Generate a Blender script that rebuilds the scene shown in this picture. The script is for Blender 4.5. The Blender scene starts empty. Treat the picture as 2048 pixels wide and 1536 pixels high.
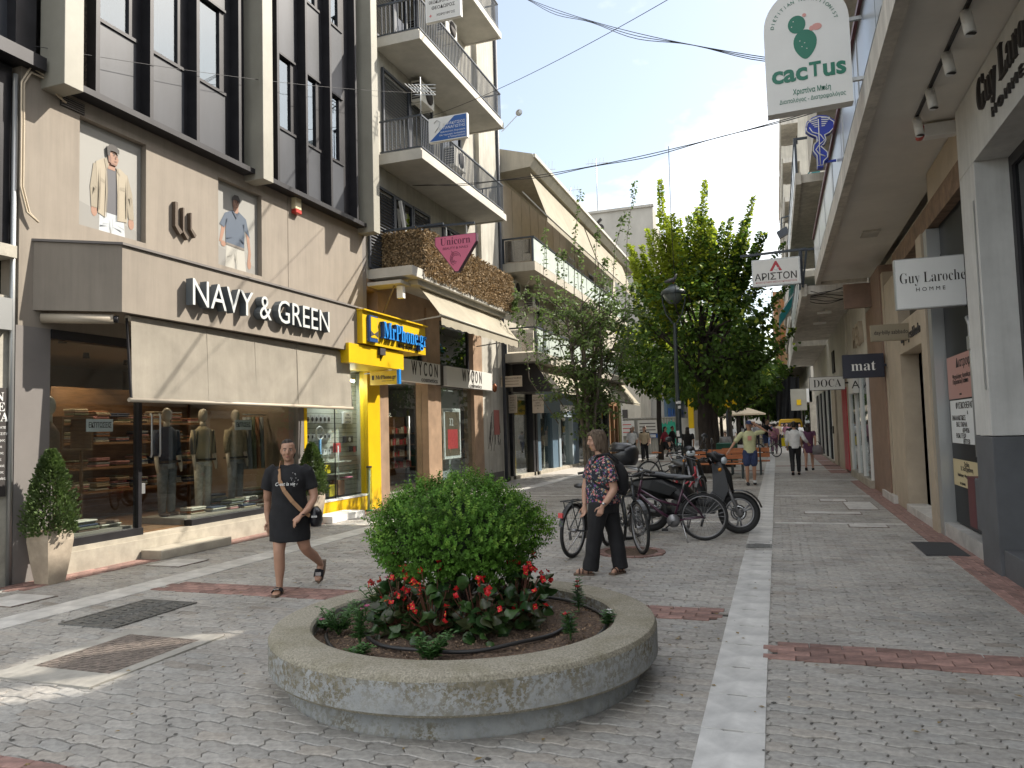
import bpy, math, random
import numpy as np
from mathutils import Vector, Matrix, Euler
random.seed(7); np.random.seed(7)
R = math.radians
S = bpy.context.scene
COL = S.collection

# ------------------------------------------------------------------ camera
def cam_axes(yaw, pitch, roll):
    y, p, r = R(yaw), R(pitch), R(roll)
    f = Vector((-math.sin(y)*math.cos(p), math.cos(y)*math.cos(p), math.sin(p)))
    rt = Vector((math.cos(y), math.sin(y), 0)); up = rt.cross(f)
    return math.cos(r)*rt+math.sin(r)*up, -math.sin(r)*rt+math.cos(r)*up, f
_r, _u, _f = cam_axes(19.3, 3.6, -1.6)
cd = bpy.data.cameras.new('camera'); cam = bpy.data.objects.new('camera', cd); COL.objects.link(cam)
cd.sensor_width = 36; cd.lens = 1500/2048*36; cd.clip_start = .05; cd.clip_end = 900
m = Matrix((( _r[0], _u[0], -_f[0], 0), (_r[1], _u[1], -_f[1], 0), (_r[2], _u[2], -_f[2], 1.65), (0, 0, 0, 1)))
cam.matrix_world = m
S.camera = cam

# ------------------------------------------------------------------ sky and sun
SUN = Vector((1, .9, 1.22)).normalized()          # towards the sun
EL = math.asin(SUN.z); AZ = math.atan2(SUN.x, SUN.y)
W = bpy.data.worlds.new('World'); S.world = W; W.use_nodes = True
nt = W.node_tree; N = nt.nodes; L = nt.links; N.clear()
out = N.new('ShaderNodeOutputWorld'); bg = N.new('ShaderNodeBackground'); bg.inputs[1].default_value = .115
sky = N.new('ShaderNodeTexSky'); sky.sky_type = 'NISHITA'; sky.sun_disc = False
sky.sun_elevation = EL; sky.sun_rotation = AZ; sky.air_density = 1.1; sky.dust_density = 1.6; sky.ozone_density = 1.2
tc = N.new('ShaderNodeTexCoord'); sep = N.new('ShaderNodeSeparateXYZ'); L.new(tc.outputs['Generated'], sep.inputs[0])
add = N.new('ShaderNodeMath'); add.operation = 'ADD'; add.inputs[1].default_value = .22; L.new(sep.outputs[2], add.inputs[0])
dv = N.new('ShaderNodeVectorMath'); dv.operation = 'DIVIDE'
cmb = N.new('ShaderNodeCombineXYZ')
for i in range(3): L.new(add.outputs[0], cmb.inputs[i])
L.new(tc.outputs['Generated'], dv.inputs[0]); L.new(cmb.outputs[0], dv.inputs[1])
nz = N.new('ShaderNodeTexNoise'); nz.inputs['Scale'].default_value = 1.25; nz.inputs['Detail'].default_value = 7; nz.inputs['Roughness'].default_value = .58
mp_ = N.new('ShaderNodeMapping'); mp_.inputs['Location'].default_value = (-5.3, 6.8, -8.5); L.new(dv.outputs[0], mp_.inputs[0]); L.new(mp_.outputs[0], nz.inputs['Vector'])
rmp = N.new('ShaderNodeValToRGB'); rmp.color_ramp.elements[0].position = .40; rmp.color_ramp.elements[1].position = .64
rmp.color_ramp.elements[0].color = (.10, .10, .10, 1); rmp.color_ramp.elements[1].color = (.85, .85, .85, 1)
L.new(nz.outputs['Fac'], rmp.inputs[0])
mx = N.new('ShaderNodeMix'); mx.data_type = 'RGBA'
L.new(rmp.outputs[0], mx.inputs[0]); tn = N.new('ShaderNodeMix'); tn.data_type = 'RGBA'; tn.blend_type = 'MULTIPLY'; tn.inputs[0].default_value = 1; tn.inputs[7].default_value = (.46, .44, .41, 1)
L.new(sky.outputs[0], tn.inputs[6]); L.new(tn.outputs[2], mx.inputs[6]); mx.inputs[7].default_value = (5.0, 4.92, 4.75, 1)
L.new(mx.outputs[2], bg.inputs[0]); L.new(bg.outputs[0], out.inputs[0])
sl = bpy.data.lights.new('sun', 'SUN'); sl.energy = 2.0; sl.angle = R(.53); sl.color = (1, .93, .82)
sun = bpy.data.objects.new('sun', sl); COL.objects.link(sun)
sun.rotation_euler = SUN.to_track_quat('Z', 'Y').to_euler(); sun.location = (20, 18, 40)
S.view_settings.view_transform = 'Standard'; S.view_settings.look = 'None'
S.view_settings.exposure = 2.2; S.view_settings.gamma = 1; S.view_settings.use_curve_mapping = False
S.cycles.max_bounces = 9; S.cycles.transparent_max_bounces = 12; S.cycles.diffuse_bounces = 7
S.cycles.caustics_reflective = False; S.cycles.caustics_refractive = False

# ------------------------------------------------------------------ materials
def nodes(m):
    m.use_nodes = True; return m.node_tree.nodes, m.node_tree.links, m.node_tree.nodes['Principled BSDF']
MATS = {}
def mat(name, col, rough=.7, metal=0., var=0., vscale=3., detail=5, bump=0., bscale=40., spec=.5, col2=None, lo=.35, hi=.65,
        emit=None, estr=1., trans=0., stretch=None, tint=False, rnd=0., coat=0., dirt=0., dscale=.8, streak=0.):
    if name in MATS: return MATS[name]
    m = bpy.data.materials.new(name); MATS[name] = m
    n, l, b = nodes(m)
    c = tuple(col)+(1,)
    b.inputs['Base Color'].default_value = c; b.inputs['Roughness'].default_value = rough; b.inputs['Metallic'].default_value = metal
    b.inputs['Specular IOR Level'].default_value = spec
    if coat: b.inputs['Coat Weight'].default_value = coat; b.inputs['Coat Roughness'].default_value = .1
    if emit: b.inputs['Emission Color'].default_value = tuple(emit)+(1,); b.inputs['Emission Strength'].default_value = estr
    co = n.new('ShaderNodeTexCoord'); vec = co.outputs['Object']
    if stretch:
        mp = n.new('ShaderNodeMapping'); mp.inputs['Scale'].default_value = stretch; l.new(vec, mp.inputs[0]); vec = mp.outputs[0]
    cur = None
    def noise(scale, det=5, rg=.6):
        t = n.new('ShaderNodeTexNoise'); t.inputs['Scale'].default_value = scale; t.inputs['Detail'].default_value = det; t.inputs['Roughness'].default_value = rg
        l.new(vec, t.inputs['Vector']); return t.outputs['Fac']
    if var or col2:
        r = n.new('ShaderNodeValToRGB'); l.new(noise(vscale, detail), r.inputs[0])
        r.color_ramp.elements[0].position = lo; r.color_ramp.elements[1].position = hi
        d = col2 or tuple(max(0, x*(1-var)) for x in col); e = col if col2 else tuple(min(1, x*(1+var)) for x in col)
        r.color_ramp.elements[0].color = tuple(d)+(1,); r.color_ramp.elements[1].color = tuple(e)+(1,)
        cur = r.outputs[0]
    if dirt:
        r = n.new('ShaderNodeMapRange'); l.new(noise(dscale, 8, .7), r.inputs[0]); r.inputs[1].default_value = .35; r.inputs[2].default_value = .7
        r.inputs[3].default_value = 1-dirt; r.inputs[4].default_value = 1
        q = n.new('ShaderNodeMix'); q.data_type = 'RGBA'; q.blend_type = 'MULTIPLY'; q.inputs[0].default_value = 1
        if cur: l.new(cur, q.inputs[6])
        else: q.inputs[6].default_value = c
        l.new(r.outputs[0], q.inputs[7]); cur = q.outputs[2]
    if streak:      # rain streaks and grime running down
        mp = n.new('ShaderNodeMapping'); mp.inputs['Scale'].default_value = (5, 5, .35); l.new(co.outputs['Object'], mp.inputs[0]); t = n.new('ShaderNodeTexNoise'); t.inputs['Scale'].default_value = 1.3; t.inputs['Detail'].default_value = 8; t.inputs['Roughness'].default_value = .7; l.new(mp.outputs[0], t.inputs['Vector'])
        r = n.new('ShaderNodeMapRange'); l.new(t.outputs['Fac'], r.inputs[0]); r.inputs[1].default_value = .42; r.inputs[2].default_value = .68; r.inputs[3].default_value = 1; r.inputs[4].default_value = 1-streak
        q = n.new('ShaderNodeMix'); q.data_type = 'RGBA'; q.blend_type = 'MULTIPLY'; q.inputs[0].default_value = 1
        if cur: l.new(cur, q.inputs[6])
        else: q.inputs[6].default_value = c
        l.new(r.outputs[0], q.inputs[7]); cur = q.outputs[2]
    if tint or rnd:
        q = n.new('ShaderNodeMix'); q.data_type = 'RGBA'; q.blend_type = 'MULTIPLY'; q.inputs[0].default_value = 1
        if cur: l.new(cur, q.inputs[6])
        else: q.inputs[6].default_value = c
        if tint:
            a = n.new('ShaderNodeAttribute'); a.attribute_name = 'tint'; l.new(a.outputs['Color'], q.inputs[7])
        else:
            o = n.new('ShaderNodeObjectInfo'); r = n.new('ShaderNodeMapRange'); l.new(o.outputs['Random'], r.inputs[0])
            r.inputs[3].default_value = 1-rnd; r.inputs[4].default_value = 1+rnd*.5; l.new(r.outputs[0], q.inputs[7])
        cur = q.outputs[2]
    if cur: l.new(cur, b.inputs['Base Color'])
    if bump:
        bp = n.new('ShaderNodeBump'); bp.inputs['Strength'].default_value = bump; bp.inputs['Distance'].default_value = .02
        l.new(noise(bscale, 6), bp.inputs['Height']); l.new(bp.outputs[0], b.inputs['Normal'])
    if trans:   # thin leaf or cloth that lets light through
        tr = n.new('ShaderNodeBsdfTranslucent'); mxs = n.new('ShaderNodeMixShader'); mxs.inputs[0].default_value = trans
        if cur: l.new(cur, tr.inputs[0])
        else: tr.inputs[0].default_value = c
        o = n['Material Output']; l.new(b.outputs[0], mxs.inputs[1]); l.new(tr.outputs[0], mxs.inputs[2]); l.new(mxs.outputs[0], o.inputs[0])
    return m
def glass(name, tint=(.85, .9, .9), refl=.10, maxr=.75, rough=.0, gcol=(.95, .97, 1)):
    if name in MATS: return MATS[name]
    m = bpy.data.materials.new(name); MATS[name] = m; n, l, b = nodes(m); n.remove(b)
    t = n.new('ShaderNodeBsdfTransparent'); t.inputs[0].default_value = tuple(tint)+(1,)
    g = n.new('ShaderNodeBsdfGlossy'); g.inputs['Roughness'].default_value = rough; g.inputs[0].default_value = tuple(gcol)+(1,)
    lw = n.new('ShaderNodeLayerWeight'); lw.inputs[0].default_value = .5
    pw = n.new('ShaderNodeMath'); pw.operation = 'POWER'; pw.inputs[1].default_value = 3.2; l.new(lw.outputs['Facing'], pw.inputs[0])
    r = n.new('ShaderNodeMapRange'); r.inputs[3].default_value = refl; r.inputs[4].default_value = maxr; l.new(pw.outputs[0], r.inputs[0])
    s = n.new('ShaderNodeMixShader'); l.new(r.outputs[0], s.inputs[0]); l.new(t.outputs[0], s.inputs[1]); l.new(g.outputs[0], s.inputs[2])
    l.new(s.outputs[0], n['Material Output'].inputs[0]); return m

# ------------------------------------------------------------------ mesh building
def wpos(p):
    v = Vector((0, 0, 0))
    while p is not None: v += p.location; p = p.parent
    return v
def tag(o, label=None, cat=None, group=None, kind=None):
    if label: o['label'] = label
    if cat: o['category'] = cat
    if group: o['group'] = group
    if kind: o['kind'] = kind
    return o
def thing(name, label, cat, loc=(0, 0, 0), group=None):
    o = bpy.data.objects.new(name, None); COL.objects.link(o); o.location = loc; o.empty_display_size = .2
    return tag(o, label, cat, group)
class MB:
    def __init__(s): s.v = []; s.f = []; s.mi = []; s.tint = None; s.sm = []
    def add(s, vs, fs, mi=0, sm=False):
        b = len(s.v); s.v += [tuple(x) for x in vs]
        for f in fs: s.f.append(tuple(b+i for i in f)); s.mi.append(mi); s.sm.append(sm)
        return s
    def box(s, x0, x1, y0, y1, z0, z1, mi=0):
        return s.add([(x0,y0,z0),(x1,y0,z0),(x1,y1,z0),(x0,y1,z0),(x0,y0,z1),(x1,y0,z1),(x1,y1,z1),(x0,y1,z1)],
                     [(0,3,2,1),(4,5,6,7),(0,1,5,4),(1,2,6,5),(2,3,7,6),(3,0,4,7)], mi)
    def obox(s, c, ax, ay, az, mi=0):
        c, ax, ay, az = map(Vector, (c, ax, ay, az)); P = []
        for k in (-1, 1):
            for i, j in ((-1,-1),(1,-1),(1,1),(-1,1)): P.append(c+ax*i+ay*j+az*k)
        return s.add(P, [(0,3,2,1),(4,5,6,7),(0,1,5,4),(1,2,6,5),(2,3,7,6),(3,0,4,7)], mi)
    def bar(s, a, b, w, h=None, mi=0):
        a, b = Vector(a), Vector(b); d = b-a; h = h or w
        up = Vector((0,0,1)) if abs(d.normalized().z) < .95 else Vector((1,0,0))
        x = d.cross(up).normalized(); y = x.cross(d).normalized()
        return s.obox((a+b)/2, x*w/2, y*h/2, d/2, mi)
    def prism(s, pts, ext, mi=0):      # polygon (3-D points) pushed along ext
        n = len(pts); e = Vector(ext); P = [Vector(p) for p in pts]
        return s.add(P+[p+e for p in P], [tuple(range(n))[::-1], tuple(range(n, 2*n))]+[(i, (i+1) % n, n+(i+1) % n, n+i) for i in range(n)], mi)
    def tube(s, pts, r, n=8, mi=0, cap=True, sm=True):
        P = [Vector(p) for p in pts]; rs = r if isinstance(r, (list, tuple)) else [r]*len(P); V = []; F = []
        ref = None
        for i, p in enumerate(P):
            t = (P[min(i+1, len(P)-1)]-P[max(i-1, 0)]).normalized()
            if ref is None: ref = t.orthogonal().normalized()
            ref = (ref-t*ref.dot(t)); ref = ref.normalized() if ref.length > 1e-6 else t.orthogonal().normalized()
            q = t.cross(ref)
            for k in range(n):
                a = 2*math.pi*k/n; V.append(p+(ref*math.cos(a)+q*math.sin(a))*rs[i])
        for i in range(len(P)-1):
            for k in range(n): F.append((i*n+k, i*n+(k+1) % n, (i+1)*n+(k+1) % n, (i+1)*n+k))
        s.add(V, F, mi, sm)
        if cap:
            b = len(s.v)-len(V); e = b+(len(P)-1)*n
            s.f += [tuple(b+k for k in range(n))[::-1], tuple(e+k for k in range(n))]; s.mi += [mi]*2; s.sm += [False]*2
        return s
    def lathe(s, prof, c=(0,0,0), n=24, mi=0, axis='Z', sm=True, closed=False):
        V = []; F = []; c = Vector(c); m_ = len(prof)
        for r, z in prof:
            for k in range(n):
                a = 2*math.pi*k/n; x, y = r*math.cos(a), r*math.sin(a)
                V.append(c+Vector({'Z': (x, y, z), 'X': (z, x, y), 'Y': (x, z, y)}[axis]))
        for i in range(m_ if closed else m_-1):
            j = (i+1) % m_
            for k in range(n): F.append((i*n+k, i*n+(k+1) % n, j*n+(k+1) % n, j*n+k))
        s.add(V, F, mi, sm)
        return s
    def loft(s, rings, n=14, mi=0, cap=True):
        """rings: (x,y,z,rx,ry); the ring lies across the path, rx along local X as far as possible"""
        V = []; F = []; P = [Vector(r[:3]) for r in rings]; m_ = len(P)
        for i, r in enumerate(rings):
            t = (P[min(i+1, m_-1)]-P[max(i-1, 0)]).normalized()
            x = Vector((1,0,0)); x = x-t*x.dot(t)
            if x.length < .25: x = Vector((0,1,0)); x = x-t*x.dot(t)
            x.normalize(); y = t.cross(x)
            for k in range(n):
                a = 2*math.pi*k/n; V.append(P[i]+x*math.cos(a)*r[3]+y*math.sin(a)*r[4])
        for i in range(m_-1):
            for k in range(n): F.append((i*n+k, i*n+(k+1) % n, (i+1)*n+(k+1) % n, (i+1)*n+k))
        if cap:
            F += [tuple(range(n))[::-1], tuple((m_-1)*n+k for k in range(n))]
        return s.add(V, F, mi, True)
    def ell(s, c, rx, ry, rz, n=12, mi=0):
        V = []; F = []; m_ = n//2
        for i in range(1, m_):
            t = math.pi*i/m_
            for k in range(n):
                a = 2*math.pi*k/n; V.append((c[0]+rx*math.sin(t)*math.cos(a), c[1]+ry*math.sin(t)*math.sin(a), c[2]-rz*math.cos(t)))
        for i in range(m_-2):
            for k in range(n): F.append((i*n+k, i*n+(k+1) % n, (i+1)*n+(k+1) % n, (i+1)*n+k))
        b = len(V); V += [(c[0], c[1], c[2]-rz), (c[0], c[1], c[2]+rz)]
        for k in range(n): F += [(b, (k+1) % n, k), (b+1, (m_-2)*n+k, (m_-2)*n+(k+1) % n)]
        return s.add(V, F, mi, True)
    def mesh(s, name, mats, off=Vector((0,0,0))):
        me = bpy.data.meshes.new(name)
        v = np.array(s.v, dtype=np.float32).reshape(-1, 3)-np.array(off, dtype=np.float32)
        me.from_pydata(v.tolist(), [], s.f)
        for x in (mats if isinstance(mats, (list, tuple)) else [mats]): me.materials.append(x)
        if len(me.polygons) == len(s.mi):
            me.polygons.foreach_set('material_index', s.mi); me.polygons.foreach_set('use_smooth', s.sm)
        if s.tint is not None:
            a = me.attributes.new('tint', 'FLOAT_COLOR', 'FACE')
            t = np.ones((len(s.f), 4), np.float32); t[:, :3] = np.array(s.tint, np.float32).reshape(len(s.f), -1)
            a.data.foreach_set('color', t.ravel())
        me.update(); return me
    def build(s, name, mats, parent=None, label=None, cat=None, group=None, kind=None, bevel=0, seg=1, free=False):
        if parent is not None: off = Vector((0,0,0)) if free else wpos(parent)
        else:
            v = np.array(s.v); off = Vector(((v[:,0].min()+v[:,0].max())/2, (v[:,1].min()+v[:,1].max())/2, v[:,2].min()))
        me = s.mesh(name, mats, off)
        if bevel: do_bevel(me, bevel, seg)
        o = bpy.data.objects.new(name, me); COL.objects.link(o)
        if parent is not None: o.parent = parent
        else: o.location = off
        return tag(o, label, cat, group, kind)
import bmesh
def do_bevel(me, w, seg=1):
    bm = bmesh.new(); bm.from_mesh(me)
    ed = [e for e in bm.edges if e.is_manifold and e.calc_face_angle(0) > .5]
    bmesh.ops.bevel(bm, geom=ed, offset=w, segments=seg, affect='EDGES', clamp_overlap=True, profile=.5)
    bm.to_mesh(me); bm.free(); me.update()
def box(name, m, parent, x0, x1, y0, y1, z0, z1, bevel=0, **k):
    return MB().box(x0, x1, y0, y1, z0, z1).build(name, m, parent, bevel=bevel, **k)
def copy_part(o, parent, loc=None, rot=None):
    c = o.copy(); COL.objects.link(c); c.parent = parent
    if loc is not None: c.location = loc
    if rot is not None: c.rotation_euler = rot
    return c
def copy_tree(o, parent=None):
    c = o.copy(); COL.objects.link(c); c.parent = parent
    for ch in o.children: copy_tree(ch, c)
    return c
# lettering: text turned into a mesh lying in the plane (u, v) at a point
def serif(s):   # the mathematical bold letters are drawn with serifs in the built-in font
    return ''.join(chr(0x1D400+ord(c)-65) if 'A' <= c <= 'Z' else chr(0x1D41A+ord(c)-97) if 'a' <= c <= 'z' else c for c in s)
def text(s, pos, u, v, size, m, parent, ext=.004, align='CENTER', name='lettering', width=None, bold=0., spacing=1., shear=0., sx=1., free=False, split=False, side=None):
    c = bpy.data.curves.new('t', 'FONT'); c.body = s; c.size = 1; c.extrude = ext/size/1.; c.align_x = align; c.align_y = 'CENTER'
    c.resolution_u = 3; c.offset = bold; c.space_character = spacing; c.shear = shear; c.space_line = .95
    o = bpy.data.objects.new('t', c)
    me = bpy.data.meshes.new_from_object(o)
    n = len(me.vertices); a = np.empty(n*3, np.float32); me.vertices.foreach_get('co', a); a = a.reshape(-1, 3)
    if n and width: sx = width/size/(a[:,0].max()-a[:,0].min())
    u, v = Vector(u).normalized(), Vector(v).normalized(); w = u.cross(v)
    Mx = np.array([u*sx, v, w], np.float32)*size
    off = Vector((0,0,0)) if free else wpos(parent)
    b = a@Mx+np.array(Vector(pos)-off, np.float32)
    me.vertices.foreach_set('co', b.astype(np.float32).ravel()); me.update()
    me.materials.clear(); me.materials.append(m)
    if side:
        me.materials.append(side)
        for p in me.polygons:
            if p.normal.dot(w) < .7: p.material_index = 1
    if split:       # one part for every letter
        par = list(range(n))
        def fd(i):
            while par[i] != i: par[i] = par[par[i]]; i = par[i]
            return i
        for e in me.edges:
            i, j = fd(e.vertices[0]), fd(e.vertices[1])
            if i != j: par[i] = j
        g = {}
        for i in range(n): g.setdefault(fd(i), []).append(i)
        iv = sorted((a[q, 0].min(), a[q, 0].max(), q) for q in g.values()); cl = []
        for lo, hi, q in iv:
            if cl and lo < cl[-1][1]-.25*(hi-lo): cl[-1][1] = max(cl[-1][1], hi); cl[-1][2] += q
            else: cl.append([lo, hi, list(q)])
        which = {}
        for k, c_ in enumerate(cl):
            for i in c_[2]: which[i] = k
        fs = [[] for _ in cl]; mi = [[] for _ in cl]
        for p in me.polygons: k = which[p.vertices[0]]; fs[k].append(tuple(p.vertices)); mi[k].append(p.material_index)
        co_ = b.astype(np.float32)
        for k, c_ in enumerate(cl):
            idx = {i: t for t, i in enumerate(c_[2])}; m2 = bpy.data.meshes.new('letter'); m2.from_pydata(co_[c_[2]].tolist(), [], [tuple(idx[i] for i in f) for f in fs[k]])
            m2.materials.append(m); 
            if side: m2.materials.append(side)
            m2.polygons.foreach_set('material_index', mi[k]); m2.update(); q = bpy.data.objects.new('letter', m2); COL.objects.link(q); q.parent = parent
        bpy.data.objects.remove(o); bpy.data.curves.remove(c); bpy.data.meshes.remove(me); return None
    bpy.data.objects.remove(o); bpy.data.curves.remove(c)
    me.name = name
    q = bpy.data.objects.new(name, me); COL.objects.link(q); q.parent = parent
    return q
UL, UR, UC, VZ = (0, 1, 0), (0, -1, 0), (1, 0, 0), (0, 0, 1)   # reading directions: left facades, right facades, signs across the street
# ================================================================== ground
XL, XR = -8.6, 2.2
M_bed = mat('joint_sand', (.06, .055, .048), .95, var=.3, vscale=9)
M_far = mat('far_paving', (.40, .375, .34), .75, var=.12, vscale=6, bump=.3, bscale=14)
M_pav = mat('paver_concrete', (.415, .392, .358), .62, var=.2, vscale=24, bump=.35, bscale=130, tint=True, dirt=.38, dscale=.9)
M_mar = mat('marble', (.62, .605, .575), .42, var=.12, vscale=5, detail=8, bump=.06, bscale=50, rnd=.12, dirt=.3, dscale=3)
M_red = mat('red_brick', (.325, .195, .165), .8, var=.22, vscale=14, bump=.25, bscale=90, rnd=.35, dirt=.3, dscale=1.5)
M_iron = mat('cast_iron', (.17, .168, .16), .55, metal=.6, var=.3, vscale=20, bump=.2, bscale=120)
M_rust = mat('rusty_iron', (.21, .175, .15), .7, metal=.3, var=.35, vscale=25, bump=.2, bscale=120)
M_cem = mat('cement', (.38, .36, .32), .85, var=.12, vscale=6, bump=.2, bscale=90, dirt=.25, dscale=2)
M_soil = mat('soil', (.12, .08, .055), .95, var=.5, vscale=40, bump=1., bscale=60)
g = MB(); g.add([(-160, -60, -.012), (160, -60, -.012), (160, 500, -.012), (-160, 500, -.012)], [(0, 1, 2, 3)])
ground = g.build('ground', M_bed, kind='structure')
street = box('street_paving', M_far, None, -60, 60, 27.0, 240, -.028, 0, kind='structure')
pave = thing('pavement', None, None, (0, 0, 0)); pave['kind'] = 'structure'

PL, PW = .225, .1125      # wavy interlocking pavers
PC = (-2.12, 4.93); PRO = 1.32       # planter centre and radius
TPIT = (-1.9, 10.02)
def wv(x): 
    t = (x/PL) % 1.0
    return .0115*math.sin(2*math.pi*t)+.003*math.sin(4*math.pi*t)
def paver_ring(i0, row, g=.0038, inset=0.):
    """outline of the paver in its own frame, centre at the origin"""
    gx = .0026+inset; g = .0050+inset; sh = (row % 2)*.5; xs = [-PL/2+gx+(PL-2*gx)*k/6 for k in range(7)]
    ph = sh*PL+PL/2
    bot = [(x, -PW/2+g+wv(x+ph)) for x in xs]; top = [(x, PW/2-g+wv(x+ph)) for x in xs]
    zz = [(.33, .013), (.67, -.013)]
    yb, yt = bot[-1][1], top[-1][1]; rs = [(PL/2-gx+dx, yb+(yt-yb)*f) for f, dx in zz]
    yb, yt = bot[0][1], top[0][1]; ls = [(-PL/2+gx+dx, yb+(yt-yb)*f) for f, dx in zz]
    return bot+rs+top[::-1]+ls[::-1]
def paver_geo(row, cx, cy, dz=0., tx=0., ty=0., bevel=True):
    o = paver_ring(0, row); V = []; n = len(o)
    if bevel:
        q = paver_ring(0, row, inset=.004)
        V = [(cx+x, cy+y, dz+x*tx+y*ty) for x, y in q]+[(cx+x, cy+y, dz-.004+x*tx+y*ty) for x, y in o]+[(cx+x, cy+y, -.028) for x, y in o]
        F = [tuple(range(n))]+[(i+n, (i+1) % n+n, (i+1) % n, i) for i in range(n)]+[(i+2*n, (i+1) % n+2*n, (i+1) % n+n, i+n) for i in range(n)]
    else:
        V = [(cx+x, cy+y, dz+x*tx+y*ty) for x, y in o]+[(cx+x, cy+y, -.028) for x, y in o]
        F = [tuple(range(n))]+[(i+n, (i+1) % n+n, (i+1) % n, i) for i in range(n)]
    return V, F
COVERS = [(-5.4, -4.46, 3.93, 5.2), (-6.27, -5.63, 5.2, 6.2), (-7.95, -7.45, 7.9, 8.42), (-8.0, -7.45, 5.62, 6.12),
          (1.22, 1.72, 15.5, 16.9), (.42, 1.35, 14.75, 15.05), (1.02, 1.55, 12.95, 13.25), (.8, 1.3, 17.1, 17.5), (-5.2, -4.6, 13.0, 13.25)]
def covered(x, y):
    if (x-PC[0])**2+(y-PC[1])**2 < 1.06**2: return True
    if (x-TPIT[0])**2+(y-TPIT[1])**2 < .40**2: return True
    if abs(x+.3) < .05 or abs(x+6.85) < .08: return True
    for a, b, c, d in COVERS:
        if a+.12 < x < b-.12 and c+.06 < y < d-.06: return True
    if x > -.09 and 5.73 < y < 6.03: return True
    if -6.5 < x < -.55 and 6.70 < y < 7.0: return True
    if x > 1.99 and 5.6 < y < 22.9: return True
    if x < -8.26 and 6.4 < y < 15.9: return True
    return False
def seen(x, y):
    d = Vector((x, y, -1.65)); z = d.dot(_f)
    if z < .5: return False
    u = d.dot(_r)/z*1500; v = d.dot(_u)/z*1500
    return abs(u) < 1150 and v > -860
near = []; far = MB(); far.tint = []; rng = random.Random(3)
cells = []
for row in range(int(2.3/PW), int(27.1/PW)):
    y = row*PW
    for i in range(int(-9.0/PL), int(2.6/PL)+1):
        x = (i+(row % 2)*.5)*PL
        if x < XL-.1 or x > 2.3 or covered(x, y) or not seen(x, y): continue
        cells.append((x*x+y*y, x, y, row))
cells.sort()
def ptint():
    b = rng.gauss(1, .055); w = rng.gauss(0, .011)
    if rng.random() < .06: b *= .82; w += .03
    return (b*(1+w), b, b*(1-w))
VAR = []
for k in range(24):
    mb = MB(); V, F = paver_geo(k % 2, 0, 0); mb.add(V, F); mb.tint = [ptint()]*len(F); VAR.append(mb.mesh('paver', M_pav))
for k, (d, x, y, row) in enumerate(cells):
    dz, tx, ty = rng.gauss(0, .0016), rng.gauss(0, .012), rng.gauss(0, .016)
    if k < 290:
        o = bpy.data.objects.new('paver', VAR[2*rng.randrange(12)+row % 2]); COL.objects.link(o); o.parent = pave
        o.location = (x, y, dz); o.rotation_euler = (ty, -tx, rng.gauss(0, .004))
    else:
        V, F = paver_geo(row, x, y, dz, tx, ty, d < 14*14); far.add(V, F); far.tint += [ptint()]*len(F)
far.build('paver_field', M_pav, pave, kind='stuff')

# marble gutter slabs, with a slot at every joint
def slab_mesh(w, l, slot):
    mb = MB(); h = w/2; s = .062; e = .0035
    if slot:   # slots cut into both ends
        P = [(-h, -l/2+e), (-s, -l/2+e), (-s*.8, -l/2+.013), (s*.8, -l/2+.013), (s, -l/2+e), (h, -l/2+e), (h, l/2-e), (s, l/2-e), (s*.8, l/2-.013), (-s*.8, l/2-.013), (-s, l/2-e), (-h, l/2-e)]
    else: P = [(-h, -l/2+e), (h, -l/2+e), (h, l/2-e), (-h, l/2-e)]
    mb.prism([(x, y, -.028) for x, y in P], (0, 0, .036)); me = mb.mesh('marble_slab', M_mar); do_bevel(me, .002); return me
gut = thing('gutter', None, None, (-.30, 3, 0)); gut['kind'] = 'structure'
me = slab_mesh(.335, .557, True)
for k in range(84):
    y = 3.46+.557*k
    if abs(y-10.9) < .3: continue
    o = bpy.data.objects.new('marble_slab', me); COL.objects.link(o); o.parent = gut; o.location = (rng.gauss(0, .0015), y-3, rng.gauss(0, .0012)); o.rotation_euler = (rng.gauss(0, .003), rng.gauss(0, .003), rng.gauss(0, .002))
gr = MB(); gr.box(-.465, -.135, 10.68, 11.2, -.028, .004)
for k in range(9): gr.box(-.44, -.16, 10.71+.055*k, 10.735+.055*k, .004, .010)
gr.build('drain_grate', M_iron, gut)
strip = thing('marble_strip', None, None, (-6.85, 2.5, 0)); strip['kind'] = 'structure'
me = slab_mesh(.40, .60, False)
for k in range(70):
    o = bpy.data.objects.new('marble_slab', me); COL.objects.link(o); o.parent = strip; o.location = (rng.gauss(0, .002), .3+.6*k, rng.gauss(0, .0012)); o.rotation_euler = (rng.gauss(0, .003), 0, rng.gauss(0, .002))
crossl = thing('marble_crossing', None, None, (0, 13.36, 0)); crossl['kind'] = 'structure'
me = slab_mesh(.15, .60, False)
for y in (13.36, 18.3, 23.4):
    for x0, x1 in ((-6.63, -.48), (-.1, 2.14)):
        k = 0
        while x0+.3+.6*k < x1+.1:
            o = bpy.data.objects.new('marble_slab', me); COL.objects.link(o); o.parent = crossl; o.location = (x0+.3+.6*k, y-13.36, 0); o.rotation_euler = (0, 0, R(90)); k += 1
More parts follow.
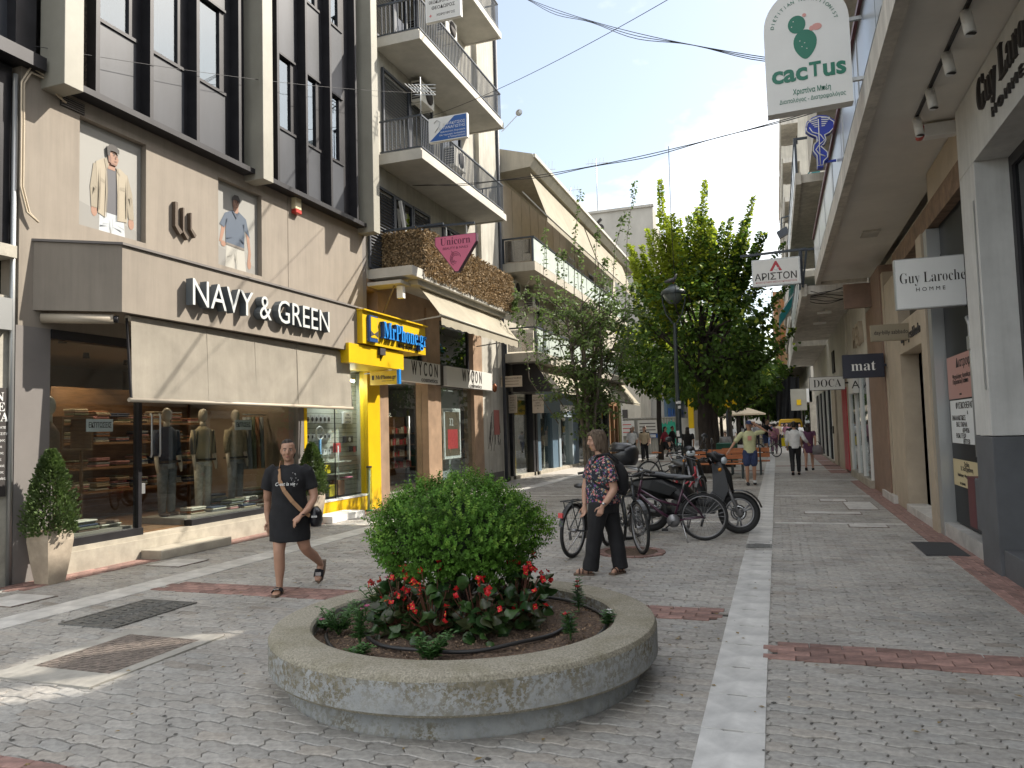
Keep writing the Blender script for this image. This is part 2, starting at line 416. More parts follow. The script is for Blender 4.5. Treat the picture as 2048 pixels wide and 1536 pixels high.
# red bricks: bands across the street and borders along the walls
rb = thing('red_brick_paving', None, None, (0, 6, 0)); rb['kind'] = 'structure'
mb = MB(); mb.box(-.109, .109, -.052, .052, -.028, .009); brick_me = mb.mesh('brick', M_red); do_bevel(brick_me, .004)
bricks = []
for r_ in range(4):
    for k in range(11):
        bricks.append((-.06+.224*k+(r_ % 2)*.1, 5.72+.11*r_, 0))
for r_ in range(4):
    for k in range(27): bricks.append((-6.55+.224*k+(r_ % 2)*.1, 6.69+.11*r_, 0))
for r_ in range(3):
    for k in range(78): bricks.append((1.92+.11*r_, 5.6+.224*k+(r_ % 2)*.11, 1))
for r_ in range(4):
    for k in range(44): bricks.append((-8.52+.11*r_, 6.3+.224*k+(r_ % 2)*.11, 1))
for r_ in range(4):
    for k in range(4): bricks.append((-4.05+.224*k, 2.57+.11*r_, 0))
bricks = [b for b in bricks if not ((b[0]-PC[0])**2+(b[1]-PC[1])**2 < 1.0)]
bricks.sort(key=lambda b: b[0]**2+b[1]**2); rest = MB()
for k, (x, y, q) in enumerate(bricks):
    if k < 280:
        o = bpy.data.objects.new('brick', brick_me); COL.objects.link(o); o.parent = rb; o.location = (x, y-6, rng.gauss(0, .001)); o.rotation_euler = (rng.gauss(0, .008), rng.gauss(0, .008), R(90*q)+rng.gauss(0, .006))
    elif q: rest.box(x-.052, x+.052, y-.109, y+.109, -.028, .009)
    else: rest.box(x-.109, x+.109, y-.052, y+.052, -.028, .009)
rest.build('brick_field', M_red, rb, kind='stuff')
# far red patches and pale bands where single pieces no longer show
for k, (x0, x1, y0, y1) in enumerate(((-6.6, -.5, 28, 28.5), (-6.6, -.5, 36, 36.5), (-.1, 2.2, 31, 31.5), (1.6, 2.2, 26.5, 46))):
    box('red_brick_band', M_red, None, x0, x1, y0, y1, -.01, .004, kind='structure')
for k, (x0, x1, y0, y1) in enumerate(((-6.6, -.5, 33, 33.2), (-.1, 2.2, 28.4, 28.6), (-.1, 2.2, 35, 35.2))):
    box('marble_band', M_mar, None, x0, x1, y0, y1, -.01, .005, kind='structure')

# covers, grates
t = thing('manhole_grate', 'dark cast iron drain cover with diagonal ribs beside the left marble strip', 'drain cover', (-5.95, 5.7, 0))
f = MB(); f.box(-6.28, -5.62, 5.19, 6.21, -.028, .009); f.build('plate', M_iron, t)
f = MB()
for a, b, c, d in ((-6.28, -5.62, 5.19, 5.22), (-6.28, -5.62, 6.18, 6.21), (-6.28, -6.25, 5.22, 6.18), (-5.65, -5.62, 5.22, 6.18)): f.box(a, b, c, d, .009, .013)
f.build('frame', M_iron, t)
for i in range(3):
    for j in range(11):
        cx = -6.15+.2*i; cy = 5.29+.082*j; s = 1 if i % 2 else -1
        MB().obox((cx, cy, .0125), (.078, .03*s, 0), (-.006*s, .014, 0), (0, 0, .004)).build('rib', M_iron, t)
t = thing('access_cover', 'rusty chequered steel cover set in a cement slab left of the planter', 'manhole cover', (-4.93, 4.56, 0))
f = MB()
for a, b, c, d in ((-5.42, -4.44, 3.91, 4.17), (-5.42, -4.44, 5.06, 5.22), (-5.42, -5.29, 4.17, 5.06), (-4.55, -4.44, 4.17, 5.06)): f.box(a, b, c, d, -.028, .0115)
f.build('cement_surround', M_cem, t)
box('plate', M_rust, t, -5.29, -4.55, 4.17, 5.06, -.028, .0095)
f = MB()
for i in range(15):
    for j in range(18):
        cx, cy = -5.265+.0495*i, 4.195+.0495*j; s = 1 if (i+j) % 2 else -1
        f.obox((cx, cy, .011), (.017, .017*s, 0), (-.005*s, .005, 0), (0, 0, .0025))
f.build('tread_pattern', M_rust, t, kind='stuff')
for (a, b, c, d), lb in zip(COVERS[2:], ('white marble access slab in two halves in front of the clothing shop step', 'white marble access slab nearest the potted shrub at lower left', 'long white marble slab set in the right hand paving before the beige shop door',
        'narrow pair of white marble tiles in the middle of the right paving', 'cracked white marble slab just past the white crossing line on the right', 'white marble slab farthest along the right paving', 'small pale slab beside the yellow phone shop paving')):
    t = thing('access_slab', lb, 'paving slab', ((a+b)/2, (c+d)/2, 0), 'marble access slabs in the paving')
    h = (c+d)/2
    if d-c > b-a or 'halves' in lb or 'nearest' in lb: pr = ((a, b, c, h-.003), (a, b, h+.003, d))
    else: h = (a+b)/2; pr = ((a, h-.003, c, d), (h+.003, b, c, d))
    for q in pr: box('slab', M_mar, t, *q, -.028, .012, bevel=.002)
    f = MB()
    for (x0, x1, y0, y1) in ((a-.02, b+.02, c-.02, c), (a-.02, b+.02, d, d+.02), (a-.02, a, c, d), (b, b+.02, c, d)): f.box(x0, x1, y0, y1, -.028, .009)
    f.build('frame', M_rust, t)
M_rub = mat('rubber', (.06, .06, .062), .85)
t = thing('door_mat', 'black ribbed rubber mat on the right paving before the dark glass door', 'mat', (1.92, 10.9, 0))
f = MB(); f.box(1.64, 2.12, 10.35, 11.45, .004, .010); f.build('mat_base', M_rub, t)
for k in range(16): MB().box(1.65, 2.11, 10.37+.067*k, 10.40+.067*k, .010, .018).build('rib', M_rub, t)

# fallen leaves and litter
M_fall = mat('dry_leaf', (.22, .15, .05), .85, var=.5, vscale=5); fl_ = MB(); rg = random.Random(17)
for k in range(420):
    x, y = (rg.gauss(-3.0, 1.6), rg.uniform(8, 27)) if k < 220 else (rg.gauss(-2.1, 1.7), rg.gauss(5.2, 1.6))
    if x > 2 or x < -8.2 or (x-PC[0])**2+(y-PC[1])**2 < (PRO+.02)**2: continue
    s = rg.uniform(.008, .028); a = rg.uniform(0, 6.28); c, d = math.cos(a)*s, math.sin(a)*s; z = .010; fl_.add([(x-c, y-d, z), (x+d*.5, y-c*.5, z+.004), (x+c, y+d, z+.002), (x-d*.5, y+c*.5, z+.005)], [(0, 1, 2, 3)])
fl_.build('fallen_leaves', M_fall, kind='stuff')

M_gum = mat('trodden_gum', (.07, .066, .06), .9); gm = MB(); rg = random.Random(23)
for k in range(260):
    x, y = rg.uniform(-8, 2), 2.8+rg.random()**1.6*14
    if (x-PC[0])**2+(y-PC[1])**2 < PRO**2: continue
    r_ = rg.uniform(.005, .017); z = .0095 if -.47 < x < -.13 else .0055; gm.add([(x+r_*(1+.25*math.sin(3*a+k))*math.cos(a), y+r_*(1+.25*math.sin(2*a+k))*math.sin(a), z) for a in [q*.785 for q in range(8)]], [tuple(range(8))])
gm.build('gum_spots', M_gum, kind='stuff')
# ================================================================== left side: clothing store building
M_tau = mat('taupe_render', (.285, .247, .203), .85, var=.04, vscale=2, bump=.05, bscale=200, dirt=.12, dscale=.7, streak=.16)
M_taud = mat('taupe_dark', (.17, .155, .145), .8, var=.05, bump=.05, bscale=200)
M_crm = mat('cream_metal', (.31, .295, .245), .55, var=.05, vscale=1.5, dirt=.15, dscale=1.2)
M_blk = mat('dark_bronze', (.022, .021, .024), .45, metal=.3, var=.2, vscale=4)
M_spn = mat('grey_spandrel', (.05, .054, .064), .38, var=.16, vscale=1.3, stretch=(1, 1, .25), dirt=.3, dscale=1.1)
M_gl = glass('window_glass', (.35, .4, .42), .24, .85, gcol=(.72, .80, .85))
M_sgl = glass('shop_glass', (.86, .9, .9), .045, .55)
M_dgl = glass('dark_glass', (.12, .13, .14), .06, .6)
M_dark = mat('dark_interior', (.035, .03, .028), .8)
M_wood = mat('shop_wood', (.20, .105, .05), .5, var=.25, vscale=4, stretch=(1, 1, 8))
M_cur = mat('curtain', (.42, .46, .40), .9, var=.2, vscale=3, stretch=(6, 6, .3))
M_wht = mat('white_paint', (.72, .72, .70), .5, var=.03)
M_let = mat('letter_face', (.58, .60, .59), .35)
M_lside = mat('letter_side', (.10, .115, .125), .5)
M_awn = mat('awning_cloth', (.40, .362, .30), .9, streak=.10, var=.05, vscale=3, bump=.12, bscale=60, trans=.22, dirt=.2, dscale=1.4)
M_alu = mat('aluminium', (.42, .43, .43), .4, metal=.7)
M_perf = mat('perforated_bronze', (.09, .07, .055), .6, col2=(.02, .017, .015), vscale=45, detail=1, lo=.47, hi=.53)
ZT = 11.9
B = thing('clothing_store_building', 'taupe and cream clothing store building with dark ribbon windows above its sign band', 'building', (XL, 10.5, 0))
w = MB()
for q in ((6.53, 7.36, 3.1, 6.33), (7.36, 8.48, 3.1, 4.55), (7.36, 8.48, 6.03, 6.33), (8.48, 10.0, 3.1, 6.33), (10.0, 11.12, 3.1, 4.55), (10.0, 11.12, 6.03, 6.33),
          (11.12, 11.885, 3.1, 6.33), (11.9, 14.62, 3.1, 6.33)): w.box(-8.9, XL, q[0], q[1], q[2], q[3])
w.box(-8.9, -8.615, 11.885, 11.9, 3.1, 6.33); w.box(-9.05, -8.7, 7.36, 8.48, 4.55, 6.03); w.box(-9.05, -8.7, 10.0, 11.12, 4.55, 6.03)
w.build('wall', M_tau, B)
MB().box(-8.95, -8.595, 6.5, 6.96, 0, 3.1).build('pier', M_taud, B)
MB().box(-8.95, -8.6, 14.62, 14.78, 3.1, 6.2).build('pier', M_taud, B)
w = MB(); w.box(-13, -8.95, 6.5, 14.8, 3.4, ZT-.2); w.build('building_core', M_dark, B)
# flat printed posters in the recesses
PC_ = {k: mat('print_'+k, c, .55) for k, c in dict(bg=(.27, .265, .245), skin=(.30, .165, .11), hair=(.025, .02, .018), jacket=(.33, .285, .21), jacket2=(.255, .22, .16), tee=(.085, .085, .095), white=(.42, .45, .47), navy=(.065, .09, .13), pants=(.38, .37, .33), belt=(.16, .14, .12), bg2=(.23, .225, .21), skin2=(.17, .085, .055), fold=(.185, .155, .11), wfold=(.30, .325, .35), nfold=(.04, .058, .09), pfold=(.27, .265, .23)).items()}
def poster(y0, polys, lb):
    t = thing('poster', lb, 'poster', (-8.69, y0+.56, 4.56), 'posters above the shop sign')
    box('print', PC_['bg'], t, -8.697, -8.691, y0+.01, y0+1.11, 4.56, 6.02)
    MB().prism([(-8.691, y0+.01, 4.56), (-8.691, y0+1.1, 4.56), (-8.691, y0+1.1, 4.70), (-8.691, y0+.01, 4.92)], (.0012, 0, 0)).build('floor_print', PC_['bg2'], t)
    for i, (nm, c, pts) in enumerate(polys):
        x = -8.6897+.0009*i
        MB().prism([(x, y0+py, 4.56+pz) for py, pz in pts], (.0006, 0, 0)).build(nm, PC_[c], t)
def ov(cy, cz, ry, rz, n=14): return [(cy+ry*math.cos(2*math.pi*k/n), cz+rz*math.sin(2*math.pi*k/n)) for k in range(n)]
poster(7.36, [('trousers', 'white', [(.39, .02), (.57, .02), (.585, .12), (.60, .02), (.83, .02), (.80, .36), (.40, .36)]), ('shirt', 'tee', [(.47, .30), (.70, .30), (.68, .98), (.50, .98)]),
    ('hand', 'skin', ov(.31, .28, .05, .085)), ('hand', 'skin', ov(.935, .24, .05, .085)), ('neck', 'skin', [(.53, .93), (.65, .93), (.66, 1.06), (.53, 1.06)]),
    ('sleeve', 'jacket2', [(.26, .32), (.36, .32), (.40, .7), (.38, .98), (.29, .93), (.24, .6)]), ('sleeve', 'jacket2', [(.89, .30), (.985, .30), (.95, .68), (.86, .94), (.80, .9), (.85, .6)]),
    ('jacket_front', 'jacket', [(.37, .26), (.49, .22), (.51, .6), (.50, .99), (.46, 1.06), (.33, .97), (.36, .6)]), ('jacket_front', 'jacket', [(.69, .22), (.86, .24), (.85, .6), (.86, .92), (.73, .99), (.67, .96), (.69, .6)]),
    ('pocket', 'jacket2', [(.40, .72), (.48, .70), (.48, .74), (.40, .77)]), ('pocket', 'jacket2', [(.73, .68), (.82, .68), (.82, .74), (.73, .72)]),
    ('collar', 'jacket2', [(.46, 1.05), (.50, 1.08), (.54, .98), (.50, .90)]), ('collar', 'jacket2', [(.66, .99), (.70, .97), (.73, .88), (.68, .93)]),
    ('face', 'skin', ov(.605, 1.13, .085, .125)), ('face', 'skin', [(.57, 1.0), (.665, 1.0), (.70, 1.09), (.70, 1.12), (.60, 1.12)]), ('shade_side', 'skin2', [(.53, 1.03), (.57, 1.02), (.575, 1.1), (.55, 1.16), (.525, 1.12)]), ('eyebrow', 'hair', [(.595, 1.165), (.64, 1.16), (.64, 1.17), (.60, 1.178)]), ('eyebrow', 'hair', [(.655, 1.16), (.69, 1.163), (.69, 1.173), (.655, 1.17)]), ('eye', 'hair', ov(.622, 1.145, .013, .006, 8)), ('eye', 'hair', ov(.672, 1.145, .011, .006, 8)), ('nose', 'skin2', [(.648, 1.15), (.662, 1.10), (.64, 1.098)]), ('mouth', 'skin2', [(.625, 1.068), (.672, 1.07), (.668, 1.06), (.63, 1.058)]), ('chin_shadow', 'skin2', [(.56, 1.0), (.655, 1.0), (.67, 1.02), (.57, 1.03)]), ('fold', 'fold', [(.37, .3), (.385, .3), (.40, .62), (.385, .9)]), ('fold', 'fold', [(.855, .3), (.84, .3), (.83, .6), (.85, .88)]), ('fold', 'fold', [(.29, .5), (.33, .6), (.30, .62)]), ('fold', 'fold', [(.93, .5), (.89, .62), (.92, .62)]), ('placket', 'fold', [(.485, .23), (.492, .23), (.512, .6), (.502, .96), (.495, .6)]), ('placket', 'fold', [(.692, .23), (.70, .23), (.70, .6), (.685, .94), (.69, .6)]), ('fold', 'wfold', [(.58, .03), (.59, .12), (.60, .03), (.592, .25)]), ('fold', 'wfold', [(.42, .1), (.55, .14), (.43, .13)]), ('fold', 'wfold', [(.79, .1), (.64, .15), (.78, .13)]),
    ('hair', 'hair', [(.50, 1.12), (.49, 1.22), (.54, 1.285), (.63, 1.29), (.70, 1.24), (.695, 1.18), (.62, 1.20), (.55, 1.19), (.53, 1.10)])],
    'poster of a man in a beige jacket, left recess above the shop sign')
poster(10.0, [('trousers', 'pants', [(.27, .02), (.50, .02), (.53, .2), (.57, .02), (.80, .02), (.75, .42), (.30, .42)]), ('arm', 'skin', [(.12, .42), (.18, .42), (.28, .72), (.20, .76)]), ('arm', 'skin', [(.80, .70), (.88, .70), (.93, .36), (.90, .16), (.83, .16), (.86, .4)]),
    ('hand', 'skin', ov(.88, .17, .05, .09)), ('hand', 'skin', ov(.22, .40, .06, .05)), ('shirt', 'navy', [(.28, .42), (.75, .40), (.76, .75), (.90, .64), (.80, .96), (.62, 1.04), (.46, 1.04), (.26, .94), (.13, .72), (.24, .68), (.28, .75)]),
    ('belt', 'belt', [(.29, .40), (.75, .385), (.75, .43), (.29, .44)]), ('neck', 'skin', [(.47, 1.0), (.60, 1.0), (.60, 1.12), (.47, 1.12)]), ('face', 'skin', ov(.53, 1.17, .08, .11)), ('shade_side', 'skin2', [(.45, 1.10), (.50, 1.07), (.50, 1.14), (.47, 1.2)]), ('eyebrow', 'hair', [(.495, 1.20), (.53, 1.198), (.53, 1.207), (.495, 1.21)]), ('eyebrow', 'hair', [(.55, 1.198), (.585, 1.20), (.585, 1.21), (.55, 1.207)]), ('eye', 'hair', ov(.514, 1.183, .012, .006, 8)), ('eye', 'hair', ov(.567, 1.183, .012, .006, 8)), ('nose', 'skin2', [(.54, 1.19), (.555, 1.14), (.53, 1.138)]), ('mouth', 'skin2', [(.515, 1.11), (.565, 1.11), (.555, 1.10), (.522, 1.10)]), ('collar', 'nfold', [(.46, 1.03), (.53, .96), (.60, 1.04), (.62, 1.02), (.54, .90), (.44, 1.01)]), ('fold', 'nfold', [(.30, .5), (.45, .56), (.31, .53)]), ('fold', 'nfold', [(.74, .5), (.60, .58), (.74, .54)]), ('fold', 'nfold', [(.27, .7), (.33, .85), (.30, .86)]), ('fold', 'nfold', [(.755, .72), (.72, .86), (.75, .86)]), ('fold', 'pfold', [(.50, .05), (.525, .2), (.56, .05), (.53, .34)]), ('fold', 'pfold', [(.33, .2), (.46, .26), (.34, .22)]),
    ('hair', 'hair', [(.44, 1.16), (.43, 1.25), (.48, 1.31), (.58, 1.32), (.63, 1.25), (.62, 1.20), (.53, 1.23), (.46, 1.22)])],
    'poster of a man in a navy polo shirt, right recess above the shop sign')
# relief emblem of three bars
t = thing('wall_emblem', 'dark bronze emblem of three pointed bars on the wall between the posters', 'emblem', (XL, 9.15, 4.8))
M_emb = mat('emblem_bronze', (.10, .075, .055), .5, metal=.2)
for y0, wdt, zt, zb in ((8.98, .055, 5.31, 4.93), (9.14, .028, 5.26, 4.88), (9.30, .028, 5.22, 4.95)):
    MB().prism([(XL, y0, zt), (XL, y0, zb), (XL, y0+.1, zb-.11), (XL, y0+.1+wdt, zb-.06), (XL, y0+wdt, zb+.03), (XL, y0+wdt, zt)], (.07, 0, 0)).build('emblem_bar', M_emb, t)
# ledges, pillars, window bays
for a, b in ((7.08, 10.64), (11.0, 14.42)):
    w = MB(); w.box(-8.63, -8.36, a, b, 6.25, 6.335); w.build('ledge', M_blk, B)
for y in (6.79, 10.66, 14.46):
    box('pillar', M_crm, B, -8.62, -8.2, y, y+.28, 6.15, ZT, bevel=.006)
ML = ((7.3, 7.52, 8.28, 8.45, 9.22, 9.39, 10.16, 10.38, 10.66), (10.96, 11.44, 12.14, 12.34, 12.99, 13.20, 13.86, 14.2, 14.46))
for bi, (y0, w1, e1, w2, e2, w3, e3, pl, yE) in enumerate(ML):
    fr = MB(); fr.box(-8.78, -8.60, y0-.25 if bi == 0 else y0+.0, w1, 6.34, ZT); fr.box(-8.78, -8.60, e3, yE, 6.34, ZT)
    for a, b in ((e1, w2), (e2, w3)): fr.box(-8.78, -8.60, a, b, 6.34, ZT)
    fr.build('window_surround', M_blk, B)
    if bi == 0: MB().box(-8.6, -8.585, 7.30, 7.48, 6.37, 8.1).build('perforated_strip', M_perf, B)
    for y in (w1, w2, w3, pl):
        box('mullion', M_blk, B, -8.6, -8.42, y-.075, y-.01, 6.34, ZT)
    box('downpipe', M_crm, B, -8.56, -8.50, pl+.04, pl+.09, 6.34, ZT)
    for k in range(3):
        s0 = 6.34+2.97*k if k else 6.34; s1 = 7.47+2.97*k; wt = 8.93+2.97*k
        if k: s0 = 8.97+2.97*(k-1)
        for a, b in ((w1, e1), (w2, e2), (w3, e3)):
            box('spandrel', M_spn, B, -8.62, -8.585, a, b, s0, s1, bevel=.003)
            fr = box('window_frame', M_blk, B, -8.66, -8.56, a, b, s1, s1+.05)
            f2 = MB(); f2.box(-8.66, -8.6, a, a+.035, s1+.05, wt); f2.box(-8.66, -8.6, b-.12, b, s1+.05, wt); f2.box(-8.66, -8.56, a, b, wt, wt+.04); f2.build('sash', M_blk, fr)
            box('pane', M_gl, fr, -8.645, -8.637, a+.035, b-.12, s1+.05, wt)
            c = MB(); n = 9
            yy = [a+(b-a)*(.35 if (bi+k) % 2 else .05)+(b-a)*.6*i/n for i in range(n+1)]
            c.add([(-8.84+.02*math.sin(i*2.2), q, z) for z in (s1, wt) for i, q in enumerate(yy)], [(i, i+1, n+2+i, n+1+i) for i in range(n)]); c.build('blind', M_cur, fr)
box('air_grille', M_dark, B, -8.598, -8.585, 7.06, 7.42, 6.05, 6.2)
for k in range(5): box('grille_bar', M_taud, B, -8.585, -8.575, 7.07, 7.41, 6.06+.03*k, 6.07+.03*k)
# sign band, a shallow trapezoid in plan
FP = [(-8.6, 6.72), (-7.80, 7.31), (-7.74, 13.2), (-8.6, 14.55)]
fa = MB(); fa.prism([(x, y, 3.31) for x, y in FP], (0, 0, .86)); fa.build('sign_band', M_tau, B)
fa = MB(); fa.prism([(-8.6, 6.69, 4.172), (-7.77, 7.29, 4.172), (-7.71, 13.22, 4.172), (-8.6, 14.6, 4.172)], (0, 0, .03)); fa.build('band_capping', M_taud, B)
text('NAVY & GREEN', (-7.70, 10.08, 3.715), UL, VZ, .555, M_let, B, ext=.062, width=3.42, bold=-.002, split=True, side=M_lside)
# shop front: plinth, frames, glass, door
M_stn = mat('cream_stone', (.42, .38, .31), .6, var=.08, vscale=4, bump=.08, bscale=60, dirt=.25, dscale=2)
w = MB(); w.box(-9.2, -8.50, 7.0, 12.25, -.02, .27); w.box(-9.2, -8.53, 7.0, 12.25, .27, .33); w.build('plinth', M_stn, B)
t = thing('entrance_step', 'low cream stone step in front of the clothing shop door', 'step', (-8.28, 9.0, 0)); box('block', M_stn, t, -8.49, -8.12, 8.3, 9.72, 0, .13, bevel=.008)
w = MB(); w.box(-8.72, -8.57, 6.97, 8.42, .33, .43); w.box(-8.72, -8.57, 9.36, 12.2, .33, .42); w.box(-8.72, -8.58, 6.97, 12.2, 2.98, 3.1); w.box(-8.7, -8.6, 8.36, 8.42, .43, 2.98)
w.build('shopfront_frame', M_blk, B); box('shopfront_post', M_taud, B, -8.8, -8.585, 12.14, 12.32, .0, 3.1)
box('display_window', M_sgl, B, -8.645, -8.637, 6.97, 8.36, .43, 2.98); box('display_window', M_sgl, B, -8.645, -8.637, 9.42, 12.14, .42, 2.98)
d = box('glass_door', M_sgl, B, -8.69, -8.68, 8.44, 9.38, .36, 2.95)
for y in (8.62, 8.78):
    MB().tube([(-8.64, y, 1.42), (-8.62, y, 1.46), (-8.62, y, 2.02), (-8.64, y, 2.06)], .014).build('handle', M_alu, d)
box('lock_plate', M_alu, d, -8.70, -8.66, 8.46, 8.54, .9, 1.05)
# shop room
w = MB(); w.box(-13.0, -8.72, 6.9, 14.8, .2, .34); w.build('shop_floor', M_wood, B)
w = MB(); w.box(-13.1, -13.0, 6.8, 12.3, .2, 3.2); w.box(-13, -8.72, 6.8, 6.96, .2, 3.2); w.box(-13.0, -8.75, 12.2, 12.3, .2, 3.2)
w.build('shop_wall', mat('shop_wall', (.22, .16, .115), .8), B)
box('shop_ceiling', mat('shop_ceiling', (.33, .27, .2), .8), B, -13, -8.72, 6.9, 12.3, 3.15, 3.25)
M_lamp = mat('warm_lamp', (1, .8, .5), .5, emit=(1, .78, .48), estr=14)
for x, y in ((-10.8, 9.4), (-9.6, 10.0), (-9.6, 11.6), (-11.2, 8.2), (-11.2, 10.6), (-9.4, 7.8)):
    t = thing('ceiling_spotlight', 'lit warm ceiling spotlight in the clothing shop, '+{9.4: 'above the back shelves', 10.0: 'above the first mannequin', 11.6: 'above the right mannequin', 8.2: 'deep behind the left window', 10.6: 'deepest, before the shelf wall', 7.8: 'by the left window corner'}[y], 'spotlight', (x, y, 3.1), 'ceiling spotlights in the clothing shop')
    MB().lathe([(.045, .05), (.055, -.04), (.05, -.04), (.0, -.03)], (x, y, 3.1), 12).build('spot_housing', M_blk, t)
    MB().lathe([(0, -.032), (.05, -.034)], (x, y, 3.1), 12).build('bulb', M_lamp, t)
    ld = bpy.data.lights.new('spot_lamp', 'SPOT'); ld.energy = 11; ld.color = (1, .80, .55); ld.spot_size = R(125); ld.shadow_soft_size = .05
    lo = bpy.data.objects.new('spot_lamp', ld); COL.objects.link(lo); lo.parent = t; lo.location = (0, 0, -.06)
rg = random.Random(11)
CL = [mat('cloth_%s' % k, c, .9, var=.15, vscale=20) for k, c in dict(sand=(.36, .29, .19), rust=(.28, .12, .06), olive=(.12, .12, .07), navy=(.03, .04, .07), grey=(.2, .2, .2), cream=(.52, .48, .4), pink=(.42, .2, .19), brown=(.14, .085, .055)).items()]
def stack(x, y, z, n, lb, yaw=0, w=.28, grp='folded clothes in the shop'):
    t = thing('folded_clothes', lb, 'clothes', (x, y, z), grp)
    for i in range(n):
        c = rg.choice(CL); h = rg.uniform(.022, .04); dx, dy = rg.gauss(0, .012), rg.gauss(0, .015)
        o = box('garment', c, t, x-.12+dx, x+.12+dx, y-w/2+dy, y+w/2+dy, z, z+h-.003, bevel=.009); z += h
for zs, nm in ((1.62, 'lower'), (1.95, 'upper'), (1.2, 'third'), (.8, 'lowest')):
    t = thing('wall_shelf', nm+' wooden shelf on the back wall of the clothing shop', 'shelf', (-11.0, 10.4, zs), 'shelves at the back of the clothing shop'); box('board', M_wood, t, -11.2, -10.8, 9.2, 12.1, zs, zs+.04)
    for k in range(7): stack(-11.0, 9.4+.42*k, zs+.041, rg.randint(3, 7), '%s clothes pile from the left on the %s back shelf' % (('first', 'second', 'third', 'fourth', 'fifth', 'sixth', 'seventh')[k], nm), grp='piles on the back shelves')
box('shelf_back', M_wood, B, -11.28, -11.22, 9.1, 12.15, .36, 2.6)
t = thing('display_cube', 'open wooden display cube beside the left shop window', 'display box', (-9.25, 7.75, 1.5))
for q in ((7.55, 8.05, 1.55, 1.58), (7.55, 8.05, 1.99, 2.02), (7.55, 7.58, 1.58, 1.99), (8.02, 8.05, 1.58, 1.99)): box('panel', M_wood, t, -9.5, -9.1, q[0], q[1], q[2], q[3])
for y in (7.57, 8.0): box('leg', M_wood, t, -9.3, -9.26, y, y+.03, .36, 1.55)
for k, (x, y, n) in enumerate(((-8.95, 7.75, 5), (-9.0, 8.15, 3), (-9.15, 10.0, 4), (-9.1, 10.45, 3), (-9.05, 10.85, 5), (-9.1, 11.3, 6), (-9.3, 11.7, 9), (-8.95, 11.05, 2), (-9.35, 10.75, 8))):
    stack(x, y, .44 if y > 9 else .46, n, ['pile of folded knitwear in the left display window', 'flat pile of shirts by the glass door edge in the left window', 'folded shirts at the feet of the first mannequin', 'low pile of folded pink and grey shirts', 'folded clothes pile in the middle of the main window', 'tall pile of folded trousers right of the mannequins', 'tallest clothes pile at the right end of the window', 'single folded shirt lying at the front of the window', 'pile of jumpers between the two right mannequins'][k], w=.34)
box('display_platform', M_tau, B, -9.7, -8.75, 9.4, 12.14, .34, .44); box('display_platform', M_tau, B, -9.6, -8.75, 6.98, 8.4, .34, .46)
M_mann = mat('mannequin_skin', (.55, .46, .36), .45)
def mannequin(x, y, top, bot, lb, z0=.44):
    t = thing('mannequin', lb, 'mannequin', (x, y, z0), 'mannequins in the clothing shop window')
    b = MB(); b.loft([(x, y, z0+1.42, .052, .052), (x, y, z0+1.52, .05, .05)], 10); b.ell((x-.0, y, z0+1.63), .085, .072, .12, 12)
    for s in (-1, 1): b.loft([(x+.02, y+s*.24, z0+.98, .035, .035), (x+.05, y+s*.25, z0+.80, .035, .025), (x+.06, y+s*.25, z0+.70, .02, .012)], 8)
    b.build('body', M_mann, t)
    b = MB(); b.loft([(x, y, z0+.84, .115, .18), (x, y, z0+.98, .11, .165), (x, y, z0+1.2, .125, .195), (x, y, z0+1.36, .10, .20), (x, y, z0+1.44, .06, .075)], 16)
    for s in (-1, 1): b.loft([(x, y+s*.19, z0+1.37, .062, .06), (x-.01, y+s*.235, z0+1.18, .055, .052), (x+.015, y+s*.245, z0+.97, .045, .042)], 10)
    b.build('shirt', top, t)
    b = MB()
    b.loft([(x, y, z0+.88, .11, .168), (x, y, z0+.76, .115, .172)], 14)
    for s in (-1, 1): b.loft([(x, y+s*.085, z0+.80, .10, .088), (x, y+s*.095, z0+.45, .075, .07), (x, y+s*.10, z0+.06, .062, .055)], 12)
    b.build('trousers', bot, t)
    MB().box(x-.12, x+.12, y-.18, y+.18, z0+.855, z0+.89).build('belt', M_dark, t)
    for s in (-1, 1): MB().ell((x+.05, y+s*.10, z0+.035), .12, .045, .035, 10).build('shoe', CL[7], t)
M_str = mat('striped_shirt', (.42, .34, .22), .9, col2=(.12, .11, .10), vscale=30, detail=0, lo=.45, hi=.55, stretch=(.2, 1, .02))
mannequin(-9.35, 9.66, CL[3], CL[4], 'mannequin in a dark navy shirt behind the glass door handle', .44)
mannequin(-9.3, 10.42, M_str, CL[5], 'mannequin in a striped brown shirt and pale trousers, middle of the window', .44)
mannequin(-9.35, 11.3, CL[0], CL[4], 'mannequin in a sand coloured shirt behind the right sale notice', .44)
t = thing('mannequin_bust', 'mannequin head and dark suit bust at the left edge of the shop window', 'mannequin', (-8.98, 7.22, .46))
b = MB(); b.ell((-8.98, 7.25, 2.15), .10, .085, .135, 14); b.loft([(-8.98, 7.25, 1.9, .055, .055), (-8.98, 7.25, 2.05, .05, .05)], 10); b.build('head', M_mann, t)
b = MB(); b.loft([(-8.98, 7.2, 1.2, .12, .17), (-8.98, 7.2, 1.6, .13, .2), (-8.98, 7.2, 1.82, .11, .21), (-8.98, 7.24, 1.94, .06, .07)], 14); b.build('jacket', CL[7], t); MB().tube([(-8.98, 7.2, .46), (-8.98, 7.2, 1.25)], .02).build('stand', M_alu, t)
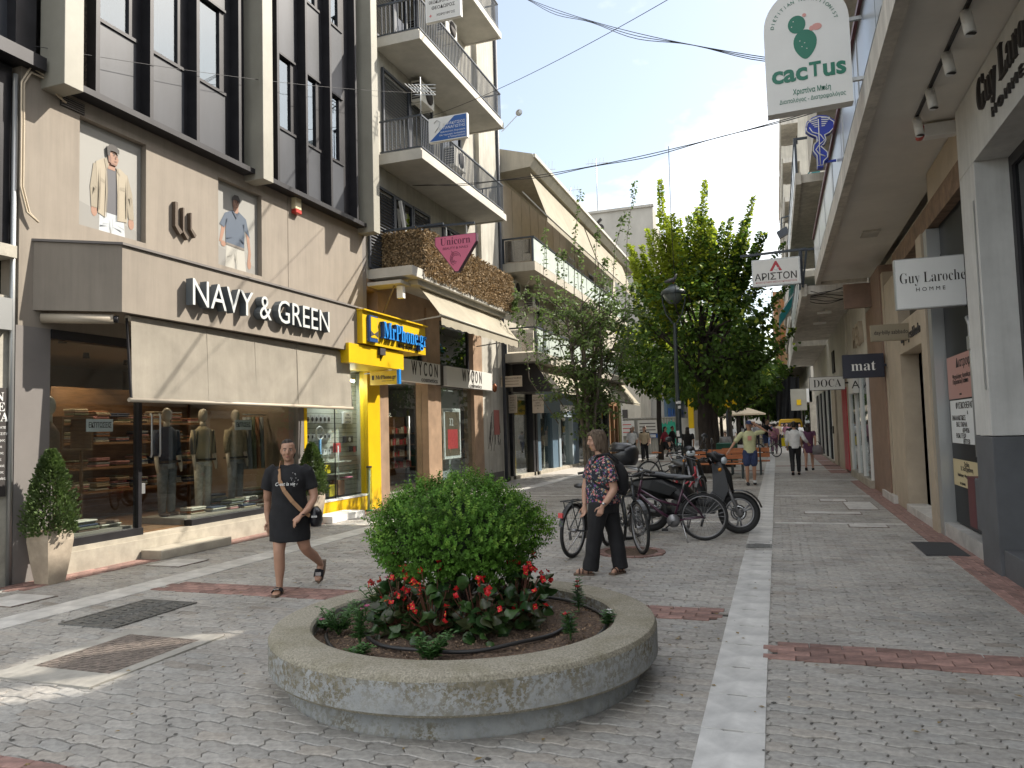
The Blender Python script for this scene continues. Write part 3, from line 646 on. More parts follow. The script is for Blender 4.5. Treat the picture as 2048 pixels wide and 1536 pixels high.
for k in range(4):
    y = 11.62+.12*k; t = thing('hanging_trousers', ['grey', 'olive', 'rust', 'darker grey'][k]+' trousers hanging on the rail at the right end of the shop window', 'trousers', (-9.4, y, 1.2), 'trousers hanging in the shop window')
    for s in (0, 1): MB().loft([(-9.4+.09*s, y, 2.05, .045, .035), (-9.4+.10*s, y, 1.6, .05, .035), (-9.4+.12*s, y, 1.08, .055, .035)], 8).build('leg', CL[(4, 2, 1, 4)[k]], t)
MB().tube([(-9.35, 11.5, 2.1), (-9.35, 12.15, 2.1)], .012).build('clothes_rail', M_alu, B)
for y0, lb in ((7.55, 'white sale notice in the left shop window'), (10.46, 'white sale notice in the main shop window')):
    t = thing('sale_notice', lb, 'sign', (-8.66, y0+.2, 1.82)); box('card', M_wht, t, -8.668, -8.655, y0, y0+.42, 1.80, 1.97)
    text('ΕΚΠΤΩΣΕΙΣ', (-8.653, y0+.21, 1.885), UL, VZ, .1, M_dark, t, ext=.001, width=.36, bold=.012)
# awning over the shop window
t = thing('awning', 'beige drop awning hanging under the clothing shop sign', 'awning', (-7.8, 10.1, 2.2))
c = MB(); ny, nz_ = 60, 8; V = []
for j in range(nz_+1):
    f = j/nz_
    for i in range(ny+1):
        y = 7.52+5.30*i/ny; V.append((-7.87+.035*f+.018*math.sin(y*2.1+1)*f+.010*math.sin(y*7)*f+.006*math.sin(y*19)*f*f*f, y, 3.27-1.06*f))
c.add(V, [(j*(ny+1)+i, j*(ny+1)+i+1, (j+1)*(ny+1)+i+1, (j+1)*(ny+1)+i) for j in range(nz_) for i in range(ny)], sm=True); c.build('cloth', M_awn, t)
for y in (8.9, 9.98, 11.1): MB().bar((-7.866, y, 3.26), (-7.829, y, 2.215), .012, .004).build('seam', M_awn, t)
M_bar = mat('awning_bar', (.40, .345, .27), .5)
MB().tube([(-7.835, 7.46, 2.19), (-7.835, 12.86, 2.19)], .028, 10).build('front_bar', M_bar, t)
MB().tube([(-7.92, 7.5, 3.26), (-7.92, 12.75, 3.26)], .045, 10).build('roller', M_bar, t)
for y in (7.5, 12.84): MB().bar((-7.92, y, 3.26), (-7.84, y, 2.2), .02, .03).build('side_arm', M_blk, t)
t = thing('awning_roll', 'short beige awning roll at the slanted left end of the shop sign', 'awning', (-8.2, 7.05, 3.2)); MB().tube([(-8.58, 6.82, 3.22), (-7.92, 7.3, 3.22)], .062, 12).build('roll', M_bar, t); MB().tube([(-7.93, 7.29, 3.22), (-7.88, 7.33, 3.22)], .045, 10).build('end_cap', M_blk, t)
t = thing('alarm_siren', 'cream alarm siren box with red lower half on the taupe wall', 'alarm', (-8.55, 12.1, 6.0)); box('case', mat('cream_plastic', (.62, .55, .36), .4), t, -8.6, -8.50, 12.0, 12.2, 6.03, 6.27, bevel=.01); box('lens', mat('red_plastic', (.45, .04, .03), .3), t, -8.6, -8.49, 12.0, 12.2, 5.95, 6.03, bevel=.012)
M_cab = mat('cable_sheath', (.46, .39, .29), .7)
t = thing('wall_cable', 'beige cable looping down the left corner of the taupe wall', 'cable', (-8.58, 6.6, 0))
for dx in (0, .035):
    MB().tube([(-8.56, 7.12-dx, 6.1), (-8.55, 7.0, 6.13+dx), (-8.55, 6.8, 6.28+dx), (-8.55, 6.62, 6.28+dx*2), (-8.55, 6.53-dx, 6.1), (-8.56, 6.54-dx, 5.5), (-8.56, 6.54-dx, 4.8), (-8.55, 6.62-dx, 4.5), (-8.52, 6.72, 4.4)], .013, 6).build('cable', M_cab, t)
# neighbour at the far left edge
NB = thing('corner_building', 'old cream building with tall dark glazing at the left edge', 'building', (-8.9, 5, 0))
M_old = mat('old_render', (.47, .44, .37), .85, var=.1, vscale=3, bump=.15, bscale=40, dirt=.3, dscale=1.5)
box('wall', M_old, NB, -9.4, -8.66, 4.8, 6.49, -.02, 3.45); box('window_frame', M_blk, NB, -8.9, -8.68, 6.2, 6.47, 4.05, 6.3); box('band', M_old, NB, -9.4, -8.55, 4.8, 6.47, 3.9, 4.05)
box('pane', M_gl, NB, -8.74, -8.73, 4.8, 6.2, 4.05, 6.3); box('upper_wall', M_spn, NB, -9.4, -8.75, 4.8, 6.5, 6.55, 7.6); box('pane', M_gl, NB, -8.74, -8.73, 4.8, 6.4, 7.6, 9.6); box('ledge', M_blk, NB, -9.3, -8.45, 4.8, 6.75, 6.33, 6.5)
box('building_core', M_dark, NB, -13, -8.95, 4.8, 6.49, 4.05, ZT-2); box('window_frame', M_blk, NB, -8.9, -8.6, 6.45, 6.72, 6.5, 9.9)
box('meter_box', M_alu, NB, -8.66, -8.55, 6.2, 6.42, 3.02, 3.4)
MB().tube([(-8.62, 6.47, 0), (-8.62, 6.47, 6.2)], .03, 8).build('downpipe', M_alu, NB)
t = thing('directory_plaque', 'tall black estate agency plaque with white lettering at the left edge', 'sign', (-8.64, 6.2, 1.9)); box('plate', M_dark, t, -8.655, -8.63, 5.95, 6.43, 1.05, 2.33)
for k, (s_, h_, z_) in enumerate((('IN', .13, 2.22), ('VE', .13, 2.10), ('STA', .13, 1.98))): text(serif(s_), (-8.628, 6.31, z_), UL, VZ, h_*1.15, M_wht, t, ext=.001)
for k, s_ in enumerate(('REAL ESTATE', 'ΚΤΗΜΑΤΟΜΕΣΙΤΙΚΕΣ', '2ος όροφος', 'Ακίνητα', 'Πωλήσεις', 'Αγορές', 'Ενοικιάσεις', 'Εκτιμήσεις', 'Επικοινωνίες')): text(s_, (-8.628, 6.30, 1.86-.075*k), UL, VZ, .04, M_wht, t, ext=.001)
# potted shrubs
M_pot = mat('pot_stone', (.42, .35, .27), .75, var=.1, vscale=6, bump=.1, bscale=50, dirt=.2, dscale=3)
M_cyp = mat('cypress_leaf', (.075, .12, .03), .6, var=.5, vscale=6, trans=.25, rnd=.1)
def leaf_cloud(mb, pts, dirs, sz, rng, cols=None, droop=0, asp=.5):
    """two-triangle folded leaves"""
    for p, d in zip(pts, dirs):
        s = sz*rng.uniform(.6, 1.25); d = Vector(d).normalized(); a = d.orthogonal().normalized(); a.rotate(Matrix.Rotation(rng.uniform(0, 6.28), 3, d))
        n = d.cross(a); p = Vector(p); w_ = a*s*asp; tip = p+d*s-Vector((0, 0, droop*s)); mid = p+d*s*.5
        mb.add([p, mid+w_+n*s*.1, tip, mid-w_+n*s*.1], [(0, 1, 2), (0, 2, 3)])
def potted(x, y, h, lb, pot=True, rb=.25, rt=.30, ph=.62):
    t = thing('potted_shrub', lb, 'potted plant', (x, y, 0), 'clipped evergreens in pots by the shop')
    rg2 = random.Random(int(y*100))
    if pot:
        P = MB(); rings = []
        for r_, z in ((.11, 0), (.145, .25), (.172, .5), (.17, ph), (.14, ph), (.138, ph-.05)):
            rings.append([(x+sx*r_, y+sy*r_, z) for sx, sy in ((-1,-1),(1,-1),(1,1),(-1,1))])
        V = [p for r_ in rings for p in r_]; P.add(V, [(i*4+k, i*4+(k+1) % 4, i*4+4+(k+1) % 4, i*4+4+k) for i in range(5) for k in range(4)]+[(20, 21, 22, 23)])
        P.build('pot', M_pot, t)
    f = MB(); pts = []; dr = []
    for k in range(5200):
        v = rg2.random(); z = ph-.05+v*h; r_ = (.27*(1-v)**.8*(.75+.25*math.sin(v*9))+.03) if not pot else (.265*math.sin(math.pi*min(1, .36+v*.64))**.8*(1-.25*v)+.02)
        a = rg2.uniform(0, 6.283); q = rg2.uniform(.55, 1.05)*(1+.12*math.sin(5*a+7*v)); pts.append((x+r_*q*math.cos(a), y+r_*q*math.sin(a), z)); dr.append((math.cos(a)+rg2.gauss(0, .5), math.sin(a)+rg2.gauss(0, .5), .9+rg2.gauss(0, .5)))
    leaf_cloud(f, pts, dr, .05, rg2, asp=.3); f.build('foliage', M_cyp, t)
    MB().tube([(x, y, ph-.06), (x, y, ph+h*.6)], [.02, .01]).build('stem', M_taud, t)
potted(-8.24, 6.70, 1.0, 'bushy evergreen in a tall square stone pot at the left shop corner')
potted(-8.2, 12.0, .95, 'narrow evergreen behind the woman in black, by the yellow shop', ph=.62)
# ================================================================== yellow phone shop
M_yel = mat('yellow_paint', (.70, .45, .003), .4, var=.04, vscale=2, dirt=.12, dscale=1.5)
M_blu = mat('blue_letter', (.015, .22, .62), .4)
M_blud = mat('blue_letter_side', (.01, .06, .22), .4)
M_slat = mat('slatwall', (.46, .48, .42), .5)
t = PS = thing('phone_shop', 'yellow phone shop front with blue letters, squeezed between the clothing and cosmetics shops', 'shop', (XL, 13.7, 0))
box('pillar', M_yel, t, -8.72, -8.52, 14.62, 15.17, -.02, 3.06, bevel=.005); box('pillar', M_yel, t, -8.7, -8.58, 12.325, 12.42, .36, 3.06)
box('base', M_yel, t, -8.9, -8.55, 12.33, 14.62, -.02, .33, bevel=.005); box('sill', M_wht, t, -9.2, -8.54, 12.33, 14.62, .333, .37)
box('canopy', M_yel, t, -8.6, -7.68, 12.5, 14.75, 3.06, 3.44); 
s = MB(); s.box(-8.6, -7.62, 12.92, 15.74, 3.47, 4.12); s.build('sign_box', M_yel, t); box('sign_lip', M_yel, t, -8.6, -7.56, 12.90, 15.78, 4.123, 4.15)
text(serif('MrPhone')+'.'+serif('gr'), (-7.57, 14.60, 3.79), UL, VZ, .50, M_blu, t, ext=.05, width=2.0, bold=.004, split=True, side=M_blud)
text('Μιλήστε μαζί μας', (-7.615, 14.85, 3.56), UL, VZ, .12, M_dark, t, ext=.004, width=.95)
ic = MB(); ic.box(-7.62, -7.56, 13.1, 13.42, 3.52, 4.05); ic.build('phone_emblem', M_blud, t); box('phone_emblem', M_yel, t, -7.56, -7.552, 13.14, 13.40, 3.60, 4.02)
MB().prism([(-7.552, 13.12, 3.74), (-7.552, 13.26, 3.68), (-7.552, 13.42, 3.76), (-7.552, 13.42, 3.62), (-7.552, 13.28, 3.67), (-7.552, 13.12, 3.62)], (.004, 0, 0)).build('bow_tie', M_dark, t)
box('shop_glass', M_sgl, t, -8.625, -8.617, 12.42, 14.62, .37, 3.06); box('glass_joint', M_blk, t, -8.63, -8.612, 13.44, 13.455, .37, 3.06)
w = MB(); w.box(-10.4, -8.7, 12.3, 14.62, .2, .37); w.build('display_floor', M_wht, t)
box('ceiling', M_wht, t, -10.4, -8.72, 12.33, 14.6, 3.06, 3.1)
for k in range(26): box('slat', M_slat, t, -9.02, -9.0, 12.33, 14.98, .37+.104*k, .466+.104*k)
box('slat_backing', M_dark, t, -9.06, -9.022, 12.3, 15.0, .3, 3.1); box('side_wall', M_slat, t, -9.0, -8.73, 14.94, 14.98, .37, 3.06)
M_tube = mat('tube_lamp', (1, 1, .95), .4, emit=(1, 1, .93), estr=9)
l = thing('tube_light', 'lit fluorescent tube at the top of the phone shop window', 'lamp', (-8.8, 14.2, 2.85)); MB().tube([(-8.82, 13.2, 2.86), (-8.82, 14.55, 2.86)], .02).build('tube', M_tube, l); ld = bpy.data.lights.new('tube_lamp', 'AREA'); ld.energy = 5; ld.shape = 'RECTANGLE'; ld.size = .1; ld.size_y = 1.3; ld.color = (1, 1, .94); lo = bpy.data.objects.new('tube_lamp', ld); COL.objects.link(lo); lo.parent = l; lo.location = (.0, -.3, -.04)
box('fitting', M_wht, l, -8.85, -8.79, 13.2, 14.55, 2.885, 2.93)
PR = [mat('prod_%d' % k, c, .45) for k, c in enumerate(((.7, .7, .7), (.03, .03, .035), (.6, .08, .08), (.05, .25, .5), (.7, .55, .02), (.25, .12, .06), (.08, .4, .38), (.65, .2, .3)))]
rg = random.Random(5)
for row, (z, x) in enumerate(((1.93, -8.95), (1.57, -8.95), (1.27, -8.95))):
    for k in range(7):
        y = 12.75+.15*k; b = thing('boxed_earphones', ('first', 'second', 'third', 'fourth', 'fifth', 'sixth', 'seventh')[k]+' from the left, '+['white boxed headphones in the top row of the phone shop', 'white blister pack in the middle row of the phone shop', 'white blister pack in the lowest row of the phone shop'][row], 'packaging', (x, y, z), ['top row of boxed headphones', 'middle row of blister packs', 'lowest row of blister packs'][row])
        box('box', PR[0], b, x-.03, x+.02, y, y+.135, z, z+.17-.03*row); MB().ell((x+.022, y+.06, z+.08), .008, .045-.015*row, .05-.015*row, 10).build('headphone_print', PR[1], b)
def prod(nm, lb, cat, m_, *q):
    b = thing(nm, lb, cat, ((q[0]+q[1])/2, (q[2]+q[3])/2, q[4])); box('case', m_, b, *q, bevel=.006); return b
b = prod('light_box', 'small white letter board hung high on the slat wall', 'sign', M_wht, -8.99, -8.95, 14.3, 14.68, 1.92, 2.18)
for i, s_ in enumerate(('THE', 'PHONE', 'LARISA')): text(s_, (-8.947, 14.49, 2.11-.075*i), UL, VZ, .075, M_dark, b, ext=.001)
b = prod('retro_radio', 'grey retro camera shaped radio on the slat wall', 'radio', PR[1], -8.99, -8.9, 14.32, 14.62, 1.5, 1.64); MB().lathe([(.0, .005), (.05, 0)], (-8.898, 14.47, 1.57), 12, axis='X').build('lens', PR[0], b)
b = prod('red_speaker', 'small red and black speaker on the slat wall', 'speaker', PR[1], -8.99, -8.92, 14.58, 14.8, 1.3, 1.42); box('front', PR[2], b, -8.92, -8.91, 14.65, 14.73, 1.28, 1.41)
prod('toy_box', 'red and black boxed gadget in the phone shop window', 'box', PR[2], -8.96, -8.88, 13.9, 14.08, 1.3, 1.5)
prod('yellow_box', 'yellow boxed product on the glass shelf', 'box', PR[4], -8.9, -8.8, 13.3, 13.55, .88, 1.06); prod('yellow_leaflet', 'yellow leaflet stuck low on the phone shop glass', 'leaflet', PR[4], -8.655, -8.63, 13.25, 13.5, .42, .66)
prod('brown_box', 'brown box low on the phone shop display', 'box', PR[5], -8.95, -8.75, 13.75, 14.0, .4, .72); prod('pink_tray', 'pink tray on the thin stand in the phone shop window', 'tray', PR[7], -8.9, -8.76, 14.05, 14.35, .74, .77); prod('black_plinth', 'black box at the near end of the phone shop window', 'box', PR[1], -8.95, -8.7, 12.5, 12.95, .375, .52)
b = thing('ring_light', 'white ring lamp on a blue stand in the phone shop window', 'ring light', (-8.85, 13.25, .38)); MB().lathe([(.13+.018*math.cos(a), .018*math.sin(a)) for a in [i*math.pi/4 for i in range(8)]], (-8.85, 13.25, 1.72), 20, axis='X', closed=True).build('ring', PR[0], b); MB().tube([(-8.85, 13.25, .38), (-8.85, 13.25, 1.6)], .03).build('stand', PR[3], b)
b = thing('display_stand', 'thin white stand with glass shelves in the phone shop', 'stand', (-8.8, 13.85, .38)); MB().tube([(-8.8, 13.85, .38), (-8.8, 13.85, 1.45)], .015).build('pole', PR[0], b)
for z in (.85, 1.1): box('shelf', M_slat, b, -8.98, -8.68, 13.5, 14.2, z, z+.012)
t = thing('hanging_sign', 'small yellow hanging sign with black letters beside the yellow pillar', 'sign', (-8.0, 14.5, 2.72)); box('board', M_yel, t, -8.36, -7.70, 14.46, 14.54, 2.74, 3.04); box('edge_strip', M_blu, t, -7.70, -7.64, 14.46, 14.54, 2.74, 3.06)
text(serif('MrPhone')+'.'+serif('gr'), (-7.97, 14.457, 2.90), UC, VZ, .12, M_dark, t, ext=.001, width=.5, bold=.01); text('κινητή τηλεφωνία', (-7.92, 14.457, 2.82), UC, VZ, .035, M_dark, t, ext=.001); box('phone_emblem', M_dark, t, -8.31, -8.26, 14.452, 14.459, 2.85, 2.95); MB().bar((-8.52, 14.5, 3.0), (-7.7, 14.5, 3.05), .02).build('bracket', M_alu, t)
t = thing('security_camera', 'dark floodlight fixed under the yellow sign', 'floodlight', (-7.75, 13.7, 3.3)); box('lamp_head', M_dark, t, -7.8, -7.62, 13.62, 13.84, 3.3, 3.44); box('mount', M_dark, t, -7.74, -7.68, 13.70, 13.76, 3.18, 3.3)
t = thing('umbrella_tube', 'transparent tube bollard with green base against the yellow pillar', 'bollard', (-8.42, 14.46, 0)); MB().lathe([(.06, .04), (.055, .95)], (-8.42, 14.46, 0), 16).build('tube', glass('tube_glass', (.75, .85, .72), .1, .5), t); MB().lathe([(0, 0), (.09, 0), (.085, .035), (0, .035)], (-8.42, 14.46, 0), 16).build('base', mat('green_plastic', (.02, .2, .09), .5), t); MB().lathe([(.062, .94), (.062, .98), (.0, .98)], (-8.42, 14.46, 0), 16).build('cap', M_dark, t); MB().tube([(-8.44, 14.46, .04), (-8.40, 14.45, .93)], .02).build('umbrella', PR[0], t)
t = thing('stone_step', 'white stone block step in front of the yellow shop', 'step', (-8.25, 12.9, 0)); box('block', M_wht, t, -8.49, -8.0, 12.36, 13.55, 0, .13, bevel=.006)

# ================================================================== apartment building with balconies
M_apt = mat('apartment_render', (.50, .475, .41), .85, var=.06, vscale=1.2, bump=.08, bscale=60, dirt=.28, dscale=.8, streak=.28)
M_slab = mat('balcony_slab', (.53, .51, .46), .8, var=.06, vscale=2, bump=.06, bscale=60, dirt=.25, dscale=1.2)
M_sht = mat('dark_shutter', (.045, .05, .062), .5, var=.15, vscale=5)
M_trav = mat('travertine', (.32, .215, .14), .55, var=.16, vscale=2.5, detail=7, dirt=.2, dscale=2, bump=.04)
M_rail = mat('railing_paint', (.035, .045, .06), .45)
A = thing('apartment_building', 'cream apartment building with three stacked railed balconies and dark shutters', 'apartment building', (XL, 19, 0))
w = MB(); w.box(-12, XL, 14.80, 23.55, 5.2, 17.2); w.build('wall', M_apt, A)
w = MB(); w.box(-8.62, -8.45, 21.6, 23.5, 5.0, 17.4); w.build('corner_pier', M_apt, A); MB().tube([(-8.4, 23.2, 0), (-8.4, 23.2, 17)], .06, 10).build('downpipe', M_sht, A)
box('stone_cladding', M_trav, A, -8.9, -8.605, 14.8, 23.5, 4.95, 5.2)
def shutter(x, y0, y1, z0, z1, parent=A):
    f = MB()
    for q in ((y0, y0+.06, z0, z1), (y1-.06, y1, z0, z1), (y0+.06, y1-.06, z0, z0+.06), (y0+.06, y1-.06, z1-.06, z1)): f.box(x, x+.05, *q)
    o = f.build('shutter', M_sht, parent); n = int((z1-z0-.12)/.075)
    for k in range(n):
        z = z0+.07+.075*k; MB().obox((x+.02, (y0+y1)/2, z+.03), (0, (y1-y0)/2-.06, 0), (.018, 0, -.022), (.004, 0, .004)).build('slat', M_sht, o)
for z0, z1, a, b in ((5.45, 7.5, 14.85, 16.1), (5.45, 7.5, 17.1, 18.1), (5.45, 7.5, 19.9, 20.9), (8.3, 10.5, 15.6, 17.0), (8.3, 10.5, 17.02, 18.4), (11.15, 13.3, 14.9, 16.3), (14.0, 16.2, 15.2, 17.6)): shutter(-8.58, a, b, z0, z1)
for z0, z1, a, b in ((5.45, 7.5, 16.1, 17.1), (5.45, 7.5, 18.95, 19.9), (8.3, 10.5, 19.0, 20.4), (11.15, 13.3, 16.3, 17.6)):
    f = MB(); 
    for q in ((a, a+.08, z0, z1), (b-.08, b, z0, z1), (a+.08, b-.08, z1-.08, z1), ((a+b)/2-.03, (a+b)/2+.03, z0, z1-.08)): f.box(-8.59, -8.54, *q)
    o = f.build('window_frame', M_sht, A); box('pane', M_dgl, o, -8.585, -8.58, a+.08, b-.08, z0, z1-.08); box('recess', M_dark, o, -8.598, -8.59, a, b, z0, z1)
MB().bar((-8.5, 16.3, 7.4), (-8.45, 16.55, 6.3), .07).build('leaning_board', M_wht, A)
def railing(mb, x, y0, y1, z0, z1, dx=.11, end=None, xe=None):
    mb.box(x-.025, x+.025, y0, y1, z1-.035, z1); mb.box(x-.02, x+.02, y0, y1, z0, z0+.03)
    n = int((y1-y0)/dx)
    for k in range(n+1):
        y = y0+.01+(y1-y0-.02)*k/n; mb.box(x-.009, x+.009, y-.009, y+.009, z0+.03, z1-.035)
    if xe is not None:
        for yy in (end if isinstance(end, tuple) else (end,)):
            mb.box(xe, x-.025, yy-.02, yy+.02, z1-.035, z1); mb.box(xe, x-.02, yy-.02, yy+.02, z0, z0+.03); n = int((x-xe)/.1)
            for k in range(1, n): mb.box(xe+(x-xe)*k/n-.009, xe+(x-xe)*k/n+.009, yy-.009, yy+.009, z0+.03, z1-.035)
for zb in (8.02, 10.87, 13.70):
    o = MB(); o.box(-8.6, -7.46, 15.38, 20.98, zb, zb+.24); sb = o.build('balcony_slab', M_slab, A)
    o = MB(); o.box(-7.46, -7.40, 15.32, 21.04, zb-.035, zb+.16); o.box(-8.6, -7.46, 15.32, 15.38, zb-.035, zb+.16); o.box(-8.6, -7.46, 20.98, 21.04, zb-.035, zb+.16); o.build('slab_edge', M_slab, A)
    o = MB(); railing(o, -7.47, 15.42, 20.96, zb+.27, zb+1.05, .095, (15.42, 20.96), -8.55); o.build('railing', M_rail, A)
o = MB(); o.box(-8.6, -7.5, 14.9, 21.5, 5.2, 5.42); o.build('balcony_slab', M_slab, A)
M_reed = mat('reed_screen', (.27, .20, .12), .9, col2=(.06, .045, .03), vscale=30, detail=3, bump=.8, bscale=45, stretch=(1, 1, 1.6))
M_reedl = mat('reed_leaf', (.30, .215, .12), .85, var=.75, vscale=22, trans=.15)
rs = MB(); rs.box(-7.53, -7.49, 15.5, 21.6, 5.36, 6.36); rs.box(-8.55, -7.53, 15.46, 15.5, 5.36, 6.36); rso = rs.build('reed_screen', M_reed, A)
rl = MB(); rg = random.Random(9); pts = []; dr = []
for k in range(9000):
    if rg.random() < .82: p = (-7.48, rg.uniform(15.45, 21.65), rg.uniform(5.3-.0, 6.4)); d = (.6, rg.gauss(0, 1), rg.gauss(-.4, .8))
    else: p = (rg.uniform(-8.55, -7.5), 15.45, rg.uniform(5.3, 6.4)); d = (rg.gauss(0, 1), -.6, rg.gauss(-.4, .8))
    pts.append(p); dr.append(d)
leaf_cloud(rl, pts, dr, .085, rg, asp=.3); rl.build('reed_leaves', M_reedl, rso)
o = MB(); railing(o, -7.6, 15.55, 21.5, 5.45, 6.42, .5); o.bar((-8.5, 15.42, 6.42), (-6.95, 15.42, 6.42), .05); o.build('railing', M_rail, A)
# roof bits
# ground floor: cosmetics shop
for a, b, lo_, hi in ((15.2, 15.62, 0, 5.0), (17.75, 18.55, 0, 5.0), (20.93, 21.65, 0, 5.0)): box('stone_pier', M_trav, A, -8.9, -8.55, a, b, -.02, 4.95)
box('stone_pier', M_apt, A, -9, -8.57, 21.65, 23.5, -.02, 5.0)
box('stone_lintel', M_trav, A, -8.9, -8.6, 15.62, 17.75, 4.45, 4.95); box('stone_lintel', M_trav, A, -8.9, -8.6, 18.55, 20.93, 4.75, 4.95)
for a, b, z0, z1 in ((15.75, 17.6, 3.5, 4.45), (18.6, 20.8, 3.5, 4.75)):
    f = MB()
    for q in ((a, a+.07, z0, z1), (b-.07, b, z0, z1), (a+.07, b-.07, z1-.07, z1), (a+.07, b-.07, z0, z0+.05)): f.box(-8.72, -8.63, *q)
    o = f.build('transom_frame', M_blk, A); box('pane', M_dgl, o, -8.68, -8.67, a+.07, b-.07, z0+.05, z1-.07)
WC = thing('cosmetics_shop', 'brown stone framed cosmetics shop with white sign boxes and glass door', 'shop', (XL, 18.3, 0))
M_sgn = mat('sign_white', (.62, .61, .58), .4)
for k, (a, b, c) in enumerate(((15.3, 18.22, 17.3), (18.64, 22.1, 20.45))):
    o = box('sign_box', M_sgn, WC, -8.56, -8.40, a, b, 2.94, 3.48, bevel=.006); text('WYCON', (-8.395, c, 3.27), UL, VZ, .50, M_dark, WC, ext=.004, width=1.5, spacing=1.7, split=True); text('cosmetics', (-8.395, c+.25, 3.02), UL, VZ, .17, M_dark, WC, ext=.003, width=.95)
box('sign_gap', M_dark, WC, -8.6, -8.5, 18.22, 18.64, 2.94, 3.48)
box('door_glass', M_sgl, WC, -8.67, -8.66, 15.62, 16.85, .12, 2.93); box('door_glass', M_sgl, WC, -8.75, -8.74, 16.88, 17.75, .12, 2.93); box('shop_glass', M_sgl, WC, -8.67, -8.66, 18.55, 20.93, .3, 2.93)
box('sill', M_stn, WC, -8.9, -8.5, 18.55, 20.93, -.02, .3); box('threshold', M_stn, WC, -9.2, -8.52, 15.62, 17.75, -.02, .12)
MB().tube([(-8.64, 16.82, 1.0), (-8.64, 16.82, 2.1)], .016).build('door_handle', M_alu, WC)
M_dk2 = mat('dark_wall', (.05, .05, .06), .7)
w = MB(); w.box(-12.1, -12, 15, 23.5, 0, 3.2); w.box(-12, -8.6, 15.0, 15.2, 0, 3.2); w.box(-12, -8.6, 22, 22.1, 0, 3.2); w.build('shop_wall', M_dk2, WC); box('shop_ceiling', M_dk2, WC, -12, -8.9, 15.2, 22, 3.1, 3.2); box('shop_floor', mat('pale_floor', (.4, .36, .3), .4), WC, -12, -8.9, 15.2, 22, .02, .1)
rg = random.Random(21)
for k, (y, lb) in enumerate(((16.3, 'left'), (17.9, 'middle'), (19.6, 'right'), (20.9, 'rightmost'))):
    t = thing('cosmetics_shelf', lb+' wooden shelf unit with rows of bottles in the cosmetics shop', 'shelf', (-10.9, y, .1), 'shelf units in the cosmetics shop')
    box('back', M_wood, t, -11.3, -11.26, y-.7, y+.7, .1, 2.2)
    for z in (.6, .95, 1.3, 1.65): box('board', M_wood, t, -11.25, -10.9, y-.7, y+.7, z, z+.03)
    bt = MB()
    for z in (.63, .98, 1.33, 1.68):
        for q in range(12): yy = y-.62+.11*q; bt.box(-11.1, -11.02, yy, yy+.06, z, z+rg.uniform(.1, .22), rg.randrange(3))
    bt.build('bottles', [PR[2], PR[5], CL[5]], t, kind='stuff')
t = thing('window_poster', 'white framed red poster with the number 32 in the cosmetics window', 'poster', (-8.75, 19.8, .9)); box('frame', M_wht, t, -8.80, -8.76, 19.15, 20.35, .9, 2.35, bevel=.02); box('print', mat('poster_brown', (.16, .12, .08), .5), t, -8.76, -8.755, 19.25, 20.25, 1.0, 2.25); box('red_print', PR[2], t, -8.755, -8.752, 19.4, 20.1, 1.2, 1.75); text('32', (-8.751, 19.65, 1.95), UL, VZ, .3, M_wht, t, ext=.001)
box('window_back_panel', mat('grey_panel', (.3, .33, .32), .6), WC, -9.1, -9.05, 19.2, 20.93, .3, 2.9)
t = thing('window_poster', 'tall white framed poster behind the cosmetics shop door', 'poster', (-8.85, 15.9, .4)); box('frame', M_wht, t, -8.9, -8.86, 15.7, 16.15, .5, 2.3, bevel=.02); box('print', M_wood, t, -8.86, -8.855, 15.75, 16.05, .6, 2.2)
for y in (16.4, 16.9, 19.0):
    t = thing('ceiling_spotlight', 'small lit spotlight inside the cosmetics shop', 'spotlight', (-10.5, y, 1.9+.3), 'spotlights in the cosmetics shop'); MB().ell((-10.5, y, 2.2), .05, .05, .05, 8).build('bulb', M_lamp, t)
    ld = bpy.data.lights.new('spot_lamp', 'POINT'); ld.energy = 12; ld.color = (1, .8, .55); ld.shadow_soft_size = .05; lo = bpy.data.objects.new('spot_lamp', ld); COL.objects.link(lo); lo.parent = t; lo.location = (0.15, 0, 0)
gf = MB(); rg = random.Random(2)
for k in range(5):
    y = 22.2+.2*k; gf.tube([(-8.565, y+rg.uniform(-.15, .2), 1.0+rg.uniform(0, 1.3)) for q in range(7)], .006, 4)
gf.build('graffiti_scrawl', M_dark, A); box('red_poster', mat('old_red_poster', (.35, .12, .10), .8), A, -8.568, -8.56, 22.6, 23.1, 1.55, 2.35); box('base_course', mat('dark_base', (.12, .11, .10), .8), A, -8.567, -8.55, 21.65, 23.4, 0, .35)
t = thing('wall_lantern', 'small copper lantern fixed at the pier right of the cosmetics sign', 'lamp', (-8.4, 22.3, 2.9)); MB().lathe([(.02, 0), (.07, .05), (.09, .2), (.03, .26), (0, .3)], (-8.4, 22.3, 2.9), 10).build('lantern', mat('copper', (.2, .07, .03), .4, metal=.6), t); MB().bar((-8.56, 22.3, 3.15), (-8.4, 22.3, 3.15), .02).build('bracket', M_dark, t)
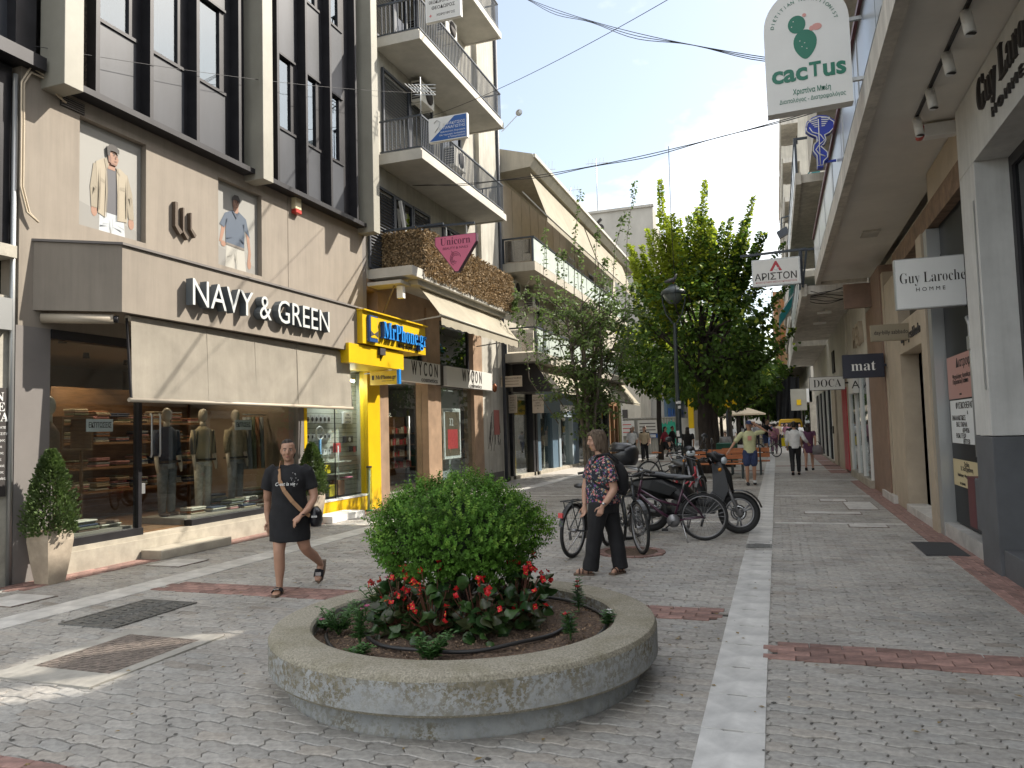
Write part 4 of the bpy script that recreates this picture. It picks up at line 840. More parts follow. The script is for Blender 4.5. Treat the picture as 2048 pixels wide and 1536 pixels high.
# awning over the cosmetics shop
t = thing('awning', 'sunlit cream awning with valance over the cosmetics shop', 'awning', (-7.3, 18, 4.2))
M_awn2 = mat('cream_awning', (.44, .40, .31), .9, var=.06, vscale=2, trans=.25, dirt=.2, dscale=1.2, bump=.1, bscale=40)
c = MB(); n = 40; V = []
for j, (x, z) in enumerate(((-7.75, 5.08), (-7.62, 4.92), (-7.42, 4.66), (-7.21, 4.38), (-7.20, 4.15))):
    for i in range(n+1):
        y = 15.75+5.45*i/n; V.append((x, y, z-(.03*math.sin(math.pi*i/n*3)**2 if 0 < j < 3 else 0)+(.015*math.sin(i*1.9) if j == 4 else 0)))
c.add(V, [(j*(n+1)+i, j*(n+1)+i+1, (j+1)*(n+1)+i+1, (j+1)*(n+1)+i) for j in range(4) for i in range(n)], sm=False); c.build('cloth', M_awn2, t)
MB().tube([(-7.205, 15.7, 4.38), (-7.205, 21.25, 4.38)], .03, 8).build('front_bar', M_crm, t); box('cassette', M_slab, t, -7.86, -7.62, 15.4, 21.3, 5.08, 5.19)
for y in (15.8, 21.1): MB().bar((-8.5, y, 4.25), (-7.22, y, 4.37), .03).build('arm', M_alu, t)
t = thing('small_canopy', 'short white canopy slab left of the cosmetics awning', 'canopy', (-8.1, 15, 5.2)); box('slab', M_slab, t, -8.6, -7.75, 14.82, 15.3, 5.02, 5.1); MB().bar((-8.0, 15.0, 5.02), (-8.5, 15.3, 4.4), .025).build('strut', M_rust, t); box('junction_box', M_wht, t, -7.95, -7.8, 15.0, 15.12, 4.72, 5.0)
# signs across the street on the balconies
M_pink = mat('pink_sign', (.62, .16, .27), .4); M_mar2 = mat('maroon_ink', (.12, .015, .05), .5); M_edge = mat('sign_edge', (.05, .02, .035), .5)
t = thing('beauty_salon_sign', 'pink triangular beauty salon sign hanging by the reed screened balcony', 'sign', (-6.95, 15.4, 5.3))
y = 15.4; P = [(-7.17, 6.12), (-6.14, 6.12), (-6.14, 5.93), (-6.60, 5.27), (-6.68, 5.27), (-7.17, 5.93)]
MB().prism([(x, y, z) for x, z in P[::-1]], (0, .12, 0)).build('case', M_edge, t); cx = -6.65
MB().prism([(cx+(x-cx)*.965, y-.004, 5.8+(z-5.8)*.965) for x, z in P[::-1]], (0, .004, 0)).build('panel', M_pink, t)
text(serif('Unicorn'), (-6.66, y-.0045, 5.98), UC, VZ, .24, M_mar2, t, ext=.001, width=.74, bold=-.004); text('BEAUTY & NAILS', (-6.66, y-.0045, 5.825), UC, VZ, .075, M_mar2, t, ext=.001, width=.62, bold=.012)
em = MB()
for r0, r1, a0 in ((.10, .085, .6), (.075, .06, .9), (.13, .12, .2)):
    em.tube([(-6.66+r0*math.cos(a0+a*.35), y-.006, 5.58+r1*1.3*math.sin(a0+a*.35)) for a in range(13)], .0055, 4)
em.tube([(-6.73, y-.006, 5.66), (-6.76, y-.006, 5.77), (-6.70, y-.006, 5.69)], .005, 4); em.tube([(-6.74, y-.006, 5.62), (-6.79, y-.006, 5.53), (-6.73, y-.006, 5.50), (-6.68, y-.006, 5.54)], .005, 4)
em.build('unicorn_emblem', M_mar2, t); MB().bar((-7.5, 15.46, 6.40), (-6.2, 15.46, 6.36), .05).build('bracket', M_rail, t)
for x in (-6.9, -6.4): MB().bar((x, 15.46, 6.12), (x, 15.46, 6.38), .02).build('hanger', M_alu, t)
t = thing('orthopaedist_sign', 'blue and white diagonal doctor sign on the middle balcony corner', 'sign', (-6.75, 15.3, 8.3)); y = 15.26
M_bs = mat('blue_sign', (.025, .10, .33), .4)
box('case', M_wht, t, -7.19, -6.24, y, y+.10, 8.28, 8.84); MB().prism([(-7.17, y-.003, 8.3), (-6.26, y-.003, 8.3), (-6.26, y-.003, 8.82), (-6.55, y-.003, 8.82)], (0, .003, 0)).build('blue_field', M_bs, t)
for s_, z, h_ in (('ΚΑΡΑΚΙΤΣΙΟΣ', 8.66, .085), ('Κ. ΠΑΝΑΓΙΩΤΗΣ', 8.57, .085), ('Ορθοπαιδικός Χειρουργός', 8.48, .05), ('Επιστημονικός Συνεργάτης', 8.41, .05), ('& Τραυματολόγος', 8.35, .05)): text(s_, (-6.28, y-.0035, z), UC, VZ, h_, M_wht, t, ext=.001, align='RIGHT')
MB().tube([(-7.05, y-.004, 8.72), (-6.98, y-.004, 8.78), (-6.9, y-.004, 8.72), (-6.95, y-.004, 8.6), (-7.04, y-.004, 8.5)], .01, 4).build('emblem', M_alu, t)
t = thing('surgeon_sign', 'white surgeon sign with black lettering on the upper balcony corner', 'sign', (-6.75, 15.3, 11.1)); box('case', M_wht, t, -7.21, -6.33, y, y+.10, 11.12, 11.8); box('face', M_sgn, t, -7.18, -6.36, y-.003, y, 11.15, 11.78)
for s_, z, h_, m_ in (('ΘΕΟΔΩΡΟΠΟΥΛΟΣ', 11.57, .105, M_dark), ('ΘΕΟΔΩΡΟΣ', 11.43, .105, M_dark), ('ΧΕΙΡΟΥΡΓΟΣ', 11.25, .075, M_dark)): text(s_, (-6.76+(.06 if z < 11.3 else 0), y-.004, z), UC, VZ, h_, m_, t, ext=.001, bold=.01, width=(.72 if z > 11.5 else None))
text('+', (-7.08, y-.004, 11.25), UC, VZ, .13, PR[2], t, ext=.001, bold=.02)
# air conditioners
M_ac = mat('ac_white', (.60, .58, .52), .5, var=.05, dirt=.2, dscale=3)
def ac(x, y, z, lb, w=.78, h=.55, d=.30):
    t = thing('air_conditioner', lb, 'air conditioner', (x, y, z), 'air conditioner units on the left facades'); box('case', M_ac, t, x, x+d, y, y+w, z, z+h, bevel=.012)
    MB().lathe([(.21, .0), (.22, .012), (.0, .012)], (x+d, y+w*.6, z+h/2), 20, axis='X').build('fan_guard', M_dark, t)
    g_ = MB()
    for k in range(7): g_.box(x+.03, x+d-.03, y-.006, y, z+.06+.065*k, z+.10+.065*k)
    g_.build('side_vent', M_dark, t)
    for q in (y+.1, y+w-.1): MB().bar((x-.1, q, z-.02), (x+d-.05, q, z-.02), .035).build('bracket', M_ac, t)
ac(-8.5, 17.0, 10.2, 'air conditioner above the dark shutters of the middle balcony'); ac(-8.3, 18.2, 12.6, 'air conditioner behind the white surgeon sign'); ac(-8.3, 18.6, 9.0, 'air conditioner behind the blue doctor sign')
ac(-8.55, 24.0, 6.3, 'air conditioner just right of the reed screened balcony'); ac(-8.55, 26.2, 6.2, 'air conditioner on the cream wall below the glass balcony'); ac(-8.55, 29.8, 6.1, 'air conditioner half hidden by the young tree'); ac(-8.5, 36, 8.4, 'small air conditioner below the far awning of the cream building')
t = thing('tv_antenna', 'white television aerial on the corner of the middle balcony', 'antenna', (-7.5, 15.5, 9.0)); MB().tube([(-7.5, 15.5, 9.0), (-7.5, 15.5, 10.0)], .015).build('mast', M_alu, t)
o = MB(); o.bar((-7.75, 15.4, 9.75), (-7.2, 15.55, 9.6), .02)
for k in range(7): o.bar((-7.75+.09*k, 15.2, 9.76-.025*k), (-7.75+.09*k, 15.7, 9.76-.025*k), .012)
for k in range(4): o.bar((-7.55, 15.3, 9.5+.08*k), (-7.1, 15.5, 9.5+.08*k), .012)
o.build('aerial', M_alu, t)
t = thing('satellite_dish', 'small satellite dish at the far corner of the upper balcony', 'antenna', (-7.3, 21.2, 10.6)); MB().bar((-7.45, 21.0, 10.75), (-7.05, 21.3, 11.3), .03).build('arm', M_alu, t); MB().lathe([(0, 0), (.07, .015), (.11, .04)], (-7.0, 21.3, 11.4), 14, axis='Y').build('dish', M_alu, t)

# ================================================================== cream building beyond
C3 = thing('cream_corner_building', 'cream three storey building with long roof eave and glass balcony beyond the apartments', 'building', (XL, 34, 0))
M_c3 = mat('cream_render', (.48, .44, .365), .85, var=.05, vscale=1.5, streak=.2, dirt=.2, dscale=.8)
M_c3b = mat('salmon_panel', (.52, .45, .37), .8, var=.05)
M_tgl = mat('frosted_glass', (.52, .58, .54), .25, var=.06, vscale=3)
box('wall', M_c3, C3, -14, XL, 23.6, 43.5, 4.0, 10.75); box('wall', M_c3, C3, -14, -9.2, 23.6, 43.5, 0, 4.0)
o = MB(); o.prism([(-8.6, 23.6, 10.45), (-7.42, 23.6, 10.52), (-7.25, 23.6, 10.75), (-7.32, 23.6, 10.95), (-8.7, 23.6, 11.35)], (0, 19.6, 0)); o.build('roof_eave', M_c3, C3)
box('roof_gutter', M_slab, C3, -7.27, -7.18, 23.5, 43.3, 10.78, 10.9)
for k in range(8): box('wall_panel', M_c3b, C3, -8.6, -8.57, 24.0+1.05*k, 24.98+1.05*k, 7.4, 10.3)
for a in (32.6, 34.4, 36.4, 38.6, 41): f = box('window_frame', M_slab, C3, -8.6, -8.55, a, a+1.3, 7.8, 9.6); box('pane', M_dgl, f, -8.55, -8.54, a+.1, a+1.2, 7.9, 9.5)
for k, (zb, yend) in enumerate(((7.0, 40), (3.95, 40))):
    o = MB(); o.box(-8.6, -7.35, 23.62, yend, zb, zb+.30); o.build('balcony_slab', M_c3, C3)
    for q in range(11): 
        y0 = 23.7+1.5*q
        if y0+1.4 < yend: box('glass_panel', M_tgl, C3, -7.42, -7.39, y0, y0+1.4, zb+.34, zb+1.1)
    o = MB(); o.box(-7.44, -7.36, 23.65, yend, zb+1.12, zb+1.17); o.box(-8.5, -7.44, 23.65, 23.7, zb+1.12, zb+1.17); o.box(-8.5, -8.44, 23.65, 23.7, zb+.3, zb+1.12); o.box(-7.46, -7.40, 23.65, 23.7, zb+.3, zb+1.12); o.build('railing', M_rail, C3)
    box('glass_panel', glass('grey_screen', (.5, .5, .5), .1, .3), C3, -8.4, -7.5, 23.66, 23.68, zb+.35, zb+1.08)
for a in (27.3, 29.6, 33, 35.5): f = box('window_frame', M_slab, C3, -8.6, -8.55, a, a+1.2, 4.6, 6.6); box('pane', M_dgl, f, -8.55, -8.54, a+.1, a+1.1, 4.7, 6.5)
def simple_awning(lb, y0, y1, p0, p1, m_, val=.2, sides=False):
    t = thing('awning', lb, 'awning', ((p0[0]+p1[0])/2, (y0+y1)/2, p1[1])); n = 14; V = []; c = MB()
    for x, z in (p0, ((p0[0]+p1[0])/2, (p0[1]+p1[1])/2-.02), p1, (p1[0]+.01, p1[1]-val)):
        for i in range(n+1): V.append((x, y0+(y1-y0)*i/n, z))
    c.add(V, [(j*(n+1)+i, j*(n+1)+i+1, (j+1)*(n+1)+i+1, (j+1)*(n+1)+i) for j in range(3) for i in range(n)]); c.build('cloth', m_, t); MB().tube([(p1[0], y0-.05, p1[1]), (p1[0], y1+.05, p1[1])], .03, 6).build('front_bar', M_crm, t)
    for y in (y0+.03, y1-.03): MB().bar((p0[0]-.3, y, p0[1]-.6), (p1[0], y, p1[1]), .035).build('arm', M_alu, t)
    return t
simple_awning('long cream awning hanging from the roof eave of the cream building, near half', 23.9, 31.4, (-7.5, 10.4), (-6.95, 8.85), M_awn2)
simple_awning('long cream awning hanging from the roof eave of the cream building, far half', 31.7, 40, (-7.5, 10.4), (-6.95, 8.85), M_awn2)
simple_awning('peach awning over the blue fronted jewellery shop', 24.4, 31.8, (-7.95, 4.2), (-7.15, 3.05), M_awn2, .1)
simple_awning('cream awning over the farther left shops, behind the young tree', 33.0, 41, (-7.95, 4.2), (-7.0, 2.95), M_awn2, .1)
MB().prism([(-8.5, 24.35, 4.3), (-7.9, 24.35, 4.25), (-7.12, 24.35, 3.1), (-7.12, 24.35, 2.95), (-8.5, 24.35, 3.0)], (0, .04, 0)).build('awning_side', M_dark, C3)
# shops of the cream building
D1 = thing('bag_shop', 'shop with dark bronze posts and folding glass right of the graffitied pier', 'shop', (XL, 25.2, 0))
for y in (23.65, 24.2, 26.5, 26.85): box('post', M_blk, D1, -8.75, -8.5, y, y+.22, -.02, 3.0)
box('lintel', M_blk, D1, -8.7, -8.55, 23.6, 27.1, 3.0, 3.95); box('sill', M_stn, D1, -9.1, -8.5, 23.6, 27.1, -.02, .12); box('shop_glass', M_sgl, D1, -8.66, -8.65, 24.42, 26.5, .12, 3.0); box('back_wall', M_old, D1, -11.2, -11.1, 23.6, 27.1, 0, 3.1); box('shop_floor', M_old, D1, -11.2, -8.7, 23.6, 27.1, 0, .11)
box('counter', M_wht, D1, -9.8, -9.3, 24.5, 25.3, .11, .95); box('display_stand', M_yel, D1, -9.2, -9.0, 25.6, 25.9, .11, 1.0); box('side_wall', M_old, D1, -11.1, -8.7, 27.0, 27.1, .11, 3.0)
t = thing('round_cornered_sign', 'round cornered cream menu sign hanging in front of the dark shop', 'sign', (-8.2, 24, 2.25)); box('board', mat('cream_sign', (.45, .37, .28), .5), t, -8.58, -8.24, 23.97, 24.03, 2.26, 2.88, bevel=.015)
for k in range(6): text(('BAGS', 'SHOES', 'BELTS', 'MORE', 'ΤΣΑΝΤΕΣ', 'ΕΙΔΗ')[k], (-8.41, 23.965, 2.78-.085*k), UC, VZ, .06, M_dark, t, ext=.001)
t = thing('round_cornered_sign', 'second round cornered cream sign, hanging before the blue shop', 'sign', (-7.5, 24, 2.25)); box('board', MATS['cream_sign'], t, -7.70, -7.30, 23.97, 24.03, 2.23, 2.85, bevel=.015); MB().bar((-8.5, 24, 2.92), (-7.3, 24, 2.92), .02).build('bracket', M_dark, t)
for k in range(5): text(('ΤΣΑΝΤΕΣ', 'ΒΑΛΙΤΣΕΣ', 'NEW', 'ΖΩΝΕΣ', '&')[k], (-7.5, 23.965, 2.75-.09*k), UC, VZ, .07, M_dark, t, ext=.001)
t = thing('bracket_sign', 'cream rectangular office sign on thin rods right of the cosmetics shop', 'sign', (-8.1, 23.2, 3.1)); box('board', MATS['cream_sign'], t, -8.5, -7.78, 23.17, 23.24, 3.10, 3.46)
text('ΣΥΜΒΟΛΑΙΟΓΡΑΦΕΙΟ', (-8.14, 23.167, 3.38), UC, VZ, .07, M_dark, t, ext=.001)
for z in (3.28, 3.18): box('print_line', M_dark, t, -8.4, -7.88, 23.166, 23.17, z, z+.012)
for z in (3.12, 3.44): MB().bar((-8.57, 23.2, z), (-7.8, 23.2, z), .015).build('rod', M_alu, t)
J = thing('jewellery_shop', 'slate blue jewellery shop front with white letters over its white door frame', 'shop', (XL, 31, 0))
M_sb = mat('slate_blue', (.10, .155, .21), .45, var=.05); M_sbl = mat('pale_blue_frame', (.30, .36, .40), .45)
for a, b in ((27.1, 27.6), (29.2, 30.0), (32.3, 33.4), (35.6, 36.2)): box('pier', M_sb, J, -8.9, -8.55, a, b, -.02, 2.35)
box('fascia', M_sb, J, -8.9, -8.55, 27.1, 36.2, 2.35, 3.95); 
for a, b in ((27.6, 29.2), (30.3, 32.1), (33.4, 35.6)): box('shop_glass', M_sgl, J, -8.66, -8.65, a, b, .12, 2.35)
box('back_wall', M_sb, J, -10.6, -10.5, 27.1, 36.2, 0, 3.0); box('sill', M_stn, J, -9, -8.45, 27.1, 36.2, -.02, .12); box('shop_floor', M_wht, J, -10.5, -8.9, 27.1, 36.2, 0, .11)
for a, b, z0, z1 in ((30.0, 30.3, -.02, 2.35), (32.1, 32.3, -.02, 2.35), (30.3, 32.1, 2.2, 2.349)): box('door_frame', M_sbl, J, -8.9, -8.5, a, b, z0, z1)
text('SWAROVSKI', (-8.54, 31.6, 2.55), UL, VZ, .42, M_wht, J, ext=.02, width=2.3, split=True)
for k in range(8): box('display_tile', M_sbl, J, -10.49, -10.47, 31.2+.22*(k % 2), 31.4+.22*(k % 2), .6+.2*k, .77+.2*k)
t = thing('dark_shop', 'black fronted optician shop beyond the blue jewellery shop', 'shop', (XL, 38, 0))
for a in (36.2, 37.9, 39.6): box('pier', M_blk, t, -8.9, -8.5, a, a+.3, -.02, 2.9)
box('shop_glass', M_sgl, t, -8.65, -8.64, 36.5, 39.6, .1, 2.7); box('fascia', M_blk, t, -8.8, -8.55, 36.2, 39.9, 2.9, 3.94); text('NOS', (-8.63, 38.7, 1.3), UL, VZ, .35, M_wht, t, ext=.002); box('back_wall', M_old, t, -10.5, -10.4, 36.2, 40, 0, 3)
t = thing('wooden_shop', 'last left shop with brown door frames and an olive corner post', 'shop', (XL, 41.5, 0)); M_olv = mat('olive_paint', (.22, .21, .09), .6)
for a in (40.0, 41.2, 42.2): box('door_frame', M_wood, t, -8.8, -8.5, a, a+.22, -.02, 2.9)
box('lintel', M_wood, t, -8.8, -8.52, 40, 42.4, 2.9, 3.2); box('shop_glass', M_sgl, t, -8.65, -8.64, 40.2, 42.3, .1, 2.9); box('corner_post', M_olv, t, -8.8, -8.45, 42.5, 43.3, -.02, 3.9); box('corner_strip', M_wht, t, -8.45, -8.42, 43.0, 43.3, .1, 3.6); box('back_wall', M_old, t, -10.5, -10.4, 40, 43.3, 0, 3.9); box('fascia', M_c3, t, -8.8, -8.55, 40, 42.5, 3.2, 3.94)
# ---------------------------------------------------------------- far left
H = thing('site_hoarding', 'corrugated grey construction hoarding with green graffiti and notices across the side street', 'hoarding', (-7.2, 46.5, 0))
M_cor = mat('corrugated_sheet', (.42, .41, .38), .6, var=.06); M_grf = mat('green_graffiti', (.03, .36, .24), .6)
cv = MB(); V = []; n = 96
for i in range(n+1):
    x = -9.6+3.9*i/n; V += [(x, 46.5+.03*math.sin(i*math.pi/2), .05), (x, 46.5+.03*math.sin(i*math.pi/2), 2.2)]
cv.add(V, [(2*i, 2*i+2, 2*i+3, 2*i+1) for i in range(n)]); cv.build('corrugated_panel', M_cor, H); box('kerb', M_cem, H, -9.7, -5.6, 46.3, 46.7, -.02, .12); box('top_rail', M_cor, H, -9.65, -5.6, 46.45, 46.56, 2.2, 2.26)
cv = MB(); cv.box(-5.7, -5.64, 46.5, 52, .05, 2.2); cv.build('corrugated_panel', M_cor, H)
for k, (x0, x1, z0, z1) in enumerate(((-6.7, -6.25, .75, 2.0), (-6.25, -5.8, .5, 2.1))):
    g_ = MB(); rg = random.Random(k); g_.prism([(x0+(x1-x0)*q/8, 46.43, z0+rg.uniform(-.1, .25)) for q in range(9)]+[(x1-(x1-x0)*q/8, 46.43, z1-rg.uniform(0, .25)) for q in range(9)], (0, .02, 0)); g_.build('graffiti_paint', M_grf, H)
MB().prism([(-6.45, 46.42, .25), (-6.1, 46.42, .25), (-6.15, 46.42, 1.2), (-6.4, 46.42, 1.15)], (0, .01, 0)).build('graffiti_paint', mat('pink_graffiti', (.45, .25, .17), .7), H)
for lb, x0, x1, z0, z1, m_ in (('white site notice on the left of the hoarding', -9.3, -8.3, 1.15, 2.1, M_wht), ('large pale notice with a dark diagonal on the hoarding', -8.1, -6.8, 1.3, 2.1, M_sgn), ('blue notice below the pale one on the hoarding', -7.7, -6.8, 1.0, 1.25, M_bs)):
    t = thing('notice_board', lb, 'notice', ((x0+x1)/2, 46.4, z0), 'notices on the hoarding'); box('board', m_, t, x0, x1, 46.38, 46.42, z0, z1)
    for k in range(3): box('print_line', PR[2] if m_ is M_wht else M_dark if m_ is not M_bs else M_wht, t, x0+.12, x1-.2, 46.374, 46.38, z0+(z1-z0)*(.25+.25*k)-.03, z0+(z1-z0)*(.25+.25*k)+.02)
B26 = thing('tall_blank_building', 'tall grey concrete building with a blank side wall numbered 26', 'building', (-16, 70, 0))
M_b26 = mat('old_concrete', (.45, .43, .39), .9, var=.08, vscale=.4, dirt=.3, dscale=.25, stretch=(1, 1, .4))
box('side_wall', M_b26, B26, -40, -8.6, 60, 62, 0, 19.4); box('building_block', M_b26, B26, -40, -8.7, 62, 120, 0, 18.5); box('coping', M_b26, B26, -40, -8.5, 59.85, 60.15, 19.4, 19.6); text('26', (-13.4, 59.98, 18.3), UC, VZ, 1.6, M_dark, B26, ext=.02, bold=.03)
for k in range(5):
    for q in range(8): f = box('window_frame', M_slab, B26, -8.7, -8.6, 64+6*q, 66+6*q, 4.5+3*k, 6.3+3*k); box('pane', M_dgl, f, -8.6, -8.59, 64.1+6*q, 65.9+6*q, 4.6+3*k, 6.2+3*k)
t = thing('stair_tower', 'low cream building behind the hoarding, lower part in view', 'building', (-12, 58, 0)); box('wall', M_c3, t, -20, -9.3, 55, 59.7, 0, 8.5)
for x in (-11.2, -13, -14.8): f = box('window_frame', M_dark, t, x, x+.9, 54.95, 55, 1.9, 3.0)
t = thing('yellow_corner_column', 'bright yellow painted corner column beyond the hoarding', 'column', (-5.5, 53, 0)); box('column', M_yel, t, -5.7, -5.35, 52.8, 53.2, 1.5, 5.5); box('column_base', M_wht, t, -5.7, -5.35, 52.8, 53.2, 0, 1.5)
t = thing('blue_shutter_shop', 'shop with dark blue shutters left of the big lime tree trunk, far away', 'shop', (-8, 66, 0)); box('front', M_sb, t, -8.6, -8.4, 62, 75, 0, 4.2); 
for q in range(5): box('shutter', M_bs, t, -8.4, -8.35, 63+2.4*q, 64.6+2.4*q, .1, 3.2)
for k, (x, y, z, h, lb) in enumerate(((-13.2, 60.5, 19.6, 4.6, 'tallest rooftop aerial above the blank building, right'), (-9.6, 33, 11.4, 2.6, 'thin rooftop aerial on the cream building, left'), (-15.6, 61, 19.6, 2.6, 'aerial mast left of the number 26 wall'))):
    t = thing('rooftop_aerial', lb, 'antenna', (x, y, z), 'rooftop aerials'); r_ = .04 if k != 1 else .02; MB().tube([(x, y, z-1), (x, y, z+h)], r_, 6).build('mast', M_alu, t); o = MB(); o.bar((x-.9*r_/.04, y, z+h*.93), (x+1.0*r_/.04, y, z+h*.9), r_)
    for q in range(5): o.bar((x-.7*r_/.04+.32*q*r_/.04, y, z+h*.93-.3), (x-.6*r_/.04+.32*q*r_/.04, y, z+h*.93+.35), r_*.6)
    o.build('aerial', M_alu, t)
# ================================================================== right side
M_rg = mat('pale_grey_render', (.60, .595, .57), .8, var=.05, vscale=2, bump=.05, bscale=150, dirt=.12, dscale=1, streak=.14)
M_rgd = mat('dark_grey_render', (.10, .104, .112), .7, var=.1, vscale=3, bump=.05, bscale=150)
M_sof = mat('soffit_paint', (.74, .71, .65), .85, var=.04, vscale=1, dirt=.14, dscale=.6)
M_sofe = mat('slab_edge_paint', (.66, .62, .55), .8, streak=.3, var=.06, vscale=2, dirt=.3, dscale=1.5)
M_beg = mat('beige_stone', (.44, .365, .275), .6, var=.07, vscale=3, dirt=.15, dscale=2)
M_brn = mat('brown_stone', (.22, .14, .10), .5, var=.15, vscale=3)
M_rw = mat('right_wall_cream', (.56, .525, .45), .85, streak=.2, var=.06, vscale=1, dirt=.2, dscale=.8)
M_red2 = mat('red_frame', (.42, .025, .04), .4)
GA = thing('menswear_building', 'grey fronted menswear building with deep balcony soffit on the right', 'building', (XR+2, 9, 0))
# near shop (menswear)
box('pier', M_rg, GA, 2.13, 2.9, 9.12, 9.78, 1.46, 4.4, bevel=.004); box('pier_base', M_rgd, GA, 2.125, 2.9, 9.10, 9.80, -.02, 1.45, bevel=.004)
box('sign_band', M_rg, GA, 2.13, 2.9, 1.2, 9.78, 4.4, 5.2)
box('window_reveal', M_rgd, GA, 2.6, 2.9, 8.9, 9.12, .3, 4.4); w = MB(); w.box(2.45, 2.52, 1.2, 9.12, 4.28, 4.4); w.box(2.45, 2.52, 9.02, 9.12, .3, 4.28); w.build('window_frame', M_blk, GA)
box('shop_glass', M_dgl, GA, 2.48, 2.49, 1.2, 9.02, .3, 4.28); box('window_step', M_rgd, GA, 2.16, 2.9, 1.2, 9.10, -.02, .28, bevel=.004); box('pier_joint', M_alu, GA, 2.119, 2.125, 9.2, 9.24, 1.95, 4.0)
box('back_wall', M_dk2, GA, 4.4, 4.5, 1.2, 9.1, .3, 4.4); box('shop_ceiling', M_dk2, GA, 2.55, 4.4, 1.2, 9.1, 4.35, 4.4)
text(serif('Guy Laroche'), (2.125, 8.75, 4.92), UR, VZ, .48, M_dark, GA, ext=.025, align='LEFT', width=2.1, bold=-.012, split=True); text('HOMME', (2.125, 8.28, 4.60), UR, VZ, .14, M_dark, GA, ext=.02, align='LEFT', width=.95, spacing=1.5, split=True)
# balcony slab over the pavement
o = MB(); o.box(1.22, 2.4, 1.2, 20.4, 5.22, 5.45); o.build('balcony_slab', M_sof, GA); o = MB(); o.box(1.10, 1.22, 1.2, 20.5, 5.14, 5.47); o.build('slab_edge', M_sofe, GA)
o = MB(); o.box(1.22, 2.3, 20.4, 20.5, 5.14, 5.47); o.build('slab_edge', M_sofe, GA)
M_wp = mat('balcony_panel', (.60, .62, .62), .35, var=.03)
for k in range(9): box('balcony_panel', M_wp if k > 5 else mat('grey_balcony_panel', (.30, .33, .36), .3), GA, 1.13, 1.16, 2.0+2.05*k, 4.0+2.05*k, 5.6, 6.3)
o = MB(); o.box(1.10, 1.18, 1.2, 20.4, 6.36, 6.42)
for k in range(10): o.box(1.12, 1.17, 1.2+2.13*k, 1.25+2.13*k, 5.47, 6.36)
o.build('railing', M_alu, GA); box('handrail', mat('maroon_rail', (.12, .03, .035), .5), GA, 1.08, 1.12, 1.2, 20.4, 6.30, 6.36)
HB = 11.2
w = MB(); w.box(2.4, 9, 1.2, 9.4, 5.45, HB); w.box(2.4, 9, 15.0, 20.5, 5.45, HB); w.box(2.4, 9, 9.4, 15.0, 5.45, 8.3); w.box(6.2, 9, 9.4, 15.0, 8.3, HB); w.box(2.4, 2.55, 9.4, 15.0, 9.8, HB); w.box(2.4, 2.55, 9.4, 9.95, 8.3, 9.8); w.box(2.4, 2.55, 11.7, 15.0, 8.3, 9.8); w.box(2.4, 2.5, 10.5, 10.75, 8.3, 9.8); w.box(2.9, 9, 1.2, 9.75, 4.41, 5.2); w.build('upper_wall', M_rw, GA)  # top floor has an added, unseen opening that throws sun patches on the paving
for k in range(2):
    z = 5.55+2.85*k
    for q in range(6):
        if k == 1 and q in (2, 3): continue
        f = box('window_frame', M_blk, GA, 2.36, 2.4, 1.5+3.1*q, 3.3+3.1*q, z, z+2.1); box('pane', M_gl, f, 2.35, 2.36, 1.55+3.1*q, 3.25+3.1*q, z+.05, z+2.05)
o = MB(); o.box(1.1, 2.4, 1.2, 8.7, 8.1, 8.35); o.box(1.1, 2.4, 12.0, 20.5, 8.1, 8.35); o.build('balcony_slab', M_sofe, GA); o = MB(); o.box(1.1, 1.15, 1.2, 8.7, 8.35, 9.3); o.box(1.1, 1.15, 12.0, 20.5, 8.35, 9.3); o.build('balcony_wall', M_rw, GA); w = MB(); w.box(1.1, 9, 1.2, 9.4, HB, HB+.25); w.box(1.1, 2.6, 9.4, 16.0, HB, HB+.25); w.box(6.2, 9, 9.4, 16.0, HB, HB+.25); w.box(1.1, 9, 16.0, 20.5, HB, HB+.25); w.build('roof_slab', M_sofe, GA)  # gaps in slabs and roof added to let that sun through
for k in range(13): box('sun_patch_slat', M_rw, GA, 2.44, 2.456, 9.95, 11.7, 8.32+.115*k, 8.32+.115*k+.036)  # unseen slats added across the opening to dim the sun patches
box('wall', M_rw, GA, 2.5, 9, 9.75, 20.5, -.02, 5.2)
# track lights under the soffit
t = thing('light_track', 'black light track on the soffit above the menswear sign', 'light track', (1.72, 8, 5.2)); box('rail', M_blk, t, 1.705, 1.735, 4.0, 9.75, 5.185, 5.218)
for k, y in enumerate((9.72, 8.92, 8.08, 7.3, 6.5)):
    t = thing('track_spotlight', ['white tubular spotlight farthest along the soffit track', 'second white tubular spotlight from the far end of the track', 'third white tubular spotlight, above the start of the black letters', 'white tubular spotlight at the top edge, nearest in view', 'white tubular spotlight on the near end of the track'][k], 'spotlight', (1.72, y, 5.1), 'white spotlights on the soffit track')
    MB().tube([(1.72, y, 5.18), (1.74, y-.04, 4.96)], .048, 14).build('lamp_tube', M_wht, t); MB().lathe([(.0, .0), (.045, .0)], (1.741, y-.042, 4.958), 12).build('lamp_glass', M_dark, t); MB().bar((1.72, y+.0, 5.12), (1.72, y+.05, 5.2), .025).build('joint', M_wht, t)
t = thing('alarm_siren', 'white alarm box with red end at the soffit corner above the pier', 'alarm', (2.0, 9.9, 5.0)); box('case', M_wht, t, 1.84, 2.19, 9.95, 10.1, 5.03, 5.19, bevel=.01); box('lens', MATS['red_plastic'], t, 1.76, 1.84, 9.95, 10.1, 5.03, 5.19, bevel=.02)
